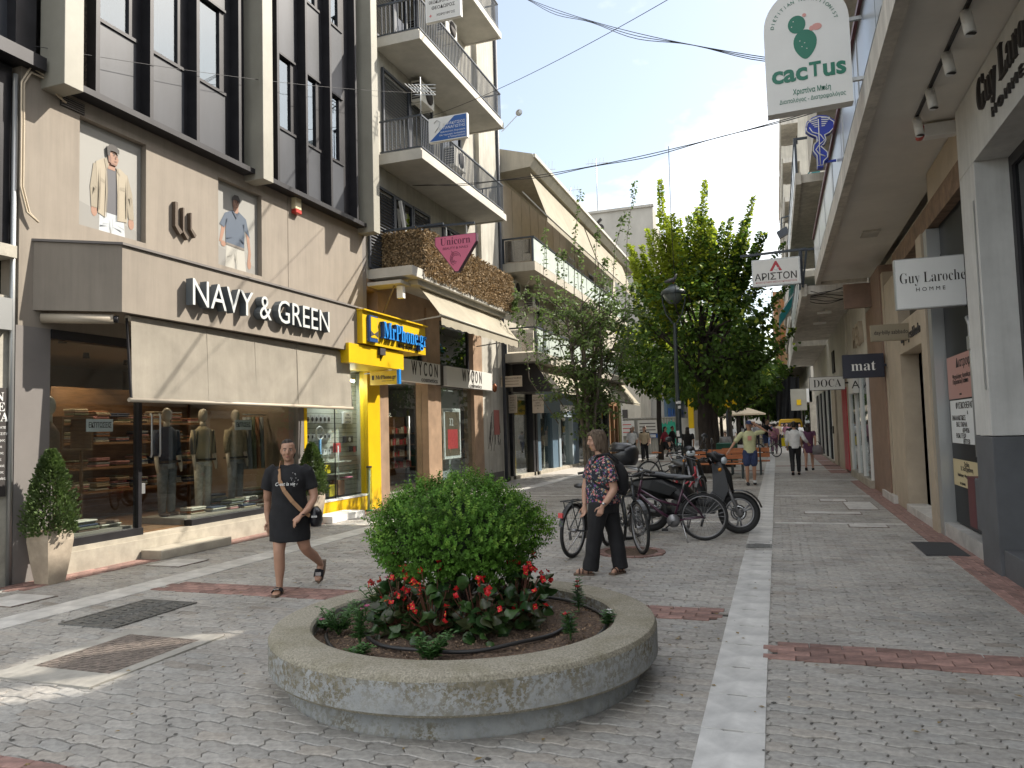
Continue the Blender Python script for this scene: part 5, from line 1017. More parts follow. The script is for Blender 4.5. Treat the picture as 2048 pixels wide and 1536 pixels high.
# dark glass entrance with stickers
GE = thing('clinic_entrance', 'dark glass entrance with office stickers between the grey pier and the beige shop', 'entrance', (2.3, 11, 0))
box('door_glass', mat('black_glass', (.008, .009, .012), .4, spec=.12), GE, 2.32, 2.34, 9.78, 12.05, .22, 4.0); box('sill', M_mar, GE, 2.18, 2.5, 9.8, 12.1, -.02, .2); box('lintel', M_beg, GE, 2.22, 2.5, 9.78, 12.1, 4.75, 5.2); box('transom', mat('worn_plywood', (.25, .165, .11), .8, var=.25, vscale=5, dirt=.3, dscale=3), GE, 2.2, 2.5, 9.78, 15.6, 4.42, 4.749)
box('transom_glass', MATS['black_glass'], GE, 2.33, 2.36, 9.78, 12.05, 4.0, 4.42)
M_stk = {k: mat('sticker_'+k, c, .5) for k, c in (('pink', (.43, .23, .20)), ('white', (.66, .68, .68)), ('yellow', (.55, .46, .27)))}
def sticker(lb, key, y0, y1, z0, z1, lines):
    t = thing('door_sticker', lb, 'sticker', (2.31, (y0+y1)/2, z0), 'office stickers on the dark glass door'); box('sheet', M_stk[key], t, 2.308, 2.316, y0, y1, z0, z1)
    for s_, f, h_, yo in lines: text(s_, (2.306, y1-.06-yo, z0+(z1-z0)*f), UR, VZ, h_, M_dark, t, ext=.001, align='LEFT', bold=.006, sx=1.15)
sticker('pink office sticker, topmost on the dark glass door', 'pink', 10.3, 12.0, 1.92, 2.5, (('Διατροφή', .80, .17, .5), ('Ψυχολόγος Λογοθεραπεία', .5, .085, .25), ('Παρασκευή Λάππα', .38, .085, .25), ('www', .1, .05, .6)))
sticker('white physiotherapist sticker with phone numbers', 'white', 10.15, 11.95, 1.32, 1.90, (('ΦΥΣΙΚΟΘΕΡΑΠΕΙΑ', .86, .115, .28), ('&', .7, .07, .9), ('ΕΝΑΛΛΑΚΤΙΚΕΣ', .58, .09, .02), ('ΒΑΣ. ΠΑΡΛΑ', .43, .09, .25), ('6974926', .30, .09, .6), ('ΘΩΜ. ΓΕΩΡ', .17, .09, .2), ('6977150', .05, .09, .6)))
sticker('yellow office sticker, lowest on the dark glass door', 'yellow', 10.3, 12.0, .74, 1.10, (('Σχόλη', .85, .08, .6), ('Β. Χατζηγιάννη', .68, .08, .4), ('Παιδίατρος - Ψυχολόγος', .42, .055, .2), ('1ος όροφος', .12, .05, .3)))
t = thing('door_intercom', 'grey intercom pipe fitting at the edge of the dark glass', 'intercom', (2.2, 10.0, 2.6)); MB().tube([(2.2, 10.05, 1.2), (2.2, 10.05, 2.75), (2.2, 10.15, 2.85)], .03, 8).build('conduit', M_alu, t); box('speaker', M_alu, t, 2.16, 2.3, 9.95, 10.1, 2.45, 2.62, bevel=.01)
t = thing('fire_cabinet', 'dark red and grey cabinet low by the dark glass, beside the pier', 'cabinet', (2.2, 10.0, .3)); box('case', M_rgd, t, 2.16, 2.31, 9.82, 10.15, .35, .95, bevel=.01); box('side_panel', mat('maroon_metal', (.10, .02, .025), .5), t, 2.16, 2.31, 10.15, 10.5, .35, .95)
# beige shop
GB = thing('beige_boutique', 'beige stone boutique front with recessed glass door beyond the dark entrance', 'shop', (2.3, 14.5, 0))
box('metal_post', M_alu, GB, 2.17, 2.35, 12.1, 12.35, -.02, 4.4); box('pier', M_beg, GB, 2.14, 2.5, 12.36, 12.8, -.02, 4.4); box('pier', M_beg, GB, 2.2, 2.5, 15.3, 16.9, -.02, 4.4); box('lintel', M_beg, GB, 2.2, 2.5, 12.8, 15.3, 2.85, 3.4); box('transom_glass', M_dgl, GB, 2.4, 2.42, 12.8, 15.3, 3.4, 4.41); box('sill', M_mar, GB, 2.16, 3.2, 12.8, 15.3, -.02, .14)
box('reveal', M_beg, GB, 2.5, 3.1, 15.0, 15.3, .14, 2.85); box('shop_glass', M_sgl, GB, 2.9, 2.91, 12.8, 15.0, .14, 2.85); box('door_frame', mat('pale_green_frame', (.3, .36, .34), .5), GB, 2.8, 2.9, 14.1, 14.2, .14, 2.84); box('back_wall', MATS['shop_wall'], GB, 4.4, 4.5, 12.8, 15.2, 0, 3.2); box('pier', M_beg, GB, 2.19, 2.5, 16.92, 17.2, -.02, 4.7)
text('day billy sabbado', (2.195, 14.1, 3.1), UR, VZ, .24, M_dark, GB, ext=.01, width=1.9, split=True)
# brown pier and the window boutique
GC = thing('window_boutique', 'boutique with white framed display windows and brown stone pier on the right', 'shop', (2.3, 20, 0))
box('pier', M_brn, GC, 2.16, 2.5, 17.2, 18.6, -.02, 4.9); box('pier', M_brn, GC, 2.2, 2.5, 18.6, 20.3, -.02, 4.3); box('step', M_mar, GC, 2.12, 2.6, 16.6, 18.3, -.02, .16)
for y in (20.3, 22.0, 23.4, 25.2): box('window_post', M_wht, GC, 2.14, 2.25, y, y+.12, .2, 2.9)
box('window_base', M_stn, GC, 2.1, 2.6, 20.3, 25.4, -.02, .2); box('window_head', M_wht, GC, 2.14, 2.25, 20.3, 25.4, 2.9, 3.05); box('shop_glass', M_sgl, GC, 2.19, 2.2, 20.3, 25.4, .2, 2.9); box('fascia', M_rw, GC, 2.2, 2.5, 20.3, 25.4, 3.05, 5.0)
w = MB(); w.box(3.6, 3.7, 20, 25.6, 0, 3.1); w.box(2.3, 3.6, 20.2, 20.3, 0, 3.1); w.build('back_wall', M_rw, GC); box('window_floor', M_wht, GC, 2.2, 3.6, 20.3, 25.4, .0, .2); box('sign_box', M_sgn, GC, 1.98, 2.13, 22.0, 23.2, 2.42, 2.85); text('A', (2.05, 21.995, 2.63), UC, VZ, .3, M_dark, GC, ext=.002)
for s_, y in (('Ρ', 21.9), ('Ε', 21.2), ('Α', 20.5)): text(s_, (2.15, y+.6, 3.9), UR, VZ, .75, M_beg, GC, ext=.05, bold=.01)
t = thing('mannequin', 'mannequin in a mustard dress in the white framed window on the right', 'mannequin', (2.75, 22.4, .2))
b = MB(); b.ell((2.75, 22.4, 1.83), .07, .08, .11); b.tube([(2.75, 22.4, 1.6), (2.75, 22.4, 1.75)], .045); 
for s in (-1, 1): b.loft([(2.75, 22.4+s*.07, .95, .06, .06), (2.75, 22.4+s*.07, .25, .035, .035)], 8); b.loft([(2.75, 22.4+s*.2, 1.5, .04, .04), (2.75, 22.4+s*.24, .95, .03, .03)], 8)
b.build('body', M_mann, t); b = MB(); b.loft([(2.75, 22.4, .8, .19, .2), (2.75, 22.4, 1.15, .13, .14), (2.75, 22.4, 1.4, .13, .17), (2.75, 22.4, 1.58, .07, .12)], 14); b.build('dress', mat('mustard_cloth', (.42, .28, .07), .9), t)
GD = thing('red_striped_shop', 'cream shop front with a bright red vertical strip beyond the boutique', 'shop', (2.3, 28, 0))
box('red_strip', M_red2, GD, 2.12, 2.3, 26.0, 27.6, .1, 2.75); 
for a, b, m_ in ((25.4, 26.0, M_beg), (27.6, 30.2, M_beg), (31.2, 33.0, M_beg)): box('pier', m_, GD, 2.15, 2.5, a, b, -.02, 3.2)
box('door_glass', M_sgl, GD, 2.3, 2.31, 30.2, 31.2, .05, 3.2); box('lintel', M_rw, GD, 2.15, 2.5, 25.4, 33, 3.2, 5.2); box('wall_block', M_dk2, GD, 2.6, 6, 25.7, 47, -.02, 5.2); box('dark_panel', M_dark, GD, 2.1, 2.15, 30, 31, 3.5, 4.3); box('handle', M_dark, GD, 2.1, 2.15, 32.4, 32.5, 1.2, 1.5)
GF = thing('glass_fronted_shop', 'shop front of tall white and black framed panes farther along the right', 'shop', (2.3, 38, 0))
for k in range(9): box('window_post', (M_wht, M_blk)[k % 2], GF, 2.14, 2.3, 33+1.5*k, 33.22+1.5*k, .1, 3.1)
box('shop_glass', M_gl, GF, 2.2, 2.21, 33, 46.5, .1, 3.1); box('base', M_stn, GF, 2.1, 2.5, 33, 46.5, -.02, .1); box('fascia', M_rw, GF, 2.15, 2.5, 33, 46.5, 3.1, 5.0)
# second building: lower balconies
GG = thing('balcony_building', 'cream building with low projecting balconies and hanging wires beyond the soffit', 'building', (4, 33, 0))
w = MB(); w.box(2.35, 9, 20.5, 47, 5.0, 11.0); w.build('upper_wall', M_rw, GG)
for z, hh in ((5.02, .22), (8.0, .22)):
    o = MB(); o.box(.92, 2.35, 21.0, 33.0, z, z+hh); o.box(.78, .92, 20.9, 33.1, z-.06, z+hh+.03); o.build('balcony_slab', M_sofe, GG)
    for k in range(8): box('balcony_panel', M_wp, GG, .80, .84, 21.0+1.5*k, 22.4+1.5*k, z+.38, z+1.1)
    o = MB(); o.box(.78, .86, 20.9, 33.1, z+1.14, z+1.2)
    for k in range(9): o.box(.79, .85, 20.9+1.5*k, 20.95+1.5*k, z+.25, z+1.14)
    o.box(.86, 2.3, 20.9, 20.95, z+1.14, z+1.2); o.build('railing', M_rail, GG)
    o = MB(); o.box(.95, 2.35, 34.2, 46.5, z-.1, z+.15); o.box(.85, .95, 34.1, 46.5, z-.16, z+.2); o.build('balcony_slab', M_sofe, GG); o = MB(); o.box(.86, .9, 34.1, 46.5, z+.2, z+1.0); o.build('balcony_wall', M_rw, GG)
for k in range(4): f = box('window_frame', M_blk, GG, 2.3, 2.35, 22+3*k, 23.6+3*k, 5.3, 7.5); box('pane', M_gl, f, 2.29, 2.3, 22.1+3*k, 23.5+3*k, 5.4, 7.4)
wr = MB(); rg = random.Random(8)
for k in range(7): 
    y = 20.8+.12*k; wr.tube([(1.0+.18*q, y+rg.uniform(-.1, .1), 5.05-.05*math.sin(q*.9+k)-.03*k) for q in range(8)], .012, 4)
wr.build('loose_wires', M_dark, GG, kind='stuff')
for lb, x, y, z in (('first small lamp fitting under the far balcony soffit', 1.5, 24, 4.9), ('second small lamp fitting under the far balcony soffit', 1.5, 26.5, 4.9)):
    t = thing('soffit_lamp', lb, 'lamp', (x, y, z), 'lamp fittings under the far soffit'); box('tube', M_wht, t, x-.2, x+.2, y-.04, y+.04, z-.02, z+.04); MB().bar((x, y, z+.04), (x, y, z+.2), .03).build('stem', M_alu, t)
t = thing('ceiling_lamp', 'small square lamp set in the near soffit', 'lamp', (1.85, 15.5, 5.19)); box('panel', M_slab, t, 1.7, 2.0, 15.3, 15.8, 5.19, 5.218)
M_teal = mat('teal_cloth', (.015, .26, .29), .8, var=.2, vscale=10, trans=.15)
for lb, y0, y1, p0, p1 in (('upper teal awning on the far right balconies', 26, 29, (1.9, 10.6), (1.0, 9.3)), ('lower teal awning below the office sign bracket', 34.5, 39, (1.5, 8.2), (.35, 6.4))):
    simple_awning(lb, y0, y1, p0, p1, M_teal, .25)
t = thing('brown_sign', 'dark brown blank sign box fixed above the brown pier', 'sign', (1.9, 19, 4.4)); box('case', M_brn, t, 1.62, 2.2, 18.9, 19.05, 4.28, 4.84)
# hanging signs
def hsign(nm, lb, x0, x1, z0, z1, y, m_, edge=None, d=.12, ax=2.2):
    t = thing(nm, lb, 'sign', ((x0+x1)/2, y, z0)); box('case', edge or M_alu, t, x0, x1, y, y+d, z0, z1); box('face', m_, t, x0+.012, x1-.012, y-.004, y, z0+.012, z1-.012)
    MB().bar((x1-.02, y+d/2, (z0+z1)/2), (ax, y+d/2, (z0+z1)/2), .05).build('bracket', edge or M_alu, t); return t
t = hsign('menswear_sign', 'white hanging menswear sign partly behind the grey pier', 1.53, 2.40, 3.07, 3.72, 10.7, M_wht, ax=2.5)
text(serif('Guy Laroche'), (1.955, 10.694, 3.46), UC, VZ, .20, M_dark, t, ext=.001, width=.74, bold=-.014); text('HOMME', (1.93, 10.694, 3.31), UC, VZ, .07, M_dark, t, ext=.001, spacing=1.6)
M_khk = mat('khaki_sign', (.26, .22, .15), .5)
t = hsign('boutique_sign', 'khaki hanging boutique sign under the white menswear sign', 1.61, 2.22, 3.02, 3.30, 14.2, M_khk, M_khk); text('day·billy sabbado', (1.92, 14.194, 3.16), UC, VZ, .10, M_dark, t, ext=.001, width=.52, bold=.004)
M_nvy = mat('black_navy_sign', (.012, .014, .03), .4)
t = hsign('black_sign', 'black hanging sign with white lowercase letters below the khaki sign', 1.36, 2.14, 2.55, 3.04, 17.0, M_nvy, M_nvy, ax=2.3); text(serif('mat'), (1.75, 16.994, 2.79), UC, VZ, .30, M_wht, t, ext=.001, width=.46, bold=-.008, split=True)
t = hsign('cream_sign', 'cream hanging sign with black capitals left of the black sign', 1.0, 2.0, 2.62, 3.03, 24.5, M_sgn, M_dark); text(serif('DOCA'), (1.5, 24.494, 2.82), UC, VZ, .34, M_dark, t, ext=.001, width=.78, bold=-.010, split=True)
t = thing('school_sign', 'white office sign with red A emblem hanging from a black bracket over the street', 'sign', (.17, 20.6, 5.3)); box('case', M_alu, t, -.42, .77, 20.6, 20.75, 5.26, 5.97); box('face', M_wht, t, -.39, .74, 20.596, 20.6, 5.29, 5.94)
text('ΑΡΙΣΤΟΝ', (.17, 20.594, 5.49), UC, VZ, .25, M_dark, t, ext=.001, width=1.04, bold=.012); text('ΦΡΟΝΤΙΣΤΗΡΙΟ ΜΕΣΗΣ ΕΚΠΑΙΔΕΥΣΗΣ', (.17, 20.594, 5.35), UC, VZ, .06, M_red2, t, ext=.001, width=1.02)
MB().prism([(.02, 20.594, 5.64), (.16, 20.594, 5.90), (.20, 20.594, 5.90), (.33, 20.594, 5.64), (.26, 20.594, 5.64), (.18, 20.594, 5.80), (.09, 20.594, 5.64)], (0, .003, 0)).build('red_emblem', M_red2, t); MB().prism([(.12, 20.593, 5.70), (.18, 20.593, 5.62), (.27, 20.593, 5.74), (.18, 20.593, 5.68)], (0, .003, 0)).build('grey_emblem', M_alu, t)
o = MB(); o.bar((-.7, 20.68, 6.12), (.95, 20.68, 6.16), .06); o.bar((.78, 20.68, 6.14), (.74, 20.68, 5.1), .05); o.bar((.82, 20.9, 5.2), (.95, 20.68, 6.16), .05); o.build('bracket', M_rail, t)
# dietician sign, arched
M_grn = mat('cactus_green', (.012, .165, .105), .4); M_pnk = mat('soft_pink', (.62, .30, .27), .4)
t = thing('dietician_sign', 'large white arched sign with a green cactus hanging over the street', 'sign', (.53, 9.0, 5.2)); y = 9.0; cx, hw, zb, zc = .53, .455, 5.21, 6.20
P = [(cx-hw, zb), (cx+hw, zb+.02)]+[(cx+hw*math.cos(a), zc+.46*math.sin(a)) for a in [math.pi*k/18 for k in range(19)]]
MB().prism([(x, y, z) for x, z in P], (0, .16, 0)).build('case', M_wht, t); MB().bar((cx+hw, y+.08, 5.5), (1.12, y+.08, 5.5), .04).build('bracket', M_alu, t); MB().bar((cx+hw, y+.08, 6.2), (1.12, y+.08, 6.2), .04).build('bracket', M_alu, t)
fy = y-.003
def flat(nm, pts, m_, par, dy=0): MB().prism([(x, fy-dy, z) for x, z in pts], (0, .003, 0)).build(nm, m_, par)
flat('cactus_pad', [(cx-.015+.125*math.sin(a)*(1-.32*max(0, -math.cos(a))*abs(math.cos(a))), 6.0-.0+(.145*math.cos(a) if math.cos(a) > 0 else .20*math.cos(a))) for a in [2*math.pi*k/28 for k in range(28)]], M_grn, t)
flat('cactus_pad', ov(cx-.095, 6.22, .095, .105, 24), M_grn, t, .0006)
flat('pink_flower', ov(cx-.01, 6.315, .022, .022, 10), M_pnk, t, .0012); flat('pink_flower', ov(cx+.115, 6.155, .055, .04, 14), M_pnk, t, .0012); flat('pink_flower', ov(cx+.06, 6.145, .025, .03, 10), M_pnk, t, .0018)
for k, (x, z) in enumerate(((-.15, 6.2), (-.13, 6.26), (-.07, 6.02), (-.05, 5.95), (.0, 5.92), (-.02, 5.99))): flat('white_dot', ov(cx+x, z, .006, .006, 6), M_wht, t, .0012)
[text(s2, (cx+dx2, fy, 5.655+dz2), UC, VZ, h2, M_grn, t, ext=.002, width=w2, bold=.03, split=True) for s2, dx2, dz2, h2, w2 in (('cac', -.20, 0, .29, .385), ('T', .075, -.0, .235, .125), ('us', .275, 0, .29, .24))]; text('Χριστίνα Μπέη', (cx+.03, fy, 5.43), UC, VZ, .085, M_grn, t, ext=.001, width=.40, bold=.012); text('Διαιτολόγος - Διατροφολόγος', (cx+.03, fy, 5.335), UC, VZ, .07, M_grn, t, ext=.001, width=.70)
s_ = 'DIETITIAN NUTRITIONIST'
for k, ch in enumerate(s_):
    a = R(168-156*k/(len(s_)-1)); r_ = .345
    if ch != ' ': text(ch, (cx-.02+r_*math.cos(a), fy, 6.16+r_*math.sin(a)*1.0), (math.sin(a), 0, -math.cos(a)), (math.cos(a), 0, math.sin(a)), .055, M_grn, t, ext=.001, name='letter')
# blue medical emblem
t = thing('medical_sign', 'blue neon style medical staff with snake emblem hanging from the balcony', 'sign', (.87, 13, 5.8)); M_bl = mat('royal_blue', (.012, .035, .36), .35); y = 13.0
P = [(.68, 6.50), (.70, 6.58), (.80, 6.65), (.90, 6.67), (1.02, 6.64), (1.13, 6.54), (1.13, 6.44), (1.05, 6.36), (.97, 6.33), (.99, 6.24), (.95, 6.17), (.90, 6.14), (1.0, 6.02), (1.0, 5.93), (.93, 5.87), (.92, 5.80), (.83, 5.80), (.83, 5.98), (.77, 6.08), (.79, 6.18), (.85, 6.24), (.84, 6.32), (.74, 6.38), (.68, 6.44)]
MB().prism([(x, y, z) for x, z in P], (0, .14, 0)).build('case', M_bl, t)
o = MB(); o.tube([(x*.93+.0616, y-.004, (z-6.25)*.93+6.25) for x, z in P+P[:1]], .010, 4); o.tube([(.88, y-.004, 6.6), (.875, y-.004, 5.84)], .010, 4); o.tube([(.74, y-.004, 6.48), (.78, y-.004, 6.40), (.9, y-.004, 6.34), (.96, y-.004, 6.24), (.88, y-.004, 6.18), (.82, y-.004, 6.10), (.87, y-.004, 6.02), (.96, y-.004, 5.97)], .010, 4); o.build('outline', M_wht, t)
for k in range(5):
    for s in (-1, 1): MB().bar((.895+s*.03, y-.004, 6.62-.035*k), (.895+s*(.16-.02*k), y-.004, 6.60-.03*k), .008, .014).build('feather', M_wht, t)
for z in (6.5, 5.9): MB().bar((.95, y+.07, z), (1.12, y+.07, z), .035).build('bracket', M_bl, t)
t = thing('street_floodlight', 'small black floodlight on a long arm from the far right building', 'floodlight', (.5, 34, 9.5)); o = MB(); o.bar((1.6, 34, 10.7), (.62, 34, 10.5), .05); o.bar((.62, 34, 10.5), (.62, 34, 10.0), .05); o.build('arm', M_rail, t); MB().obox((.66, 34, 9.85), (.2, 0, .1), (0, .15, 0), (-.06, 0, .14)).build('lamp_head', M_rail, t)
# tall building beyond the side street, scaffolded building, tarpaulin
GT = thing('tall_apartment_block', 'tall cream apartment block with deep balconies beyond the right side street', 'apartment building', (5, 75, 0))
box('wall', M_rw, GT, 2.6, 20, 60, 92, 5, 27)
for k in range(7):
    z = 6.5+3.0*k; o = MB(); o.box(1.4, 2.6, 60.0, 90, z, z+.35); o.build('balcony_slab', M_sofe, GT); o = MB(); o.box(1.35, 1.5, 60.0, 74, z+.35, z+1.35); o.box(1.35, 1.5, 77, 90, z+.35, z+1.35); o.box(1.5, 2.6, 60.0, 60.1, z+.35, z+1.3); o.build('balcony_wall', M_rw, GT)
    for q in range(4): box('pane', M_dgl, GT, 2.55, 2.6, 62+6*q, 64.5+6*q, z+.5, z+2.7)
box('ground_floor', M_stn, GT, 2.4, 20, 60, 92, 0, 5); box('awning_band', M_wht, GT, 1.2, 2.6, 60, 66, 3.2, 4.2); box('sign_box', M_crm, GT, 1.1, 2.2, 59.7, 60, 2.6, 4.2); box('yellow_badge', M_yel, GT, 1.5, 1.8, 59.65, 59.7, 3.0, 3.4); box('glass_front', M_gl, GT, 2.35, 2.4, 60, 75, .3, 3.0)
M_tarp = mat('black_tarpaulin', (.02, .021, .026), .45, var=.3, vscale=2, bump=.6, bscale=4)
t = thing('black_tarpaulin', 'black tarpaulin hung over the scaffold above the yellow van', 'tarpaulin', (.9, 68, 1.9)); V = []; c = MB(); n = 16
for j in range(7):
    for i in range(n+1): V.append((.05+1.95*i/n, 68+.12*math.sin(i*1.3+j*.6)+.05*math.sin(i*3.1), 5.6-.62*j+.06*math.sin(i*.8)))
c.add(V, [(j*(n+1)+i, j*(n+1)+i+1, (j+1)*(n+1)+i+1, (j+1)*(n+1)+i) for j in range(6) for i in range(n)], sm=True); c.build('sheet', M_tarp, t); box('side_sheet', M_tarp, t, .05, .12, 68.1, 80, 1.9, 5.6)
GS = thing('scaffolded_building', 'far building wrapped in orange and green scaffold netting', 'building', (4, 100, 0)); M_orn = mat('orange_netting', (.48, .16, .05), .8, col2=(.50, .36, .20), vscale=.35, detail=3); box('wall', M_orn, GS, .3, 12, 92, 130, 4.5, 17)
o = MB()
for k in range(6):
    for q in range(3): o.bar((.2, 92-.2+4*q, 4+2.2*k), (1.9, 92-.2, 4+2.2*k), .07)
for x in (.2, .9, 1.6): o.bar((x, 91.8, 2), (x, 91.8, 17), .07)
for q in range(7): o.bar((.2, 92+4*q, 2), (.2, 92+4*q, 17), .07)
o.build('scaffold', M_rust, GS); box('net', mat('green_netting', (.25, .36, .12), .8), GS, .24, .3, 92, 104, 6.5, 9.5)
for k in range(5): box('floor_panel', M_crm, GS, .22, .3, 92+6*k, 94+6*k, 9+1.1*k, 10.4+1.1*k)
t = thing('delivery_van', 'yellow delivery van parked under the black tarpaulin', 'van', (1.05, 63, 0))
b = MB(); b.prism([(x, 62, z) for x, z in ((.1, .35), (.1, 1.0), (.16, 1.75), (.3, 2.0), (1.75, 2.0), (1.9, 1.75), (1.97, 1.0), (1.97, .35))], (0, 4.2, 0)); b.build('body', mat('van_yellow', (.62, .36, .01), .35, coat=.4), t, bevel=.05)
box('rear_window', M_dgl, t, .3, 1.75, 61.98, 61.995, 1.15, 1.72); box('bumper', M_dark, t, .1, 1.97, 61.9, 62, .32, .55)
for x in (.12, 1.8): box('tail_light', PR[2], t, x, x+.14, 61.97, 61.995, .85, 1.1); MB().lathe([(0, -.1), (.32, -.1), (.32, .1), (0, .1)], (x+.07, 62.7, .32), 14, axis='X').build('wheel', M_rub, t)
M_cv = mat('parasol_canvas', (.60, .50, .36), .9, trans=.25)
for k, (x, y, lb) in enumerate(((-2.2, 58, 'cream cafe parasol in the middle of the far street'), (-3.6, 75, 'farther pale cafe parasol beyond the tree trunks'))):
    t = thing('parasol', lb, 'parasol', (x, y, 0), 'cafe parasols down the street'); MB().lathe([(1.5, 2.35), (1.5, 2.45), (0, 3.0)], (x, y, 0), 8, sm=False).build('canopy', M_cv, t); MB().tube([(x, y, 0), (x, y, 2.9)], .03).build('pole', M_wht, t)
# far end of the street: more facades
for k, (x0, x1, y0, y1, h, m_, lb) in enumerate(((-26, -9.2, 122, 165, 17, M_c3, 'far cream block on the left, seen between the trees'), (2.5, 20, 132, 175, 15, M_rw, 'far pale block on the right at the end of the street'), (-30, 30, 210, 225, 14, M_b26, 'grey building closing the end of the street'))):
    t = thing('far_building', lb, 'building', ((x0+x1)/2, y0, 0)); box('wall', m_, t, x0, x1, y0, y1, 0, h)
    for q in range(4):
        for r_ in range(5): 
            if k == 0: box('window', M_dgl, t, x1, x1+.05, y0+3+7*r_, y0+5+7*r_, 4.5+3*q, 6.3+3*q)
            elif k == 1: box('window', M_dgl, t, x0-.05, x0, y0+3+7*r_, y0+5+7*r_, 4.5+2.6*q, 6.1+2.6*q)
            else: box('window', M_dgl, t, -14+6*r_, -12+6*r_, y0-.05, y0, 3+2.7*q, 4.6+2.7*q)
# ================================================================== planter
M_con = bpy.data.materials.new('weathered_concrete'); MATS['weathered_concrete'] = M_con
n_, l_, b_ = nodes(M_con); b_.inputs['Roughness'].default_value = .88
co = n_.new('ShaderNodeTexCoord')
def _noise(sc, det, rg=.65):
    t = n_.new('ShaderNodeTexNoise'); t.inputs['Scale'].default_value = sc; t.inputs['Detail'].default_value = det; t.inputs['Roughness'].default_value = rg; l_.new(co.outputs['Object'], t.inputs['Vector']); return t.outputs['Fac']
def _ramp(f, a, b, c0, c1):
    r = n_.new('ShaderNodeValToRGB'); r.color_ramp.elements[0].position = a; r.color_ramp.elements[1].position = b; r.color_ramp.elements[0].color = c0+(1,); r.color_ramp.elements[1].color = c1+(1,); l_.new(f, r.inputs[0]); return r.outputs[0]
def _mix(f, a, b):
    q = n_.new('ShaderNodeMix'); q.data_type = 'RGBA'; l_.new(f, q.inputs[0]); l_.new(a, q.inputs[6]); l_.new(b, q.inputs[7]); return q.outputs[2]
agg = _ramp(_noise(85, 4), .3, .7, (.15, .135, .10), (.42, .385, .31))          # exposed aggregate
pnt = _ramp(_noise(9, 5), .3, .7, (.23, .238, .238), (.33, .335, .325))                # remains of pale grey paint on the side
pm = n_.new('ShaderNodeMapRange'); l_.new(_noise(30, 9, .78), pm.inputs[0]); pm.inputs[1].default_value = .49; pm.inputs[2].default_value = .515
big = n_.new('ShaderNodeMapRange'); l_.new(_noise(2.6, 3), big.inputs[0]); big.inputs[1].default_value = .36; big.inputs[2].default_value = .6
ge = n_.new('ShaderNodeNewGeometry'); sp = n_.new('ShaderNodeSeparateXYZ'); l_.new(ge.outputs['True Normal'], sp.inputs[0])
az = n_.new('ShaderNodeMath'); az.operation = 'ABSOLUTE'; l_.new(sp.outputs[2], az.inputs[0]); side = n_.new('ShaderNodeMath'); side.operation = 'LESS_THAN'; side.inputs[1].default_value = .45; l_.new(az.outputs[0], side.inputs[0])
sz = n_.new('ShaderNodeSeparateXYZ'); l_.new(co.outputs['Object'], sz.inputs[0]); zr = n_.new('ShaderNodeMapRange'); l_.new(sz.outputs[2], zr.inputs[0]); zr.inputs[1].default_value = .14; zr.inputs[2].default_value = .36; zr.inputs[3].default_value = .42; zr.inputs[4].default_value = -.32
mb2 = n_.new('ShaderNodeMath'); mb2.operation = 'ADD'; l_.new(big.outputs[0], mb2.inputs[0]); l_.new(zr.outputs[0], mb2.inputs[1])
mm = n_.new('ShaderNodeMath'); mm.operation = 'ADD'; l_.new(pm.outputs[0], mm.inputs[0]); l_.new(mb2.outputs[0], mm.inputs[1]); m0 = n_.new('ShaderNodeMath'); m0.operation = 'SUBTRACT'; m0.inputs[1].default_value = .45; m0.use_clamp = True; l_.new(mm.outputs[0], m0.inputs[0])
m2 = n_.new('ShaderNodeMath'); m2.operation = 'MULTIPLY'; l_.new(m0.outputs[0], m2.inputs[0]); l_.new(side.outputs[0], m2.inputs[1])
mossf = n_.new('ShaderNodeMapRange'); l_.new(_noise(3.5, 8, .7), mossf.inputs[0]); mossf.inputs[1].default_value = .45; mossf.inputs[2].default_value = .7; mossf.inputs[4].default_value = .55
moss = n_.new('ShaderNodeRGB'); moss.outputs[0].default_value = (.13, .115, .055, 1)
c0 = _mix(mossf.outputs[0], agg, moss.outputs[0])
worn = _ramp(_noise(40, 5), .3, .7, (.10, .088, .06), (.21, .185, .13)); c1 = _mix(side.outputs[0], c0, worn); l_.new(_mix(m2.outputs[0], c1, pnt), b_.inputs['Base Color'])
bp = n_.new('ShaderNodeBump'); bp.inputs['Strength'].default_value = .7; bp.inputs['Distance'].default_value = .006; l_.new(_noise(95, 4), bp.inputs['Height']); l_.new(bp.outputs[0], b_.inputs['Normal'])

PX, PY = PC
T = thing('round_planter', 'round weathered concrete planter with a projecting rim in the middle of the street', 'planter', (PX, PY, 0))
MB().lathe([(1.04, .28), (1.04, .362), (1.055, .378), (1.275, .38), (1.305, .368), (1.32, .34), (1.32, .17), (1.305, .152), (1.18, .146), (1.04, .146)], (PX, PY, 0), 72, sm=True).build('rim', M_con, T)
o = bpy.data.objects['rim']; 
for p_ in o.data.polygons: p_.use_smooth = True
mdn = o.modifiers.new('split', 'EDGE_SPLIT'); mdn.split_angle = R(38)
MB().lathe([(1.04, .148), (1.175, .148), (1.195, .02), (1.2, -.02), (1.04, -.02)], (PX, PY, 0), 64).build('base', M_con, T)
rg = random.Random(4)
so = MB(); V = []; nr, na = 16, 60
for i in range(nr+1):
    for k in range(na):
        r_ = 1.05*i/nr; a = 2*math.pi*k/na; V.append((PX+r_*math.cos(a), PY+r_*math.sin(a), .285+.07*(1-r_/1.05)+rg.gauss(0, .007)))
so.add(V, [(i*na+k, i*na+(k+1) % na, (i+1)*na+(k+1) % na, (i+1)*na+k) for i in range(nr) for k in range(na)]); so.build('soil', M_soil, T)
ch = MB()
M_chip = mat('bark_chip', (.24, .165, .105), .9, var=.6, vscale=6)
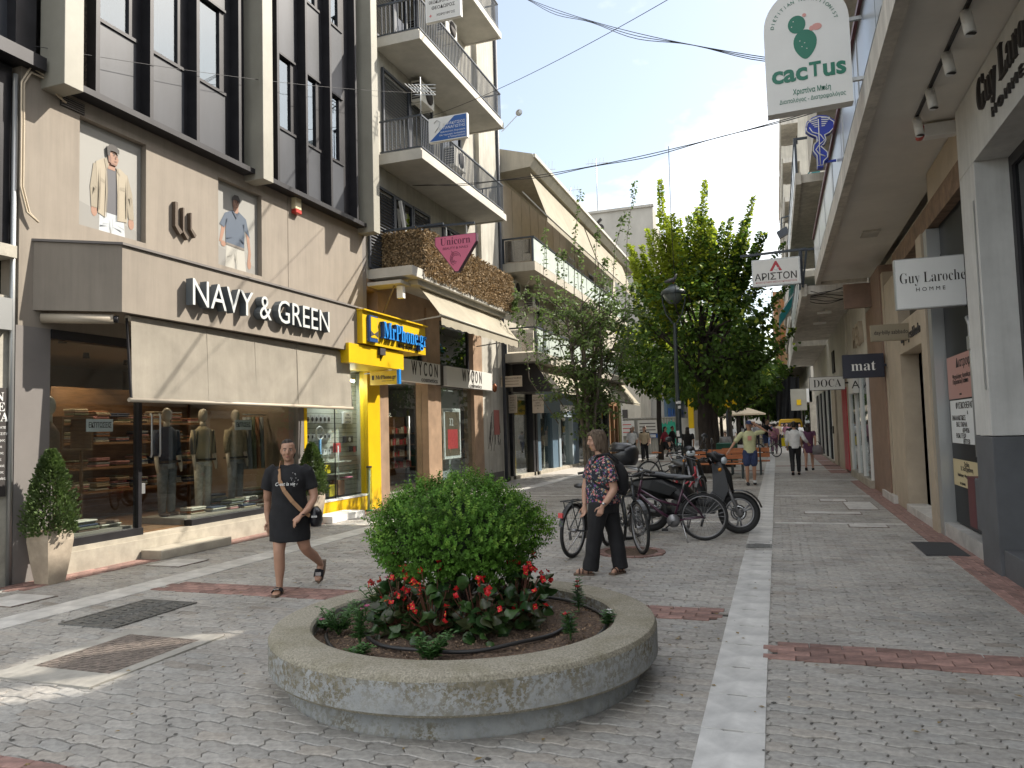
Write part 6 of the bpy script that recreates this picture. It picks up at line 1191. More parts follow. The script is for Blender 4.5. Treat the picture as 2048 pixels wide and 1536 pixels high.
for k in range(3400):
    r_ = 1.02*math.sqrt(rg.random()); a = rg.uniform(0, 6.283); z = .288+.07*(1-r_/1.05); p = Vector((PX+r_*math.cos(a), PY+r_*math.sin(a), z)); s = rg.uniform(.004, .013)
    ax = Vector((rg.gauss(0, 1), rg.gauss(0, 1), rg.gauss(0, .4))).normalized()*s; bx = ax.orthogonal().normalized()*s*.5
    ch.add([p-ax, p+bx, p+ax, p-bx+Vector((0, 0, s*.5))], [(0, 1, 2), (0, 2, 3)])
ch.build('bark_chips', M_chip, T, kind='stuff')
M_hose = mat('drip_hose', (.025, .024, .024), .5)
t = thing('drip_hose', 'black irrigation hose looped round the soil of the planter', 'hose', (PX, PY, .36))
for r_, a0, a1, zz in ((.97, -2.6, 2.9, .312), (.72, -2.4, .6, .332)):
    MB().tube([(PX+(r_+.02*math.sin(a*3))*math.cos(a), PY+(r_+.02*math.sin(a*3))*math.sin(a), zz+.006*math.sin(a*7)) for a in [a0+(a1-a0)*k/48 for k in range(49)]], .0125, 8).build('hose', M_hose, t)
# boxwood
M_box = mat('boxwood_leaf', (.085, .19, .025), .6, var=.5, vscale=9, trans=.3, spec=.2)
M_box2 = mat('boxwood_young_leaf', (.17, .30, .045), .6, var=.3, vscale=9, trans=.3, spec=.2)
M_bark = mat('bark', (.10, .08, .06), .9, var=.3, vscale=12, bump=.6, bscale=30)
t = thing('boxwood_bush', 'large round boxwood bush in the middle of the planter', 'bush', (PX-.10, PY+.12, .34)); BX, BY, BZ = PX-.10, PY+.12, .93
rg = random.Random(12); lf = [MB(), MB()]
def bush_r(d): return 1+.06*math.sin(5*math.atan2(d.y, d.x)+2*d.z)+.05*math.sin(9*d.x+7*d.z)+.05*math.sin(8*d.y-5*d.z)
for k in range(6000):
    d = Vector((rg.gauss(0, 1), rg.gauss(0, 1), rg.gauss(.05, 1))).normalized(); q = (rg.uniform(.80, 1.0) if rg.random() < .8 else rg.uniform(.45, .85))*bush_r(d)
    if d.z < -.85: continue
    base = Vector((BX+d.x*.61*q, BY+d.y*.60*q, BZ+d.z*.375*q)); grow = (d+Vector((rg.gauss(0, .35), rg.gauss(0, .35), .55+rg.gauss(0, .25)))).normalized(); Ls = rg.uniform(.04, .10)
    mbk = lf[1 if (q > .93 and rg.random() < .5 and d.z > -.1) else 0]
    for j in range(9):
        f = j/8; s = .0205*(1-.25*f)*rg.uniform(.8, 1.25); p = base+grow*Ls*f; a = grow.orthogonal().normalized(); a.rotate(Matrix.Rotation(j*1.57+(j//2)*.8, 3, grow)); dd = (a+grow*.7).normalized(); w_ = dd.cross(grow).normalized()*s*.42
        mbk.add([p, p+dd*s*.55+w_, p+dd*s*1.1, p+dd*s*.55-w_], [(0, 1, 2, 3)])
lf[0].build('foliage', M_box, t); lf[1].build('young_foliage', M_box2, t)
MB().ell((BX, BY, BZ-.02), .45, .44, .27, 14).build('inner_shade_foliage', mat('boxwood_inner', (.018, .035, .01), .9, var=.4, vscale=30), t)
for k in range(5): a = 1.3*k; MB().tube([(BX+.03*math.cos(a), BY+.03*math.sin(a), .36), (BX+.2*math.cos(a), BY+.2*math.sin(a), .8)], [.022, .012], 6).build('stem', M_bark, t)
# begonias
M_beg1 = [mat('begonia_leaf_%d' % k, c, .3, var=.3, vscale=9, trans=.15, spec=.5) for k, c in enumerate(((.022, .052, .016), (.04, .085, .022), (.034, .042, .016)))]
M_bfl = mat('begonia_red', (.62, .014, .022), .5, var=.15, vscale=30, trans=.25)
def big_leaf(sz):
    mb = MB(); V = [(0, 0, 0)]; n = 12
    for k in range(n):
        a = 2*math.pi*k/n; r_ = sz*(.5+.06*math.cos(a)+.05*math.sin(2*a)+(.1 if k == 0 else 0)-(.13 if k == n//2 else 0)); V.append((r_*math.cos(a)+sz*.34, r_*.95*math.sin(a), .16*sz*math.cos(2*a)-.16*sz*(abs(math.sin(a)))))
    V[0] = (sz*.3, 0, .05*sz); mb.add(V, [(0, 1+k, 1+(k+1) % n) for k in range(n)], sm=True); return mb
LFM = []
for m_ in M_beg1:
    for s in (.06, .08, .098): LFM.append(big_leaf(s).mesh('leaf', m_))
fm = MB()
for k in range(4):
    a = k*1.57; fm.add([(0, 0, 0), (.019*math.cos(a-.7), .019*math.sin(a-.7), .004), (.026*math.cos(a), .026*math.sin(a), .008), (.019*math.cos(a+.7), .019*math.sin(a+.7), .004)], [(0, 1, 2, 3)])
fm.ell((0, 0, .004), .005, .005, .004, 6, 1); FLM = fm.mesh('flower', [M_bfl, mat('flower_yellow', (.7, .5, .05), .6)])
rg = random.Random(33)
BEG = [(-2.85, .46, 'left'), (-2.2, .50, 'front left'), (-1.6, .50, 'front'), (-1.0, .50, 'front right'), (-.3, .46, 'right'), (.7, .42, 'back right'), (2.2, .42, 'back left')]
for a, r_, lb in BEG:
    bx, by = BX+.05+r_*math.cos(a)*1.0, BY+r_*math.sin(a); t = thing('begonia', 'red flowered begonia with glossy dark leaves, %s of the boxwood' % lb, 'flower', (bx, by, .36), 'begonias round the boxwood')
    st = MB()
    for k in range(74):
        d = Vector((rg.gauss(0, 1)+.5*math.cos(a), rg.gauss(0, 1)+.5*math.sin(a), rg.uniform(0, 1.5))).normalized(); q = rg.uniform(.5, 1); p = Vector((bx+d.x*.22*q, by+d.y*.22*q, .33+abs(d.z)*.40*q))
        st.tube([(bx+d.x*.04, by+d.y*.04, .36), tuple(p)], .004, 4, cap=False)
        o = bpy.data.objects.new('leaf', LFM[rg.randrange(9)]); COL.objects.link(o); o.parent = t; o.location = p-Vector((bx, by, .36)); o.rotation_euler = Euler((rg.gauss(0, .5), rg.uniform(-.1, .9), math.atan2(d.y, d.x)+rg.gauss(0, .5)))
    for k in range(8 if 'back' not in lb else 4):
        d = Vector((rg.gauss(0, .8)+.7*math.cos(a), rg.gauss(0, .8)+.7*math.sin(a), rg.uniform(.3, 1.6))).normalized(); p = Vector((bx+d.x*.27, by+d.y*.27, .36+abs(d.z)*.42)); st.tube([(bx+d.x*.05, by+d.y*.05, .37), tuple(p)], .003, 4, cap=False)
        for j in range(rg.choice((1, 2, 3, 4))):
            o = bpy.data.objects.new('flower', FLM); COL.objects.link(o); o.parent = t; o.location = p+Vector((rg.gauss(0, .02), rg.gauss(0, .02), rg.gauss(0, .016)))-Vector((bx, by, .36)); o.rotation_euler = Euler((rg.uniform(-1.4, 1.4), rg.uniform(-1.4, 1.4), rg.uniform(0, 6))); o.scale = (.9,)*3
    st.build('stems', mat('red_stem', (.13, .05, .03), .6), t)
# small bedding plants
M_pl = mat('periwinkle_leaf', (.06, .14, .035), .45, var=.3, vscale=12, trans=.25)
def sprig(x, y, h, n, lb, fl=None, sp=.05):
    t = thing('bedding_plant', lb, 'plant', (x, y, .35), 'small plants round the planter edge'); mb = MB(); rg = random.Random(int(abs(x*1000)+abs(y*777))); sm_ = MB()
    for s in range(int(n*1.7)):
        a = rg.uniform(0, 6.28); tip = Vector((x+1.4*sp*math.cos(a)*rg.uniform(.2, 1.3), y+1.4*sp*math.sin(a)*rg.uniform(.2, 1.3), .31+h*rg.uniform(.7, 1))); b0 = Vector((x, y, .30)); sm_.tube([tuple(b0), tuple((b0+tip)/2+Vector((0, 0, .01))), tuple(tip)], .003, 4, cap=False)
        for j in range(7):
            f = .25+.75*j/6; p = b0.lerp(tip, f)
            for q in (0, 1):
                aa = j*1.57+q*3.14+s; d = Vector((math.cos(aa), math.sin(aa), .45)).normalized(); L_ = .060*(1.15-.4*f)*rg.uniform(.8, 1.2); w_ = Vector((-math.sin(aa), math.cos(aa), 0))*L_*.27
                mb.add([p, p+d*L_*.5+w_, p+d*L_-Vector((0, 0, L_*.2)), p+d*L_*.5-w_], [(0, 1, 2), (0, 2, 3)])
        if fl:
            f5 = MB(); 
            for k in range(5): a5 = k*1.2566; f5.add([tip, tip+Vector((.014*math.cos(a5-.5), .014*math.sin(a5-.5), .012)), tip+Vector((.024*math.cos(a5), .024*math.sin(a5), .012)), tip+Vector((.014*math.cos(a5+.5), .014*math.sin(a5+.5), .012))], [(0, 1, 2, 3)])
            if s < 2: f5.build('flower', fl, t)
    mb.build('foliage', M_pl, t); sm_.build('stems', M_pl, t)
M_fr = mat('periwinkle_red', (.65, .03, .05), .5, trans=.2); M_fp = mat('periwinkle_pink', (.62, .16, .32), .5, trans=.2); M_fw = mat('periwinkle_white', (.75, .72, .70), .5, trans=.2)
for a, r_, h, n, lb, fl, sp in ((.62, 0.85, .26, 4, 'tall red flowered plant at the right back of the planter rim', M_fr, .03), (-.22, 0.83, .17, 4, 'short red flowered plant by the right hose loop', M_fr, .03), (.18, 0.99, .10, 3, 'white flowered seedling at the right planter edge', M_fw, .03), (-1.42, 0.85, .16, 9, 'leafy green plant at the very front of the soil', None, .08),
        (-2.18, 0.80, .26, 7, 'tall leafy plant with a pink flower at the left front', M_fp, .05), (-2.62, 0.87, .19, 11, 'feathery green clump at the left front edge', None, .10), (-2.78, 0.98, .06, 6, 'low creeping plant with one pink flower at the left edge', M_fp, .06), (3.0, 0.71, .24, 16, 'broad bright green plant at the left of the bush', M_fp, .12), (2.7, 0.83, .20, 9, 'bright green plant with red flowers at the left back', M_fr, .09), (-1.95, 0.94, .06, 5, 'tiny green seedling by the hose in front', None, .05)):
    sprig(PX+r_*math.cos(a), PY+r_*math.sin(a), h, n, lb, fl, sp)
# tree pit
t = thing('tree_pit', 'empty round tree pit edged with red bricks where the bicycles stand', 'tree pit', (TPIT[0], TPIT[1], 0)); MB().lathe([(0, -.024), (.42, -.018)], (TPIT[0], TPIT[1], .021), 28).build('earth', M_soil, t)
for k in range(22):
    a = 2*math.pi*k/22; MB().obox((TPIT[0]+.40*math.cos(a), TPIT[1]+.40*math.sin(a), -.006), (.05*math.cos(a), .05*math.sin(a), 0), (-.052*math.sin(a), .052*math.cos(a), 0), (0, 0, .02)).build('brick', M_red, t)
# ================================================================== street lamp
t = thing('street_lamp', 'dark green street lamp with a dome top and stickers on its pole', 'street lamp', (-3.0, 24.9, 0)); M_lp = mat('lamp_paint', (.022, .032, .034), .45, var=.2, vscale=6)
MB().lathe([(.16, 0), (.16, .12), (.13, .2), (.12, 1.0), (.095, 1.1), (.085, 2.5), (.07, 2.55), (.06, 5.0), (.05, 5.05)], (-3, 24.9, 0), 16).build('pole', M_lp, t)
for s in (-1, 1): MB().tube([(-3, 24.9, 4.95), (-3+s*.1, 24.9, 5.1), (-3+s*.26, 24.9, 5.35), (-3+s*.36, 24.9, 5.75), (-3+s*.36, 24.9, 5.98)], .028, 6).build('arm', M_lp, t)
MB().lathe([(.40, 5.98), (.42, 6.05), (.36, 6.14), (.18, 6.24), (.1, 6.32), (0, 6.34)], (-3, 24.9, 0), 24).build('dome', M_lp, t)
MB().lathe([(0, 5.68), (.16, 5.7), (.30, 5.86), (.36, 5.98)], (-3, 24.9, 0), 24).build('diffuser', mat('lamp_diffuser', (.10, .12, .12), .25), t)
rg = random.Random(6)
for k in range(11): z = rg.uniform(.6, 2.9); m_ = rg.choice((PR[0], PR[2], PR[6], M_wht, PR[0])); q = .132 if z < .95 else .097; a = -1.57+rg.uniform(-.7, .7); h_ = rg.uniform(.05, .13); MB().obox((-3+q*math.cos(a), 24.9+q*math.sin(a), z), (-.05*math.sin(a), .05*math.cos(a), 0), (0, 0, h_/2), (.004*math.cos(a), .004*math.sin(a), 0)).build('sticker', m_, t)
t = thing('pigeon', 'grey pigeon sitting on top of the street lamp', 'pigeon', (-3.05, 24.9, 6.34)); M_pg = mat('pigeon_grey', (.12, .12, .13), .7, var=.2, vscale=20)
b = MB(); b.loft([(-2.98+.0, 24.9, 6.36, .02, .02)]*0 or [(-3.25, 24.9, 6.42, .015, .02), (-3.15, 24.9, 6.43, .045, .04), (-3.0, 24.9, 6.46, .075, .07), (-2.93, 24.9, 6.53, .05, .05), (-2.90, 24.9, 6.60, .035, .035), (-2.885, 24.9, 6.645, .034, .036), (-2.87, 24.9, 6.67, .015, .015)], 10); b.build('body', M_pg, t); MB().tube([(-2.85, 24.9, 6.64), (-2.81, 24.9, 6.63)], [.01, .002], 5).build('beak', M_dark, t)
for s in (-1, 1): MB().loft([(-3.27, 24.9+s*.05, 6.43, .01, .02), (-3.1, 24.9+s*.075, 6.46, .02, .05), (-2.97, 24.9+s*.07, 6.49, .012, .04)], 8).build('wing', mat('pigeon_wing', (.07, .07, .08), .7), t); MB().tube([(-2.99, 24.9+s*.02, 6.42), (-2.99, 24.9+s*.02, 6.35)], .006, 4).build('leg', PR[2], t)
# ================================================================== benches
M_bw = mat('bench_wood', (.40, .135, .045), .5, var=.2, vscale=3, stretch=(1, 8, 8))
def bench(x, y, w_, lb, back=1):
    t = thing('street_bench', lb, 'bench', (x, y, 0), 'wooden street benches')
    for k in range(3): box('seat_slat', M_bw, t, x-w_/2, x+w_/2, y-.25+.16*k, y-.11+.16*k, .43, .47, bevel=.006)
    for k in range(2): box('back_slat', M_bw, t, x-w_/2, x+w_/2, y+back*.26-.02, y+back*.26+.02, .58+.17*k, .72+.17*k, bevel=.006)
    for s in (-1, 1):
        f = MB(); q = x+s*(w_/2-.3); f.bar((q, y-.24, 0), (q, y-.24, .43), .06); f.bar((q, y+.22, 0), (q, y+.22, .43), .06); f.bar((q, y-.26, .40), (q, y+.26, .40), .05); f.bar((q, y+back*.25, .4), (q, y+back*.29, .9), .05); f.build('leg_frame', M_lp, t)
bench(-1.72, 24.4, 1.95, 'reddish wooden bench behind the scooters, nearest the lamp'); bench(-1.0, 26.2, 1.5, 'second wooden bench partly behind the man in the yellow shirt', -1)
# ================================================================== trees
M_lime = mat('lime_leaf', (.07, .13, .022), .55, var=.55, vscale=1.2, trans=.5, spec=.3)
M_lime2 = mat('lime_young_sunlit_leaf', (.30, .37, .035), .55, var=.35, vscale=2.0, trans=.5)  # young growth, its light colour also paints sun on the crown
M_ylf = mat('young_tree_leaf', (.12, .18, .055), .55, var=.45, vscale=3, trans=.45, spec=.3)
M_lbk = mat('dark_bark', (.045, .037, .032), .95, var=.3, vscale=8, bump=1, bscale=25, stretch=(1, 1, .25))
def leaf(mb, p, d, s, rng, asp=.42, droop=.25):
    d = d.normalized(); a = d.cross(Vector((0, 0, 1))); a = a.normalized() if a.length > .1 else Vector((1, 0, 0)); a.rotate(Matrix.Rotation(rng.gauss(0, .7), 3, d)); n = a.cross(d)
    w_ = a*s*asp; mb.add([p, p+d*s*.35+w_+n*s*.06, p+d*s*.7+w_*.7-Vector((0, 0, s*droop*.4)), p+d*s-Vector((0, 0, s*droop)), p+d*s*.7-w_*.7-Vector((0, 0, s*droop*.4)), p+d*s*.35-w_+n*s*.06], [(0, 1, 2, 3, 4, 5)])
def lime(x, y, lb, trunk, cz, rx, ry, rz, n, sprouts, seed, ls=.17, tr=.27, young=.12):
    rng = random.Random(seed); t = thing('lime_tree', lb, 'tree', (x, y, 0), 'street trees'); tk = MB(); tk.tube([(x, y, -.05), (x+.03, y, .5), (x-.02, y, trunk*.6), (x+.02, y, trunk), (x, y, trunk+1.6), (x+.05, y, trunk+3)], [tr*1.3, tr*1.02, tr*.95, tr*.9, tr*.6, tr*.3], 14)
    lb_ = [MB(), MB()]; brs = []
    for k in range(34):
        d = Vector((rng.gauss(0, 1), rng.gauss(0, 1), rng.gauss(.15, .8))).normalized(); e = Vector((x+d.x*rx*.8, y+d.y*ry*.8, cz+d.z*rz*.8)); z0 = trunk+rng.uniform(-.2, 2.2); brs.append((Vector((x, y, z0)), e)); tk.tube([(x, y, z0), tuple(Vector((x, y, z0)).lerp(e, .5)+Vector((0, 0, .2))), tuple(e)], [tr*.28, tr*.16, tr*.05], 6)
    tk.build('trunk', M_lbk, t)
    for k in range(n):      # clumps of leaves
        d = Vector((rng.gauss(0, 1), rng.gauss(0, 1), rng.gauss(.05, 1))).normalized(); q = rng.uniform(.45, 1.0)**.6*(1+.12*math.sin(4*math.atan2(d.y, d.x)+3*d.z)+.12*math.sin(7*d.z+3*d.x)); c = Vector((x+d.x*rx*q, y+d.y*ry*q, cz+d.z*rz*q))
        for j in range(9):
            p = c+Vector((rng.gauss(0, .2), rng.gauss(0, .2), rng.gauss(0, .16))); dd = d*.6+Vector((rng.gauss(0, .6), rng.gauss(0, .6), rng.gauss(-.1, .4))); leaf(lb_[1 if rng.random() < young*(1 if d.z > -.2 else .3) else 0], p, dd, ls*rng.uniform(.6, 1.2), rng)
    sh = MB()
    if seed == 41: sprouts = list(sprouts)+[(q[0], q[1], q[2], q[3], q[4], q[5]) for q in [(rng.uniform(-1.9, 1.7), rng.uniform(-1.1, .9), 0, rng.uniform(.9, 1.9), 0, 0) for _ in range(44)] for q in [(q[0], q[1], 5.1+2.35*math.sqrt(max(.05, 1-(q[0]/2.4)**2-(q[1]/2.4)**2)), q[3], q[0]*.3, max(.10, .70-.32*q[0]))]]  # more light leaves towards the left, painting the crown's sunlit side
    for (dx, dy, z0, h, lean, yg) in sprouts:
        p0 = Vector((x+dx*.55, y+dy, z0-1.2)); p1 = Vector((x+dx+lean, y+dy, z0+h)); sh.tube([tuple(p0), tuple(p0.lerp(p1, .5)+Vector((dx*.1, 0, 0))), tuple(p1)], [.03, .02, .006], 5); m_ = int(95*(h+1.2))
        for j in range(m_):
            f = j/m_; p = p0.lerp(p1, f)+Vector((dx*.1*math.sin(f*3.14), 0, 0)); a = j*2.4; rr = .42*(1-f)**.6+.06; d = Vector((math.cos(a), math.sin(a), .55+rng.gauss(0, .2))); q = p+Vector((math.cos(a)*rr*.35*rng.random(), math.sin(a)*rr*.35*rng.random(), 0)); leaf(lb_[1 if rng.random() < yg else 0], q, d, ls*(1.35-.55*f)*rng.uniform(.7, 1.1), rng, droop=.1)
    sh.build('shoots', M_lbk, t); lb_[0].build('crown', M_lime, t); lb_[1].build('young_and_sunlit_leaves', M_lime2, t)
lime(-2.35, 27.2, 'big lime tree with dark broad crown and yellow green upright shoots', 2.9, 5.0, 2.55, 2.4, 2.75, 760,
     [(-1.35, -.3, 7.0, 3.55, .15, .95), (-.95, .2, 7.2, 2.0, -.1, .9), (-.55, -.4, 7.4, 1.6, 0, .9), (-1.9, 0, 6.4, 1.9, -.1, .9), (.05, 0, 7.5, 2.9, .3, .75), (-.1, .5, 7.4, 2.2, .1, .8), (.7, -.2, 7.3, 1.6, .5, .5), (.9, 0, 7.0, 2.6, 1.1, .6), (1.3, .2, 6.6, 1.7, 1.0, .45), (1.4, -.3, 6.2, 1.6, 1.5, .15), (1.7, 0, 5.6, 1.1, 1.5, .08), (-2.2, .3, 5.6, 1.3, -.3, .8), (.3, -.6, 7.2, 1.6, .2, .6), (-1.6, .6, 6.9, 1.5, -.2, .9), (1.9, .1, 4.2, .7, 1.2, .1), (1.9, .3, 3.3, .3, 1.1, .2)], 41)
lime(-2.9, 38.5, 'second lime tree in the row, dark trunk right of the big lime', 3.2, 5.2, 2.6, 2.5, 2.4, 380, [], 42, ls=.26, tr=.22)
lime(-2.9, 51, 'third tree in the row, thin trunk beside the yellow direction sign', 3.2, 5.4, 3.0, 2.8, 2.5, 320, [], 43, ls=.32, tr=.2)
lime(-5.6, 38.5, 'slim sunlit tree with a brown trunk left of the street lamp', 3.3, 5.3, 2.1, 2.0, 2.1, 420, [(-.5, 0, 6.2, 1.3, -.2, .7), (.5, 0, 6.4, 1.2, .1, .7)], 44, ls=.22, tr=.13, young=.4)
for k, (x, y, r_) in enumerate(((-3.0, 66, 3.4), (-5.5, 72, 3.6), (-1.2, 80, 3.2), (-3.6, 88, 4.0), (-6.4, 96, 4.4), (-1.0, 104, 3.8), (-4.2, 118, 4.6), (0.6, 128, 4.0), (-2.0, 140, 5))):
    lime(x, y, ['tree behind the parasol, first of the far trees', 'far tree on the left behind the first trunks', 'far tree in the middle of the street beyond the parasol', 'far tree left of the street axis, half hidden', 'far tree near the left facades, mostly hidden', 'far tree right of the street axis beside the tarpaulin', 'distant tree left of centre', 'distant tree at the right end of the avenue', 'most distant tree closing the avenue'][k], 3.0, 5.8, r_, r_, 3.2, 170, [], 60+k, ls=.5, tr=.2)
# young multi-stemmed tree
def young_tree(x, y):
    rng = random.Random(77); t = thing('young_tree', 'young tree with thin stems, small leaves and bare upright shoots before the cream building', 'tree', (x, y, 0), 'street trees'); tk = MB(); lf = MB(); stems = []
    for k in range(7):
        a = k*.9+.3; stems.append([Vector((x+.07*math.cos(a), y+.07*math.sin(a), 0)), Vector((x+.12*math.cos(a), y+.12*math.sin(a), 1.5)), Vector((x+(.18+.05*k)*math.cos(a), y+.3*math.sin(a), 3.2)), Vector((x+.5*math.cos(a), y+.5*math.sin(a), 4.6))])
        tk.tube([tuple(p) for p in stems[-1]], [.055, .05, .035, .012], 7)
    def along(P, n, s, spread, f0=0.):
        for j in range(n):
            f = f0+(1-f0)*rng.random(); i = min(len(P)-2, int(f*(len(P)-1))); p = P[i].lerp(P[i+1], f*(len(P)-1)-i); d = Vector((rng.gauss(0, 1), rng.gauss(0, 1), rng.gauss(.1, .5))).normalized(); leaf(lf, p+d*spread*rng.random(), d, s*rng.uniform(.6, 1.2), rng, asp=.46)
    for k in range(185):
        S_ = stems[rng.randrange(7)]; z = rng.uniform(1.5, 4.6); q = S_[1].lerp(S_[3], min(1, (z-1.4)/3.2)); a = rng.uniform(0, 6.283); w_ = 1.38*(math.sin(math.pi*min(1, max(.05, (z-1.1)/4.6)))**.6); e = q+Vector((w_*math.cos(a)*rng.uniform(.4, 1), w_*math.sin(a)*rng.uniform(.4, 1), rng.uniform(-.3, .75))); mid = q.lerp(e, .5)+Vector((0, 0, .12)); tk.tube([tuple(q), tuple(mid), tuple(e)], [.014, .009, .003], 5); along([q, mid, e], 44, .075, .14, .25)
    for dx, dy, z0, z1, lean in ((-1.05, 0, 3.3, 6.5, .15), (-.75, .2, 3.6, 6.05, .1), (-.45, -.1, 4.0, 5.9, 0), (-.25, 0, 4.4, 7.35, .25), (.25, .1, 4.6, 6.4, .15), (-1.25, .1, 3.0, 5.4, .1), (.65, 0, 4.2, 6.7, .4), (.95, .1, 4.0, 7.45, .35), (-.1, .2, 4.6, 6.0, 0), (-1.4, -.1, 2.6, 4.1, -.15), (1.0, 0, 3.4, 5.0, .2), (.5, -.2, 4.2, 5.6, .1)):
        P = [Vector((x+dx*.5, y+dy, z0-.8)), Vector((x+dx, y+dy, z0+.3)), Vector((x+dx+lean*.3, y+dy, (z0+z1)/2+.4)), Vector((x+dx+lean, y+dy, z1))]; tk.tube([tuple(p) for p in P], [.014, .011, .007, .003], 5); along(P, int(34*(z1-z0)), .07, .06, .2); along([P[2], P[3]], 26, .075, .05, .6)
    tk.build('trunk', mat('grey_bark', (.12, .10, .08), .9, var=.25, vscale=10, bump=.6, bscale=40), t); lf.build('crown', M_ylf, t)
young_tree(-4.15, 17.2)
# climbing plant at the end of the reed balcony
t = thing('balcony_plant', 'straggly green creeper at the far end of the reed screened balcony', 'plant', (-7.5, 21.6, 5.0)); mb = MB(); tk = MB(); rg = random.Random(31)
for k in range(14):
    P = [Vector((-7.5, 21.4, 5.4)), Vector((-7.4+rg.gauss(0, .25), 21.6+rg.gauss(0, .3), 5.6+rg.uniform(-.6, .5))), Vector((-7.2+rg.gauss(0, .4), 21.8+rg.gauss(0, .6), 5.5+rg.uniform(-1.6, .9)))]; tk.tube([tuple(p) for p in P], .006, 4)
    for j in range(30): f = rg.random(); p = P[0].lerp(P[1], f*2) if f < .5 else P[1].lerp(P[2], f*2-1); leaf(mb, p, Vector((rg.gauss(0, 1), rg.gauss(0, 1), rg.gauss(0, .6))), .09, rg)
tk.build('stems', M_bark, t); mb.build('foliage', M_ylf, t)
# direction sign, bin
t = thing('direction_sign', 'yellow direction sign with a black arrow hung between the tree trunks', 'sign', (-2.5, 44, 2.6)); box('board', M_yel, t, -3.25, -1.95, 44, 44.06, 2.65, 3.55); text('ΤΡΟΦΙΜΑ', (-2.6, 43.99, 3.25), UC, VZ, .3, M_dark, t, ext=.002, width=1.0); MB().prism([(-3.1, 43.995, 2.86), (-2.5, 43.995, 2.86), (-2.5, 43.995, 2.76), (-2.25, 43.995, 2.90), (-2.5, 43.995, 3.04), (-2.5, 43.995, 2.94), (-3.1, 43.995, 2.94)], (0, .005, 0)).build('arrow', M_dark, t); MB().tube([(-2.6, 44.1, 0), (-2.6, 44.1, 3.6)], .04).build('post', M_rail, t)
t = thing('street_bin', 'dark green street bin and planter box behind the second bench', 'bin', (-1.9, 31, 0)); box('body', mat('bin_green', (.01, .10, .065), .5), t, -2.3, -1.5, 30.8, 31.4, .1, .95, bevel=.03); box('base', M_dark, t, -2.2, -1.6, 30.9, 31.3, 0, .1)
# ================================================================== overhead cables
M_wire = mat('cable_black', (.02, .02, .024), .6)
def cable(lb, a, b, sag, r_=.012, n=2):
    t = thing('overhead_cable', lb, 'cable', ((a[0]+b[0])/2, (a[1]+b[1])/2, (a[2]+b[2])/2-sag), 'cables over the street')
    for k in range(n):
        MB().tube([(a[0]+(b[0]-a[0])*f, a[1]+(b[1]-a[1])*f, a[2]+(b[2]-a[2])*f-sag*4*f*(1-f)*(1+.10*k)+.02*k*math.sin(f*25)) for f in [q/40 for q in range(41)]], r_, 5).build('strand', M_wire, t)
cable('thick sagging cable bundle from the top balcony to the cactus sign', (-7.3, 18.2, 14.2), (.5, 9.3, 5.9), .35, .006, 3)
cable('thin straight cable crossing the sky at upper middle', (-8.4, 18, 10.2), (1.1, 9.5, 8.0), .25, .006, 1)
cable('low cable pair crossing to the right soffit, carrying the drop wire', (-8.5, 17, 8.0), (1.1, 11.2, 6.1), .3, .008, 2)
cable('faint thin wire along the left facade in front of the dark windows', (-8.5, 6.6, 6.6), (-8.0, 16.4, 10.1), .12, .004, 1)
cable('wire hanging behind the lime tree towards the far floodlight', (-8.4, 42, 10.5), (1.4, 34, 10.6), .6, .009, 1)
t = thing('drop_wire', 'single wire hanging straight down from the low cables in front of the lime tree', 'cable', (-1.55, 13.4, 4)); MB().tube([(-1.52, 12.8, 6.45), (-1.53, 12.8, 5.2), (-1.50, 12.8, 3.6)], .006, 5).build('strand', M_wire, t)
# ================================================================== bicycles and motor scooters (built along local +x, then turned)
M_tyre = mat('tyre_rubber', (.018, .018, .019), .75); M_chr = mat('chrome', (.55, .55, .56), .25, metal=.9); M_bkp = mat('black_plastic', (.014, .015, .017), .35, coat=.3); M_gry = mat('dull_alloy', (.28, .28, .29), .4, metal=.7)
M_pur = mat('purple_frame', (.055, .012, .035), .3, coat=.4); M_dgf = mat('dark_frame', (.03, .035, .04), .35, coat=.3); M_rdf = mat('red_frame_paint', (.45, .04, .06), .35, coat=.3)
def wheel(t, x, y, r_, w_=.022, spokes=28, steer=0., hub=.03, name='wheel', lean=0):
    e = MB(); e.lathe([(r_-w_+w_*math.cos(a), w_*math.sin(a)) for a in [i*math.pi/4 for i in range(8)]], (0, 0, 0), 40, axis='Y', closed=True)
    o = bpy.data.objects.new(name, e.mesh('tyre', M_tyre)); COL.objects.link(o); o.parent = t; o.location = Vector((x, y, r_)); o.rotation_euler = (0, 0, steer)
    def sub(nm, mb, m_):
        q = bpy.data.objects.new(nm, mb.mesh(nm, m_)); COL.objects.link(q); q.parent = o
    e = MB(); ri = r_-2*w_; e.lathe([(ri-.012, -.011), (ri+.004, -.012), (ri+.004, .012), (ri-.012, .011)], (0, 0, 0), 40, axis='Y', closed=True); sub('rim', e, M_gry)
    e = MB(); e.lathe([(0, -.045), (hub, -.04), (hub*.6, 0), (hub, .04), (0, .045)], (0, 0, 0), 12, axis='Y')
    sub('hub', e, M_gry); e = MB()
    for k in range(spokes):
        a = 2*math.pi*k/spokes; b_ = a+(.35 if k % 2 else -.35); s = .03 if (k//2) % 2 else -.03; e.tube([(hub*math.cos(b_), s, hub*math.sin(b_)), (ri*math.cos(a), 0, ri*math.sin(a))], .0016, 3, cap=False)
    sub('spokes', e, M_chr); return o
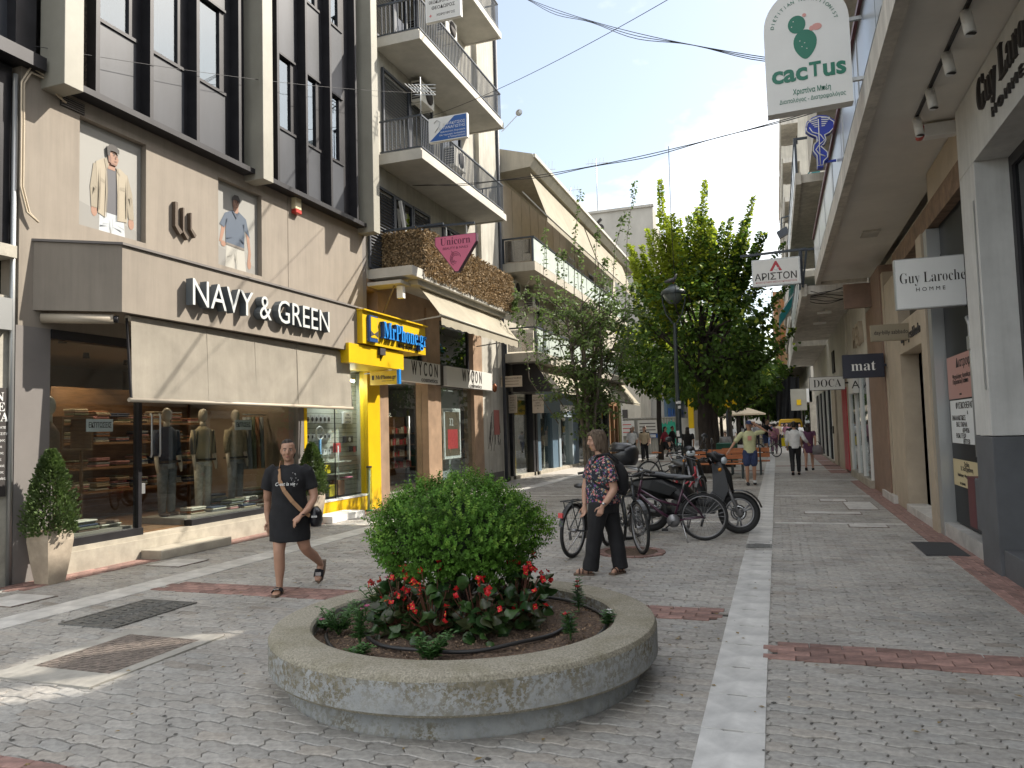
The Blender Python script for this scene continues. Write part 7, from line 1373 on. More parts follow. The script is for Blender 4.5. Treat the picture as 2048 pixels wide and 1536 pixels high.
def bicycle(lb, fm, loc, yaw, lean=0, basket=False, steer=.5, rack=False, mud=True, stand=True, low=True, ws=.34, saddle=M_bkp):
    t = thing('bicycle', lb, 'bicycle', (0, 0, 0), 'bicycles parked in the street')
    wheel(t, -.53, 0, ws); wheel(t, .55, 0, ws, steer=steer)
    bb, st, hd, rw = (-.10, 0, .29), (-.25, 0, .74), (.36, 0, .78), (-.53, 0, ws); hb = (.385, 0, .68)
    f = MB(); f.tube([bb, st], .017); f.tube([bb, (.10, 0, .42), hb], .021)
    if low: f.tube([(-.19, 0, .50), (.10, 0, .58), (.37, 0, .745)], .016)
    else: f.tube([(-.24, 0, .70), (.36, 0, .77)], .017)
    for s in (-1, 1): f.tube([(bb[0], s*.03, bb[2]), (rw[0], s*.06, rw[2])], .010); f.tube([(-.24, s*.02, .68), (rw[0], s*.06, rw[2])], .009)
    f.tube([hb, (.335, 0, .88)], .02); f.build('frame', fm, t)
    f = MB(); c, s_ = math.cos(steer), math.sin(steer)
    for s in (-1, 1): f.tube([(.39, 0, .68), (.40-s*.05*s_, s*.055*c, .64), (.55-s*.055*s_, s*.055*c, ws)], .012)
    f.build('fork', fm, t)
    f = MB(); f.tube([(.335, 0, .86), (.315, 0, .98)], .014); gx, gy = -s_, c
    f.tube([(.25-gx*.29, -gy*.29, 1.03), (.33-gx*.2, -gy*.2, 1.05), (.345, 0, 1.0), (.33+gx*.2, gy*.2, 1.05), (.25+gx*.29, gy*.29, 1.03)], .012); hb_ = f.build('handlebar', M_bkp, t)
    for s in (-1, 1): MB().tube([(.27+s*gx*.24, s*gy*.24, 1.035), (.235+s*gx*.31, s*gy*.31, 1.02)], .018).build('grip', M_bkp, hb_); MB().tube([(.33+s*gx*.19, s*gy*.19, 1.02), (.29+s*gx*.27, s*gy*.27, .99)], .006).build('brake_lever', M_gry, hb_)
    f = MB(); f.tube([st, (-.285, 0, .88)], .013); f.build('seat_post', M_gry, t)
    f = MB(); f.loft([(-.43, 0, .91, .0, .0)][:0]+[(-.42, 0, .905, .055, .02), (-.37, 0, .915, .085, .03), (-.28, 0, .915, .06, .026), (-.19, 0, .905, .03, .02), (-.14, 0, .90, .02, .014)], 12)
    f.v = [(x, y, z) for x, y, z in f.v]; f.build('saddle', saddle, t)
    f = MB(); f.lathe([(0, -.01), (.095, -.004), (.095, .004), (0, .01)], (bb[0], .04, bb[2]), 20, axis='Y'); f.build('chainring', M_gry, t)
    for s in (-1, 1): f = MB(); f.tube([(bb[0], s*.07, bb[2]), (bb[0]+s*.12, s*.08, bb[2]-s*.11)], .010); f.box(bb[0]+s*.12-.045, bb[0]+s*.12+.045, s*.09, s*.09+s*.09, bb[2]-s*.11-.012, bb[2]-s*.11+.012); f.build('pedal_crank', M_bkp, t)
    f = MB(); f.tube([(bb[0], .05, bb[2]+.09), (rw[0], .05, rw[2]+.03)], .004, 4); f.tube([(bb[0], .05, bb[2]-.09), (rw[0]+.02, .05, rw[2]-.08), (rw[0], .05, rw[2]-.03)], .004, 4); f.build('chain', M_gry, t)
    MB().tube([(rw[0]+.01, .06, rw[2]-.03), (rw[0]+.04, .06, rw[2]-.13)], .018, 6).build('derailleur', M_bkp, t)
    if mud:
        for x, a0, a1, stt in ((-.53, .3, 2.9, 0), (.55, .6, 2.7, steer)):
            f = MB(); V = []; F = []; n = 12
            for k in range(n+1):
                a = a0+(a1-a0)*k/n
                for s in (-.028, .028): px_, pz_ = (ws+.018)*math.cos(a), (ws+.018)*math.sin(a); V.append((x+px_*math.cos(stt)-s*math.sin(stt), px_*math.sin(stt)+s*math.cos(stt), ws+pz_))
            f.add(V, [(2*k, 2*k+1, 2*k+3, 2*k+2) for k in range(n)]); f.build('mudguard', M_bkp, t)
    if stand: MB().tube([(-.22, .05, .29), (-.30, .22, .0)], .010, 6).build('kickstand', M_chr, t)
    if rack:
        f = MB(); 
        for s in (-1, 1): f.tube([(-.30, s*.05, .73), (-.78, s*.06, .74)], .008, 5); f.tube([(-.70, s*.06, .74), (-.53, s*.07, ws)], .007, 5)
        for x in (-.45, -.6, -.75): f.tube([(x, -.06, .74), (x, .06, .74)], .007, 5)
        f.build('rear_rack', M_bkp, t)
    MB().box(-.90, -.87, -.03, .03, .55, .61).build('reflector', PR[2], t) if rack else None
    if basket:
        f = MB(); cx = .62
        for k in range(7):
            z = .78+.04*k; w_ = .12+.012*k; P = [(cx-w_, -w_*1.2, z), (cx+w_, -w_*1.2, z), (cx+w_, w_*1.2, z), (cx-w_, w_*1.2, z), (cx-w_, -w_*1.2, z)]; f.tube(P, .005 if k < 6 else .009, 4, cap=False)
        for k in range(28):
            a = 2*math.pi*k/28; q = max(abs(math.cos(a)), abs(math.sin(a))); f.tube([(cx+.12*math.cos(a)/q, .144*math.sin(a)/q, .78), (cx+.192*math.cos(a)/q, .23*math.sin(a)/q, 1.02)], .004, 3, cap=False)
        f.box(cx-.12, cx+.12, -.144, .144, .775, .785); f.build('basket', M_dgf, t)
    t.location = loc; t.rotation_euler = (lean, 0, yaw); return t
def yaw_to(a, b): return math.atan2(b[1]-a[1], b[0]-a[0])
# bike 1: seen nearly end-on, left of the woman in the floral top
ra, fa_ = (-2.56, 9.45), (-2.32, 10.55); yw = yaw_to(ra, fa_)
bicycle('dark city bicycle with a front basket, left of the woman in the floral top', M_dgf, ((ra[0]+fa_[0])/2, (ra[1]+fa_[1])/2, 0), yw, .05, basket=True, rack=True, steer=.15, ws=.35)
# bike 2: purple, seen side on behind the woman
ra, fa_ = (-1.04, 11.22), (-2.12, 11.12); yw = yaw_to(ra, fa_)
bicycle('purple bicycle on its kickstand with the rear wheel towards the gutter', M_pur, ((ra[0]+fa_[0])/2, (ra[1]+fa_[1])/2, 0), yw, -.06, steer=.35, ws=.345)
# bike 3: front wheel towards the camera at the tree pit
fa_, ra = (-1.74, 9.92), (-2.2, 10.88)
bicycle('dark bicycle with its front wheel standing at the tree pit, behind the woman', M_dgf, ((ra[0]+fa_[0])/2, (ra[1]+fa_[1])/2, 0), yaw_to(ra, fa_), .05, steer=.05, ws=.345, low=False)
bicycle('red bicycle leaning behind the scooters by the lamp post', M_rdf, (-1.75, 14.6, 0), R(60), .08, steer=.3, rack=True)
bicycle('dark bicycle with a brown saddle standing left of the lamp post', M_dgf, (-3.1, 22.3, 0), R(25), .05, steer=.2, saddle=MATS['bench_wood'])
# scooters, forward is +x
M_seat = mat('scooter_seat', (.022, .023, .026), .4, bump=.1, bscale=80); M_gls = mat('scooter_panel', (.012, .0125, .014), .42, coat=.08, spec=.3); M_sil = mat('silver_panel', (.30, .31, .32), .3, metal=.5); M_hl = mat('headlamp', (.45, .5, .53), .08, spec=.8)
def cast_wheel(t, x, r_, w_, y=0, steer=0):
    e = MB(); e.lathe([(r_-w_+w_*math.cos(a), w_*1.05*math.sin(a)) for a in [i*math.pi/5 for i in range(10)]], (0, 0, 0), 36, axis='Y', closed=True); o = bpy.data.objects.new('wheel', e.mesh('tyre', M_tyre)); COL.objects.link(o); o.parent = t; o.location = (x, y, r_); o.rotation_euler = (0, 0, steer)
    e = MB(); ri = r_-2*w_+.012; e.lathe([(ri-.022, -.03), (ri, -.035), (ri, .035), (ri-.022, .03)], (0, 0, 0), 32, axis='Y', closed=True)
    for k in range(3):
        a = 2*math.pi*k/3+.5
        for da in (-.16, .16): e.tube([(.03*math.cos(a), 0, .03*math.sin(a)), (ri*.98*math.cos(a+da), 0, ri*.98*math.sin(a+da))], .014, 6)
    e.lathe([(0, -.05), (.05, -.045), (.05, .045), (0, .05)], (0, 0, 0), 14, axis='Y'); q = bpy.data.objects.new('rim', e.mesh('rim', M_gry)); COL.objects.link(q); q.parent = o
    e = MB(); e.lathe([(.06, .052), (.11, .052), (.11, .056), (.06, .056)], (0, 0, 0), 24, axis='Y', closed=True); q = bpy.data.objects.new('brake_disc', e.mesh('brake_disc', M_chr)); COL.objects.link(q); q.parent = o
def scooter(lb, loc, yaw, box_=True, lean=.08, shield=True, steer=.25, seat=True):
    t = thing('motor_scooter', lb, 'scooter', (0, 0, 0), 'motor scooters parked by the gutter'); wr_ = .285
    cast_wheel(t, -.62, wr_, .052); cast_wheel(t, .62, wr_, .048, steer=steer)
    # rear body and seat
    f = MB(); f.loft([(-.95, 0, .66, .05, .05), (-.80, 0, .66, .11, .10), (-.45, 0, .62, .15, .16), (-.15, 0, .55, .14, .17), (.02, 0, .42, .10, .12)], 14); f.build('rear_body', M_gls, t)
    for s in (-1, 1): MB().prism([(-.92, s*.125, .70), (-.55, s*.165, .74), (-.2, s*.155, .62), (-.3, s*.155, .52), (-.6, s*.165, .60)], (0, s*.012, 0)).build('side_panel', M_gls, t)
    f = MB(); f.loft([(-.86, 0, .80, .10, .03), (-.70, 0, .83, .135, .045), (-.45, 0, .81, .145, .045), (-.34, 0, .785, .135, .045), (-.10, 0, .765, .115, .045), (.02, 0, .745, .07, .03)], 14); f.build('seat', M_seat, t)
    f = MB(); f.box(-.30, .30, -.07, .07, .27, .45); f.tube([(0, 0, .35), (-.45, .02, .33)], .07, 10); f.loft([(-.62, .12, .29, .06, .05), (-.40, .12, .30, .08, .07), (-.12, .1, .30, .10, .09)], 10); f.build('engine', M_bkp, t)
    f = MB(); f.loft([(.05, -.02, .24, .03, .03), (-.35, -.13, .25, .035, .035), (-.45, -.15, .27, .06, .06), (-.85, -.16, .34, .065, .065), (-.92, -.16, .35, .04, .04)], 12); f.build('exhaust', M_bkp, t); MB().tube([(-.5, -.215, .30), (-.8, -.225, .345)], .022, 6).build('heat_guard', M_sil, t)
    f = MB(); f.loft([(-.92, 0, .50, .07, .012), (-.80, 0, .60, .085, .02), (-.62, 0, .615, .08, .015)], 8); f.build('rear_mudguard', M_bkp, t); MB().box(-1.0, -.94, -.08, .08, .60, .68).build('tail_light', PR[2], t)
    # spine, leg shield, front
    f = MB(); f.tube([(.0, 0, .42), (.22, 0, .40), (.40, 0, .62)], .085, 12); f.build('frame_spine', M_gls, t)
    f = MB()
    for s in (-1, 1): f.prism([(.28, s*.05, .98), (.46, s*.12, .88), (.52, s*.16, .62), (.40, s*.21, .34), (.24, s*.20, .28), (.30, s*.18, .55), (.30, s*.12, .80)], (0, s*.02, 0))
    f.loft([(.34, 0, .32, .10, .06), (.42, 0, .55, .15, .05), (.42, 0, .80, .12, .07), (.36, 0, .98, .07, .08)], 12); f.build('leg_shield', M_gls, t)
    f = MB()
    for s in (-1, 1): f.tube([(.44, s*.075, .78), (.62, s*.075, wr_)], .022, 8)
    f.build('fork', M_gry, t); f = MB(); V = []; F = []; n = 10
    for k in range(n+1):
        a = .25+2.35*k/n
        for s in (-.07, -.03, .03, .07): V.append((.62+(wr_+.02+(.015 if abs(s) < .05 else 0))*math.cos(a), s, wr_+(wr_+.02+(.015 if abs(s) < .05 else 0))*math.sin(a)))
    f.add(V, [(4*k+j, 4*k+j+1, 4*k+j+5, 4*k+j+4) for k in range(n) for j in range(3)], sm=True); f.build('front_mudguard', M_gls, t)
    f = MB(); f.loft([(.22, 0, 1.03, .10, .05), (.32, 0, 1.06, .12, .085), (.42, 0, 1.02, .085, .07), (.47, 0, .99, .04, .04)], 14); hb = f.build('handlebar_cowl', M_gls, t); MB().ell((.44, 0, 1.01), .05, .09, .06, 12).build('headlight', M_hl, hb)
    for s in (-1, 1): 
        MB().tube([(.28, s*.10, 1.04), (.20, s*.36, 1.03)], .014).build('handlebar', M_bkp, hb); MB().tube([(.22, s*.27, 1.035), (.195, s*.38, 1.028)], .02).build('grip', M_bkp, hb); MB().tube([(.25, s*.2, 1.05), (.24, s*.30, 1.26)], .007, 5).build('mirror_stem', M_bkp, hb); MB().ell((.235, s*.33, 1.29), .02, .075, .05, 10).build('mirror', M_bkp, hb); MB().ell((.40, s*.12, .88), .03, .04, .03, 8).build('turn_signal', mat('amber_lens', (.5, .2, .02), .2), t); MB().tube([(.28, s*.24, 1.04), (.32, s*.33, 1.0)], .006, 4).build('brake_lever', M_gry, hb)
    f = MB(); f.tube([(-.05, .1, .25), (-.14, .26, 0)], .012, 6); f.tube([(-.1, .08, .22), (-.12, .12, .0)], .012, 6); f.build('kickstand', M_gry, t)
    for s in (-1, 1): MB().tube([(-.1, s*.1, .28), (-.1, s*.26, .28)], .016, 6).build('foot_peg', M_bkp, t)
    f = MB(); f.tube([(-.55, .13, .84), (-.9, .12, .92), (-1.0, .0, .93), (-.9, -.12, .92), (-.55, -.13, .84)], .014, 8); f.build('grab_rail', M_sil, t)
    if box_:
        f = MB(); f.loft([(-1.0, 0, .95, .17, .19), (-1.0, 0, 1.02, .21, .22), (-1.0, 0, 1.13, .225, .235), (-1.01, 0, 1.15, .22, .23)], 20); f.v = [(x, y, z) for x, y, z in f.v]; tb = f.build('top_box', M_bkp, t); f = MB(); f.loft([(-1.01, 0, 1.155, .225, .235), (-1.01, 0, 1.22, .21, .22), (-1.0, 0, 1.275, .15, .165), (-1.0, 0, 1.285, .08, .09)], 20); f.build('lid', M_bkp, tb)
    t.location = loc; t.rotation_euler = (lean, 0, yaw); t.scale = (1.1,)*3; return t
scooter('black scooter with a round top box at its left end, behind the purple bicycle', (-1.28, 12.05, 0), yaw_to((-1.95, 12.05), (-.62, 11.95)), True, -.05)
scooter('dark scooter facing the camera with a round headlight, in front of the bench', (-1.75, 15.9, 0), R(-70), False, .06)
# ================================================================== people
def remesh(mb, name, m, parent, vox=.02, smooth=3, fold=0., seed=0):
    """several lofts grown together into one continuous skin"""
    me = mb.mesh(name, m); o = bpy.data.objects.new(name, me); COL.objects.link(o)
    r = o.modifiers.new('r', 'REMESH'); r.mode = 'VOXEL'; r.voxel_size = vox; r.use_smooth_shade = True
    s = o.modifiers.new('s', 'SMOOTH'); s.iterations = smooth; s.factor = .5
    dg = bpy.context.evaluated_depsgraph_get(); ev = bpy.data.meshes.new_from_object(o.evaluated_get(dg)); ev.name = name
    o.modifiers.clear(); o.data = ev; bpy.data.meshes.remove(me)
    ev.materials.clear(); ev.materials.append(m if not isinstance(m, list) else m[0])
    n = len(ev.vertices); ev.polygons.foreach_set('use_smooth', [True]*len(ev.polygons))
    if fold:
        a = np.empty(n*3, np.float32); ev.vertices.foreach_get('co', a); a = a.reshape(-1, 3); no = np.empty(n*3, np.float32); ev.vertices.foreach_get('normal', no); no = no.reshape(-1, 3)
        f = np.sin(a[:,0]*31+a[:,2]*17+seed)*.5+np.sin(a[:,1]*43-a[:,2]*23+seed*2)*.3+np.sin(a[:,2]*37+a[:,0]*19)*.35
        a += no*(f*fold)[:, None]; ev.vertices.foreach_set('co', a.ravel()); ev.update()
    o.parent = parent; return o
def V3(*a): return Vector(a)
def limb(mb, pts, n=12, flat=False):       # pts: (x, y, z, r) or (x, y, z, rx, ry); rounded ends
    P = [p if len(p) == 5 else (*p, p[3]) for p in pts]
    a, b = Vector(P[0][:3]), Vector(P[1][:3]); c, d = Vector(P[-1][:3]), Vector(P[-2][:3]); ua, uc = (a-b).normalized(), (c-d).normalized()
    s = [(*(a+ua*P[0][3]*.7), P[0][3]*.55, P[0][4]*.55)]+P+[(*(c+uc*P[-1][3]*.7), P[-1][3]*.55, P[-1][4]*.55)]
    if flat: s = s[:-1]
    return mb.loft(s, n)
M_skin = mat('skin', (.46, .27, .19), .5, var=.06, vscale=6); M_skin2 = mat('skin_tan', (.41, .23, .155), .5, var=.06, vscale=6)
M_eye = mat('eye_white', (.6, .58, .55), .3); M_iris = mat('iris', (.03, .02, .015), .2); M_lip = mat('lips', (.36, .13, .11), .45); M_brow = mat('brow', (.05, .038, .03), .8)
M_hg = mat('greying_hair', (.018, .014, .012), .85, spec=.15, col2=(.09, .078, .07), vscale=60, stretch=(1, 1, .15)); M_hbr = mat('brown_grey_hair', (.045, .03, .021), .75, spec=.2, col2=(.17, .13, .095), vscale=50, stretch=(1, 1, .15)); M_hdk = mat('dark_hair', (.018, .013, .011), .5, var=.3, vscale=40); M_hlt = mat('grey_hair', (.34, .32, .30), .7); M_hgi = mat('ginger_hair', (.20, .07, .025), .7)
M_bcl = mat('black_cotton', (.011, .011, .013), .9, var=.2, vscale=14, bump=.15, bscale=120); M_btr = mat('black_trousers', (.012, .012, .014), .85, var=.2, vscale=8)
def head(mb, c, s=1., turn=0., tilt=0.):
    """head strokes about the point c (head centre), facing -y, turned by turn about z"""
    Mt = Matrix.Rotation(turn, 3, 'Z')@Matrix.Rotation(tilt, 3, 'X'); h = MB()
    h.loft([(0, -.030*s, -.118*s, .028*s, .030*s), (0, -.030*s, -.105*s, .045*s, .048*s), (0, -.018*s, -.07*s, .060*s, .072*s), (0, -.008*s, -.03*s, .070*s, .086*s), (0, 0, .015*s, .075*s, .095*s), (0, .004*s, .06*s, .073*s, .092*s), (0, .008*s, .095*s, .055*s, .070*s), (0, .010*s, .115*s, .028*s, .036*s)], 18)
    h.loft([(0, -.092*s, .018*s, .009*s, .010*s), (0, -.101*s, -.005*s, .011*s, .012*s), (0, -.108*s, -.022*s, .0145*s, .013*s), (0, -.094*s, -.034*s, .013*s, .008*s)], 8)   # nose
    h.ell((0, -.078*s, -.062*s), .024*s, .014*s, .010*s, 8); h.ell((0, -.066*s, -.098*s), .022*s, .018*s, .016*s, 8)
    for q in (-1, 1):
        h.ell((q*.076*s, .012*s, -.012*s), .010*s, .022*s, .032*s, 8); h.ell((q*.040*s, -.068*s, -.03*s), .022*s, .018*s, .02*s, 8); h.ell((q*.032*s, -.082*s, .030*s), .026*s, .010*s, .009*s, 8)
    h.v = [tuple(Mt@Vector(p)+Vector(c)) for p in h.v]; mb.add(h.v, h.f, 0, True); return Mt
def face(t, c, Mt, s=1., eyes=True, brow=M_brow):
    def put(nm, mb, m_): mb.v = [tuple(Mt@Vector(p)+Vector(c)) for p in mb.v]; mb.build(nm, m_, t, free=True)
    for q in (-1, 1):
        if eyes:
            e = MB(); e.ell((q*.031*s, -.0835*s, .010*s), .0125*s, .007*s, .006*s, 8); put('eye', e, M_eye); e = MB(); e.ell((q*.031*s, -.0895*s, .010*s), .0058*s, .003*s, .0058*s, 8); put('iris', e, M_iris)
        else: e = MB(); e.ell((q*.031*s, -.088*s, .008*s), .014*s, .004*s, .002*s, 8); put('eyelid', e, brow)
        e = MB(); e.tube([(q*.014*s, -.0955*s, .028*s), (q*.032*s, -.0945*s, .034*s), (q*.050*s, -.083*s, .028*s)], [.003*s, .0042*s, .002*s], 6); put('eyebrow', e, brow)
    e = MB(); e.loft([(-.024*s, -.086*s, -.064*s, .001, .002), (-.010*s, -.0935*s, -.0615*s, .006*s, .004*s), (.010*s, -.0935*s, -.0615*s, .006*s, .004*s), (.024*s, -.086*s, -.064*s, .001, .002)], 8); put('lips', e, M_lip)
def hand(mb, w, d, s=1., curl=.5, side=1, nrm=None):
    """hand from wrist w along direction d, palm normal nrm; five separate fingers"""
    w, d = Vector(w), Vector(d).normalized(); n = Vector(nrm or (0, -1, 0)); n = (n-d*n.dot(d)).normalized(); x = d.cross(n)*side
    mb.loft([(*w, .024*s, .019*s), (*(w+d*.03*s), .034*s, .017*s), (*(w+d*.075*s), .040*s, .015*s), (*(w+d*.095*s), .036*s, .012*s)], 12)
    for k, L_ in enumerate((.068, .078, .073, .056)):
        b = w+d*.085*s+x*(.028-.0185*k)*s; P = [b]; dd = d.copy()
        for q in range(3): dd = (dd*math.cos(curl*.6)+n*math.sin(curl*.6)).normalized(); P.append(P[-1]+dd*L_*s/3)
        limb(mb, [(*p, (.0085-.0009*i)*s) for i, p in enumerate(P)], 8)
    b = w+d*.025*s+x*.028*s; e1 = b+(d*.6+x*.7+n*.3).normalized()*.035*s; e2 = e1+(d*.9+x*.2+n*.4).normalized()*.03*s; e3 = e2+(d+n*.4).normalized()*.022*s; limb(mb, [(*b, .013*s), (*e1, .0105*s), (*e2, .0095*s), (*e3, .0075*s)], 8)
# ---------------------------------------------------------------- woman in black walking towards the camera
t = thing('person', 'woman in a short black dress with a tan crossbody strap walking in slide sandals', 'person', (-4.93, 6.80, 0)); b = MB()
HC = V3(-.005, -.03, 1.515); Mt = head(b, HC, .95, .12, .10)
limb(b, [(0, .0, 1.33, .052), (0, -.01, 1.42, .050)])
b.loft([(0, 0, .78, .17, .12), (0, 0, .95, .16, .12), (0, 0, 1.15, .15, .115), (0, .0, 1.28, .15, .10), (0, 0, 1.345, .09, .07)], 16)
# right leg (picture left) carries the weight, left leg is behind, heel up
limb(b, [(-.085, .0, .80, .088), (-.095, -.03, .62, .080), (-.10, -.06, .46, .060), (-.10, -.055, .40, .058), (-.10, -.03, .28, .056), (-.105, -.02, .16, .040), (-.105, -.02, .075, .033)])
b.loft([(-.105, .045, .045, .030, .026), (-.107, .0, .055, .034, .034), (-.115, -.07, .045, .040, .025), (-.125, -.13, .034, .043, .015), (-.13, -.165, .030, .030, .010)], 12)
limb(b, [(.085, .0, .80, .090), (.115, .0, .64, .083), (.15, .04, .48, .062), (.165, .10, .43, .056), (.21, .28, .345, .055), (.245, .44, .255, .040), (.255, .49, .22, .033)])
b.loft([(.255, .53, .245, .026, .028), (.26, .505, .20, .032, .034), (.245, .46, .13, .040, .026), (.235, .425, .075, .042, .016), (.23, .41, .045, .028, .010)], 12)
# arms
limb(b, [(-.175, .0, 1.285, .056), (-.215, .02, 1.17, .054), (-.235, .06, 1.03, .044), (-.24, .09, .98, .040), (-.245, .10, .86, .036), (-.235, .085, .765, .026)]); hand(b, (-.235, .085, .755), (.05, -.02, -1), .95, .5, 1, (.5, -.6, 0))
limb(b, [(.175, .0, 1.285, .056), (.225, .01, 1.17, .054), (.255, .0, 1.03, .045), (.25, -.02, .975, .041), (.20, -.11, .885, .036), (.145, -.17, .835, .026)]); hand(b, (.14, -.178, .83), (-.62, -.45, -.62), .95, .75, -1, (-.2, -.2, -.6))
remesh(b, 'body', M_skin2, t, .0085, 2).location = (0, 0, 0)
face(t, HC, Mt, .95)
h = MB(); h.loft([(0, .055, -.06, .05, .035), (0, .045, -.02, .066, .066), (0, .028, .025, .080, .082), (0, .018, .058, .0775, .086), (0, .008, .084, .068, .088), (0, .008, .104, .054, .072), (0, .012, .122, .03, .04)], 18); h.ell((0, .10, .0), .05, .048, .052, 12)
for s in (-1, 1): h.loft([(s*.066, .02, .03, .012, .03), (s*.070, .035, -.03, .014, .034), (s*.052, .06, -.085, .02, .03)], 10)
h.v = [tuple(Mt@(Vector(p)*.95)+HC) for p in h.v]; h.f = list(h.f); remesh(h, 'hair', M_hg, t, .006, 2, .0022)
d = MB()   # dress with short sleeves
d.loft([(0, .012, .555, .215, .16), (0, .012, .70, .212, .16), (0, .012, .84, .208, .158), (0, .012, .98, .185, .15), (0, .0, 1.12, .170, .152), (0, -.005, 1.20, .185, .15), (0, .0, 1.28, .185, .118), (0, .005, 1.335, .135, .09), (0, .005, 1.362, .082, .068)], 24)
for s in (-1, 1): d.loft([(s*.13, .0, 1.325, .065, .062), (s*.185, .0, 1.28, .075, .072), (s*.215, .012, 1.19, .070, .070), (s*.238, .018, 1.10, .068, .070)], 14)
remesh(d, 'dress', M_bcl, t, .011, 3, .006, 1)
st = MB()  # strap over the shoulder and bag on the hip
sp = [(-.075, .06, 1.375), (-.09, .0, 1.385), (-.088, -.085, 1.32), (-.07, -.155, 1.20), (-.02, -.172, 1.09), (.06, -.172, .98), (.14, -.16, .89), (.22, -.10, .82)]
for i in range(len(sp)-1):
    a, c = Vector(sp[i]), Vector(sp[i+1]); nn = Vector(((a.x+c.x)/2, (a.y+c.y)/2-.0, 0)).normalized(); w_ = (c-a).normalized().cross(nn)*.021; st.prism([a+w_, c+w_*1.0, c-w_, a-w_], nn*.006)
M_tan = mat('tan_strap', (.33, .185, .095), .6)
bag = thing('shoulder_bag', 'black leather shoulder bag hanging at the hip of the woman in black', 'bag', (-4.93+.27, 6.80, .72)); q = MB(); q.loft([(.27, .02, .70, .055, .10), (.275, .02, .76, .07, .125), (.27, .02, .84, .065, .12), (.265, .02, .90, .03, .095)], 14); q.v = [(x-4.93, y+6.80, z) for x, y, z in q.v]; q.build('pouch', mat('black_leather', (.014, .014, .018), .3, bump=.1, bscale=60), bag); st.v = [(x-4.93, y+6.80, z) for x, y, z in st.v]; st.build('strap', M_tan, bag)
MB().box(-4.93+.24, -4.93+.30, 6.80-.115, 6.80-.105, .80, .82).build('buckle', M_chr, bag)
o = text('C-est la vie', (-4.93-.015, 6.80-.185, 1.165), UC, VZ, .05, M_wht, t, ext=.001, width=.20, bold=.01, shear=.3); rg = random.Random(3)
for k in range(16): MB().ell((rg.uniform(.02, .12), -.178+.02*abs(rg.gauss(0, .3)), rg.uniform(1.13, 1.29)), .0035, .004, .0035, 6).build('star_print', M_wht, t, free=True)
M_sol = mat('sandal_sole', (.13, .09, .065), .8)
q = MB(); q.prism([(-.135+.0, .075, .002), (-.075, .075, .002), (-.07, -.03, .002), (-.082, -.13, .002), (-.12, -.185, .002), (-.165, -.16, .002), (-.16, -.05, .002)], (0, 0, .026)); q.build('sandal_sole', M_sol, t, free=True)
q = MB(); q.loft([(-.112, -.035, .055, .050, .036), (-.12, -.075, .048, .052, .034), (-.125, -.105, .042, .054, .03)], 14, cap=False); q.build('sandal_strap', M_bcl, t, free=True); MB().box(-.155, -.095, -.125, -.06, .075, .083).build('buckle', M_chr, t, free=True)
q = MB(); q.prism([(.21, .585, .235), (.31, .585, .235), (.305, .53, .13), (.285, .475, .04), (.24, .45, .005), (.20, .465, .03), (.205, .53, .13)], (0, .026, .012)); q.build('sandal_sole', M_sol, t, free=True)
q = MB(); q.loft([(.247, .47, .155, .05, .034), (.24, .45, .115, .052, .033), (.236, .435, .085, .052, .028)], 14, cap=False); q.build('sandal_strap', M_bcl, t, free=True); MB().box(.21, .27, .405, .415, .10, .14).build('buckle', M_chr, t, free=True)
MB().lathe([(.026, -.006), (.031, 0), (.026, .006)], (.155, -.16, .845), 12).build('wristband', M_bcl, t, free=True)
def pivot(objs, c, a):
    for o in objs: p = Matrix.Rotation(a, 3, 'Z')@(o.location-Vector(c)); o.location = p+Vector(c); o.rotation_euler = (0, 0, a)
pivot((t, bag), (-4.93, 6.80, 0), R(27))
# ---------------------------------------------------------------- woman in the floral top, walking to the left
M_flo = bpy.data.materials.new('floral_print'); n_, l_, b_ = nodes(M_flo); b_.inputs['Roughness'].default_value = .85; co = n_.new('ShaderNodeTexCoord')
def vor(sc, cols, thr, base, off):
    v = n_.new('ShaderNodeTexVoronoi'); v.inputs['Scale'].default_value = sc; mp = n_.new('ShaderNodeMapping'); mp.inputs['Location'].default_value = off; l_.new(co.outputs['Object'], mp.inputs[0]); l_.new(mp.outputs[0], v.inputs['Vector'])
    r = n_.new('ShaderNodeValToRGB'); r.color_ramp.interpolation = 'CONSTANT'; e = r.color_ramp.elements; e[0].position = 0; e[0].color = cols[0]+(1,); e[1].position = 1/len(cols); e[1].color = cols[1]+(1,)
    for k in range(2, len(cols)): q = e.new(k/len(cols)); q.color = cols[k]+(1,)
    sx_ = n_.new('ShaderNodeSeparateColor'); l_.new(v.outputs['Color'], sx_.inputs[0]); l_.new(sx_.outputs[0], r.inputs[0]); lt = n_.new('ShaderNodeMath'); lt.operation = 'LESS_THAN'; lt.inputs[1].default_value = thr; l_.new(v.outputs['Distance'], lt.inputs[0])
    m_ = n_.new('ShaderNodeMix'); m_.data_type = 'RGBA'; l_.new(lt.outputs[0], m_.inputs[0]); l_.new(r.outputs[0], m_.inputs[7])
    if isinstance(base, tuple): m_.inputs[6].default_value = base+(1,)
    else: l_.new(base, m_.inputs[6])
    return m_.outputs[2]
c_ = vor(34, [(.10, .16, .10), (.13, .17, .20), (.05, .09, .14), (.22, .24, .20)], .40, (.018, .018, .03), (0, 0, 0)); c_ = vor(26, [(.50, .09, .17), (.55, .26, .25), (.16, .07, .25), (.50, .35, .17), (.45, .10, .08)], .36, c_, (3, 1, 2)); l_.new(vor(40, [(.55, .50, .42), (.55, .30, .35), (.1, .2, .3)], .22, c_, (1, 5, 3)), b_.inputs['Base Color'])
t = thing('person', 'woman with shoulder length greying hair in a floral top and black trousers, with a backpack', 'person', (-1.93, 8.5, 0)); b = MB()
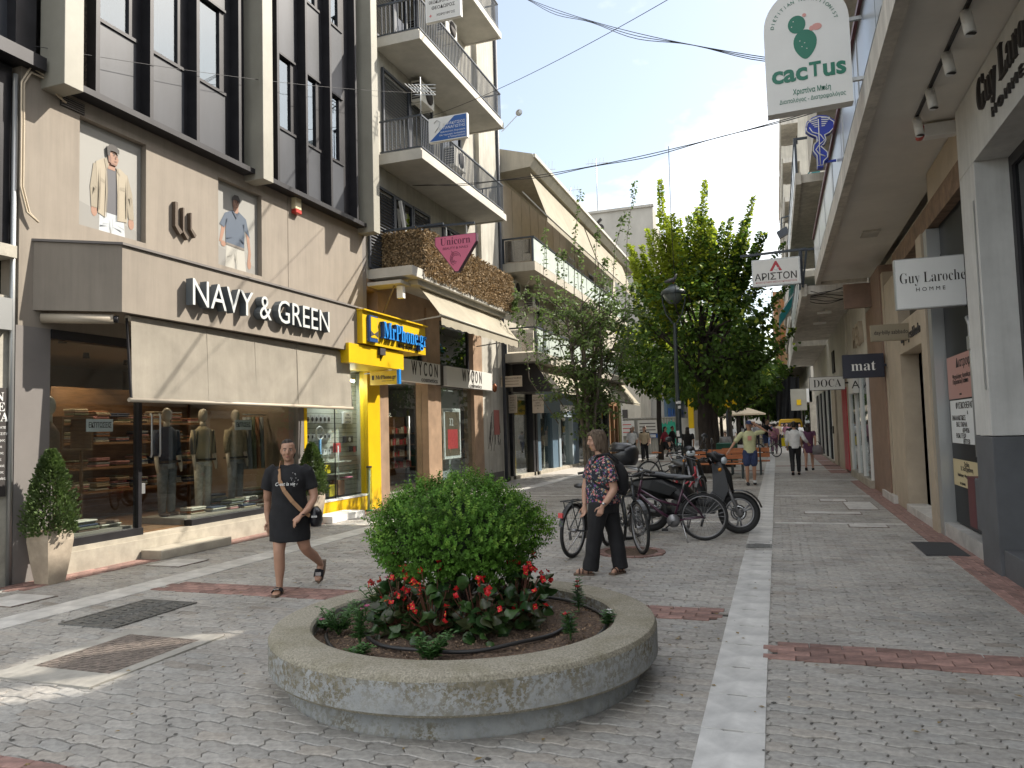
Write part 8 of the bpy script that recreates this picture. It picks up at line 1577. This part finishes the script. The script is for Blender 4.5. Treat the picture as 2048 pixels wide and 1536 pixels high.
# local frame: she faces -x mostly; body axis turned, drawn directly in street axes with x to the right
HC = V3(-.035, -.02, 1.515); Mt = head(b, HC, .98, R(-68), .12)
limb(b, [(.01, .0, 1.32, .058), (-.01, -.005, 1.42, .054)])
b.loft([(.02, 0, .82, .15, .17), (.02, 0, 1.0, .16, .18), (.02, 0, 1.2, .15, .18), (.015, 0, 1.32, .09, .12)], 16)
limb(b, [(-.03, -.09, .84, .095), (-.06, -.09, .6, .08), (-.09, -.085, .45, .062), (-.12, -.08, .25, .054), (-.155, -.08, .09, .036)])
b.loft([(-.12, -.08, .045, .028, .03), (-.155, -.082, .055, .034, .036), (-.22, -.09, .042, .026, .042), (-.28, -.095, .03, .014, .044), (-.31, -.095, .027, .01, .03)], 12)
limb(b, [(.06, .09, .84, .095), (.10, .085, .6, .08), (.13, .08, .45, .062), (.16, .07, .25, .054), (.185, .06, .09, .036)])
b.loft([(.225, .075, .045, .028, .03), (.185, .055, .055, .034, .036), (.145, .0, .042, .030, .040), (.115, -.055, .03, .026, .034), (.10, -.08, .027, .02, .022)], 12)
limb(b, [(.075, -.16, 1.27, .062), (.125, -.20, 1.12, .058), (.155, -.20, .99, .047), (.15, -.215, .955, .045), (.08, -.26, .855, .038), (.03, -.275, .80, .028)]); hand(b, (.025, -.277, .793), (-.35, -.05, -.95), .95, .85, -1, (-.3, .8, 0))
limb(b, [(-.07, .16, 1.27, .06), (-.15, .17, 1.12, .055), (-.19, .15, .98, .045), (-.20, .12, .86, .038), (-.20, .08, .78, .028)]); hand(b, (-.20, .075, .77), (-.1, -.1, -1), 1., .6, 1, (-.6, -.5, 0))
remesh(b, 'body', M_skin, t, .0085, 2); face(t, HC, Mt, .98, False)
h = MB(); h.loft([(.0, .07, -.175, .075, .05), (0, .06, -.12, .092, .072), (0, .045, -.05, .098, .088), (0, .032, .02, .097, .10), (0, .018, .07, .09, .106), (0, .014, .108, .066, .085), (0, .016, .13, .03, .045)], 20)
for s in (-1, 1): h.loft([(s*.075, .0, -.11, .022, .045), (s*.088, -.012, -.03, .018, .055), (s*.082, -.03, .05, .02, .05), (s*.05, -.05, .095, .03, .03)], 10)
h.loft([(.06, -.06, .075, .02, .02), (0, -.083, .085, .03, .022), (-.06, -.06, .075, .02, .02)], 10)
h.v = [tuple(Mt@(Vector(p)*.98)+HC) for p in h.v]; remesh(h, 'hair', M_hbr, t, .0085, 2, .003)
d = MB(); d.loft([(.02, .0, .80, .195, .205), (.02, 0, .90, .20, .205), (.015, 0, 1.03, .19, .20), (0, 0, 1.15, .185, .20), (.005, 0, 1.24, .155, .20), (.01, 0, 1.31, .11, .16), (.005, 0, 1.355, .075, .085)], 24)
d.loft([(.05, -.12, 1.30, .07, .07), (.078, -.165, 1.25, .08, .08), (.115, -.195, 1.16, .082, .08), (.14, -.20, 1.05, .084, .08)], 14); d.loft([(-.04, .12, 1.30, .07, .07), (-.08, .16, 1.25, .08, .08), (-.13, .17, 1.15, .08, .08), (-.16, .165, 1.06, .08, .08)], 14)
remesh(d, 'floral_top', M_flo, t, .011, 3, .006, 4)
d = MB(); d.loft([(.02, 0, .70, .16, .19), (.02, 0, .84, .165, .185)], 18); limb(d, [(-.025, -.085, .80, .125), (-.06, -.09, .60, .105), (-.085, -.085, .45, .09), (-.115, -.08, .25, .088), (-.15, -.08, .055, .092, .088)], flat=True); limb(d, [(.065, .085, .80, .125), (.10, .085, .60, .105), (.135, .08, .45, .09), (.165, .07, .25, .088), (.185, .06, .05, .092, .088)], flat=True)
remesh(d, 'trousers', M_btr, t, .011, 3, .0055, 7)
for cx, cy, dx in ((-.215, -.09, -1), (.155, .005, -.55)):
    q = MB(); ang = 0 if dx == -1 else .95
    P = [(.11, -.035), (.11, .035), (-.02, .05), (-.11, .045), (-.125, 0), (-.11, -.045), (-.02, -.05)]; P = [(cx+x*math.cos(ang)-y*math.sin(ang), cy+x*math.sin(ang)+y*math.cos(ang), .001) for x, y in P]; q.prism(P, (0, 0, .024)); q.build('sandal_sole', M_sol, t, free=True)
    for f in (-.055, -.015, .045): q = MB(); q.tube([(cx+f*math.cos(ang)-s_*math.sin(ang), cy+f*math.sin(ang)+s_*math.cos(ang), z_) for s_, z_ in ((-.046, .02), (-.03, .062-.0*f), (0, .072), (.03, .062), (.046, .02))], .008, 6); q.build('sandal_strap', mat('brown_leather', (.045, .022, .014), .5), t, free=True)
wt = MB(); wt.lathe([(.030, -.008), (.036, -.004), (.036, .004), (.030, .008)], (.045, -.27, .82), 12); wt.build('watch_strap', MATS['brown_leather'], t, free=True); MB().ell((.04, -.307, .822), .016, .006, .016, 10).build('watch_face', M_chr, t, free=True)
bp_ = thing('backpack', 'black backpack on the back of the woman in the floral top', 'backpack', (-1.93+.28, 8.5, .8)); q = MB(); q.loft([(.22, .03, .90, .06, .11), (.24, .03, .97, .08, .13), (.235, .03, 1.12, .08, .13), (.21, .03, 1.22, .05, .10), (.19, .03, 1.26, .03, .06)], 14); q.v = [(x-1.93, y+8.5, z) for x, y, z in q.v]; q.build('pack', M_bcl, bp_)
for sy in (-.135, .12):
    q = MB(); q.tube([(.22, sy, 1.25), (.10, sy*1.0, 1.36), (-.02, sy, 1.345), (-.10, sy*1.02, 1.22), (-.06, sy*1.35, 1.05), (.12, sy*1.5, .96), (.24, sy, .93)], .017, 8); q.v = [(x-1.93, y+8.5, z) for x, y, z in q.v]; q.build('strap', M_bcl, bp_)
pivot((t, bp_), (-1.93, 8.5, 0), R(9))
# ---------------------------------------------------------------- people farther down the street
def figure(lb, x, y, turn, top, bot, skin=M_skin, hair=M_hdk, H_=1.7, stride=.25, shorts=False, long_hair=False, sleeve=.5, arm=None, skirt=False, shoe=None, cap=None, bare=False, vox=.022, group='people farther down the street', bald=False, lean=0):
    """turn: 0 faces the camera, pi walks away"""
    k = H_/1.7; t = thing('person', lb, 'person', (x, y, 0), group); b = MB(); S_ = stride; HCn = V3(0, -.015-lean*.12, 1.575*k)
    head(b, HCn, .97*k); limb(b, [(0, -lean*.05, 1.38*k, .055), (0, -.01-lean*.1, 1.47*k, .052)])
    b.loft([(0, 0, .86*k, .15, .11), (0, 0, 1.05*k, .14, .105), (0, -lean*.04, 1.28*k, .17, .11), (0, -lean*.06, 1.39*k, .09, .07)], 14)
    legs = []
    for s, f in ((-1, S_), (1, -S_)):
        kn = (s*.095, -f*.55-.03, .48*k); an = (s*.095, -f*1.0+.02+max(0, -f)*.25, (.085+max(0, -f)*.22)*k); legs.append([(s*.09, 0, .88*k), kn, an])
        limb(b, [(s*.09, 0, .88*k, .085), (*((Vector(legs[-1][0])+Vector(kn))/2), .075), (*kn, .056), (*((Vector(kn)*.55+Vector(an)*.45)), .052), (*an, .036)], 10)
        b.loft([(an[0], an[1]+.05, an[2]-.045, .03, .03), (an[0], an[1]-.04, an[2]-.05, .04, .03), (an[0], an[1]-.15, an[2]-.065-(.06 if f < -.05 else 0), .038, .018)], 8)
    arms = []
    for s, f in ((-1, -S_), (1, S_)):
        A_ = [(s*.19, 0, 1.36*k), (s*.235, -f*.3+.02, 1.09*k), (s*.225, -f*.7-.05, .86*k)]
        if arm and arm.get(s): A_ = [A_[0]]+[(px_, py_, pz_*k) for px_, py_, pz_ in arm[s]]
        arms.append(A_); limb(b, [(*A_[0], .05), (*((Vector(A_[0])+Vector(A_[1]))/2), .046), (*A_[1], .040), (*((Vector(A_[1])+Vector(A_[2]))/2), .036), (*A_[2], .026)], 10); hand(b, A_[2], Vector(A_[2])-Vector(A_[1]), .95, .5, s, (0, -1, -.2))
    remesh(b, 'body', skin, t, vox, 2)
    d = MB(); lo_ = .84*k if not skirt else .62*k
    d.loft([(0, .0, lo_, .17 if not skirt else .2, .13), (0, .0, .95*k, .165, .128), (0, -lean*.02, 1.12*k, .165, .13), (0, -lean*.04, 1.3*k, .185, .128), (0, -lean*.05, 1.4*k, .12, .085), (0, -lean*.06, 1.435*k, .07, .065)], 16)
    if sleeve > 0:
        for A_ in arms:
            e = Vector(A_[0]).lerp(Vector(A_[1]), min(1, sleeve*2)); P = [(*Vector(A_[0]), .068), (*e, .064)]
            if sleeve > .5: P.append((*Vector(A_[1]).lerp(Vector(A_[2]), (sleeve-.5)*2), .05))
            limb(d, P, 10)
    remesh(d, 'shirt' if not skirt else 'dress', top, t, vox, 3, .004, x)
    if not skirt or bot:
        d = MB(); d.loft([(0, 0, .80*k, .155, .12), (0, 0, .93*k, .16, .125)], 14)
        for Lg in legs:
            kn, an = Vector(Lg[1]), Vector(Lg[2])
            if shorts: limb(d, [(*Lg[0], .11), (*Vector(Lg[0]).lerp(kn, .55), .105), (*Vector(Lg[0]).lerp(kn, .82), .098)], 10)
            else: limb(d, [(*Lg[0], .11), (*Vector(Lg[0]).lerp(kn, .5), .092), (*kn, .075), (*kn.lerp(an, .5), .068), (*kn.lerp(an, .9), .062)], 10)
        remesh(d, 'shorts' if shorts else 'trousers', bot, t, vox, 3, .003, y)
    if not bald:
        h = MB(); h.loft([(0, .05, -.07, .055, .045), (0, .04, -.02, .072, .072), (0, .022, .035, .084, .092), (0, .012, .08, .079, .094), (0, .012, .112, .05, .064), (0, .014, .126, .02, .03)], 14)
        if long_hair: h.loft([(0, .085, -.26, .07, .03), (0, .08, -.14, .088, .045), (0, .06, -.03, .086, .06)], 12)
        h.v = [tuple(Vector(p)*.97*k+HCn) for p in h.v]; h.build('hair', hair, t, free=True)
    if cap: q = MB(); q.loft([(0, 0, .04, .088, .105), (0, 0, .09, .08, .095), (0, 0, .13, .04, .05)], 14); q.prism([(-.07, -.09, .045), (.07, -.09, .045), (.05, -.19, .03), (-.05, -.19, .03)], (0, 0, .01)); q.v = [tuple(Vector(p)*k+HCn) for p in q.v]; q.build('cap', cap, t, free=True)
    for Lg in legs:
        an = Lg[2]; q = MB(); q.loft([(an[0], an[1]+.075, an[2]-.05, .036, .04), (an[0], an[1]-.03, an[2]-.042, .046, .044), (an[0], an[1]-.14, an[2]-.062-(.05 if an[2] > .12 else 0), .047, .026), (an[0], an[1]-.19, an[2]-.07-(.06 if an[2] > .12 else 0), .03, .015)], 10); q.build('shoe', shoe or M_bcl, t, free=True)
    t.rotation_euler = (0, 0, turn); return t
P_ = {k_: mat('garment_'+k_, c, .9, var=.08, vscale=10) for k_, c in dict(lime=(.50, .51, .30), navy=(.03, .045, .11), white=(.66, .66, .66), black=(.014, .014, .016), maroon=(.26, .03, .05), beige=(.42, .33, .22), khaki=(.30, .25, .17), teal=(.08, .25, .26), grey=(.25, .25, .26), pinkv=(.35, .16, .22), blue=(.12, .18, .32), plum=(.12, .05, .1), sand=(.5, .4, .28)).items()}
t = figure('man in a pale yellow T-shirt and navy shorts shading his eyes by the bench', -.72, 21.6, .1, P_['lime'], P_['navy'], M_skin2, M_hdk, 1.76, .06, shorts=True, sleeve=.42, arm={-1: [(-.40, -.06, 1.12), (-.55, -.10, .92)], 1: [(.42, -.1, 1.42), (.16, -.16, 1.60)]}, cap=P_['navy'], vox=.014, group=None)
MB().box(-.05, .05, -.146, -.138, 1.22, 1.34).build('chest_print', mat('pink_print', (.55, .25, .2), .8), t, free=True)
for s in (-1, 1): MB().lathe([(.05, .07), (.052, .13)], (s*.095, -.01, .0), 12).build('sock', P_['white'], t, free=True)
figure('man in a white shirt and black trousers walking away on the right', .52, 25.7, math.pi, P_['white'], P_['black'], M_skin, M_hdk, 1.72, .16, sleeve=.8, vox=.014, group=None, arm={-1: [(-.30, .03, 1.12), (-.42, -.12, .98)]})
t = figure('woman walking away beside the man in the white shirt', 1.02, 28.2, math.pi-.1, P_['plum'], None, M_skin, M_hdk, 1.66, .2, skirt=True, sleeve=.2, long_hair=True, group=None)
bg_ = thing('handbag', 'dark patterned handbag carried by the woman beside the man in white', 'bag', (1.28, 28.1, .62)); q = MB(); q.loft([(1.30, 28.1, .55, .17, .06), (1.30, 28.1, .75, .17, .07), (1.30, 28.1, .88, .12, .03)], 10); q.build('pouch', P_['grey'], bg_); MB().tube([(1.2, 28.1, .86), (1.24, 28.1, 1.0), (1.34, 28.1, 1.0), (1.4, 28.1, .86)], .012, 5).build('handle', M_bcl, bg_)
FG = 'people farther down the street'
for lb, x, y, tn, tp, bt, kw in (
    ('woman in black with a white top under the construction notice', -6.95, 38.0, .2, 'white', 'black', dict(H_=1.66, long_hair=True, stride=.15)),
    ('woman in a beige top and long black skirt near the hoarding', -6.15, 37.0, -.1, 'beige', 'black', dict(H_=1.68, long_hair=True, stride=.12)),
    ('dark haired man half hidden behind the woman in beige', -6.55, 39.6, .3, 'black', 'black', dict(H_=1.74)),
    ('grey haired man at the left of the group by the hoarding', -7.5, 41.5, .2, 'grey', 'khaki', dict(H_=1.74, hair=M_hlt)),
    ('person in a maroon top and dark shorts walking right past the green graffiti', -5.35, 38.5, 1.4, 'maroon', 'black', dict(H_=1.68, shorts=True, stride=.34, long_hair=True)),
    ('companion in dark clothes behind the maroon top', -5.2, 40.2, 1.3, 'black', 'black', dict(H_=1.7, stride=.3)),
    ('woman in a black dress seen from behind right of the lamp post', -3.35, 30.5, math.pi, 'black', None, dict(H_=1.64, skirt=True, sleeve=.3, long_hair=True)),
    ('woman in a red cap and white sleeveless top', -3.75, 44, math.pi-.4, 'white', 'grey', dict(H_=1.62, sleeve=0, cap='maroon')),
    ('white haired man in a white shirt and khaki trousers walking away', -3.45, 42.5, math.pi, 'white', 'khaki', dict(H_=1.74, hair=M_hlt, sleeve=.9)),
    ('child between the two tree trunks', -2.25, 36, 0, 'grey', 'white', dict(H_=1.35)),
    ('woman in black carrying a bright yellow bag before the van', .75, 44, math.pi, 'black', 'black', dict(H_=1.68, shorts=True, sleeve=.2)),
    ('person in pink and violet walking away left of the van', -.15, 44, math.pi, 'pinkv', 'plum', dict(H_=1.7, sleeve=.5))):
    kw = dict(kw); kw['cap'] = P_[kw['cap']] if kw.get('cap') else None; figure(lb, x, y, tn, P_[tp], P_[bt] if bt else None, group=FG, **kw)
yb = thing('shopping_bag', 'bright yellow shopping bag of the woman in black', 'bag', (.42, 43.9, .45)); MB().box(.22, .62, 43.8, 44.0, .42, .86).build('bag', mat('bag_yellow', (.75, .60, .01), .5), yb); MB().tube([(.32, 43.9, .86), (.36, 43.9, 1.02), (.48, 43.9, 1.02), (.52, 43.9, .86)], .012, 5).build('handle', mat('bag_yellow', (.75, .60, .01), .5), yb)
# cyclist
t = figure('man in black riding a bicycle towards the left beyond the bench', -.55, 40.0, .9, P_['black'], P_['navy'], M_skin, M_hbr, 1.72, .22, arm={-1: [(-.22, -.25, 1.12), (-.2, -.42, 1.02)], 1: [(.22, -.25, 1.12), (.2, -.42, 1.02)]}, shorts=True, lean=1, group=FG); t.location.z = .18
bk = bicycle('pale bicycle ridden by the man in black beyond the bench', mat('pale_frame', (.45, .46, .42), .4), (-.50, 40.0, 0), R(-90)+.9, 0, steer=0, stand=False)
# far crowd
rg = random.Random(15); cr = [('white', 'grey'), ('grey', 'black'), ('teal', 'khaki'), ('white', 'navy'), ('black', 'blue'), ('blue', 'khaki'), ('sand', 'black'), ('white', 'black'), ('pinkv', 'grey'), ('grey', 'navy'), ('black', 'black'), ('white', 'khaki')]
protos = []
for k, (tp, bt) in enumerate(cr):
    protos.append(figure('distant passer-by in a %s top and %s trousers walking in the crowd' % ({'sand': 'sand', 'pinkv': 'pink', 'grey': 'grey'}.get(tp, tp), bt), -1.6+.28*k, 54+rg.uniform(0, 4), rg.choice((0, math.pi)), P_[tp], P_[bt], H_=rg.uniform(1.6, 1.78), stride=rg.uniform(.1, .3), vox=.03, group='crowd far down the street', long_hair=rg.random() < .4))
for k in range(56):
    p = protos[rg.randrange(12)]; c = copy_tree(p); c.location = (rg.uniform(-3.6, .7)-.0, rg.uniform(56, 120), 0); c.rotation_euler = (0, 0, rg.choice((0, math.pi))+rg.gauss(0, .3)); c['label'] = 'tiny distant passer-by in the far crowd under the trees, ' + p['label'].split(' in a ')[1].split(' walking')[0]
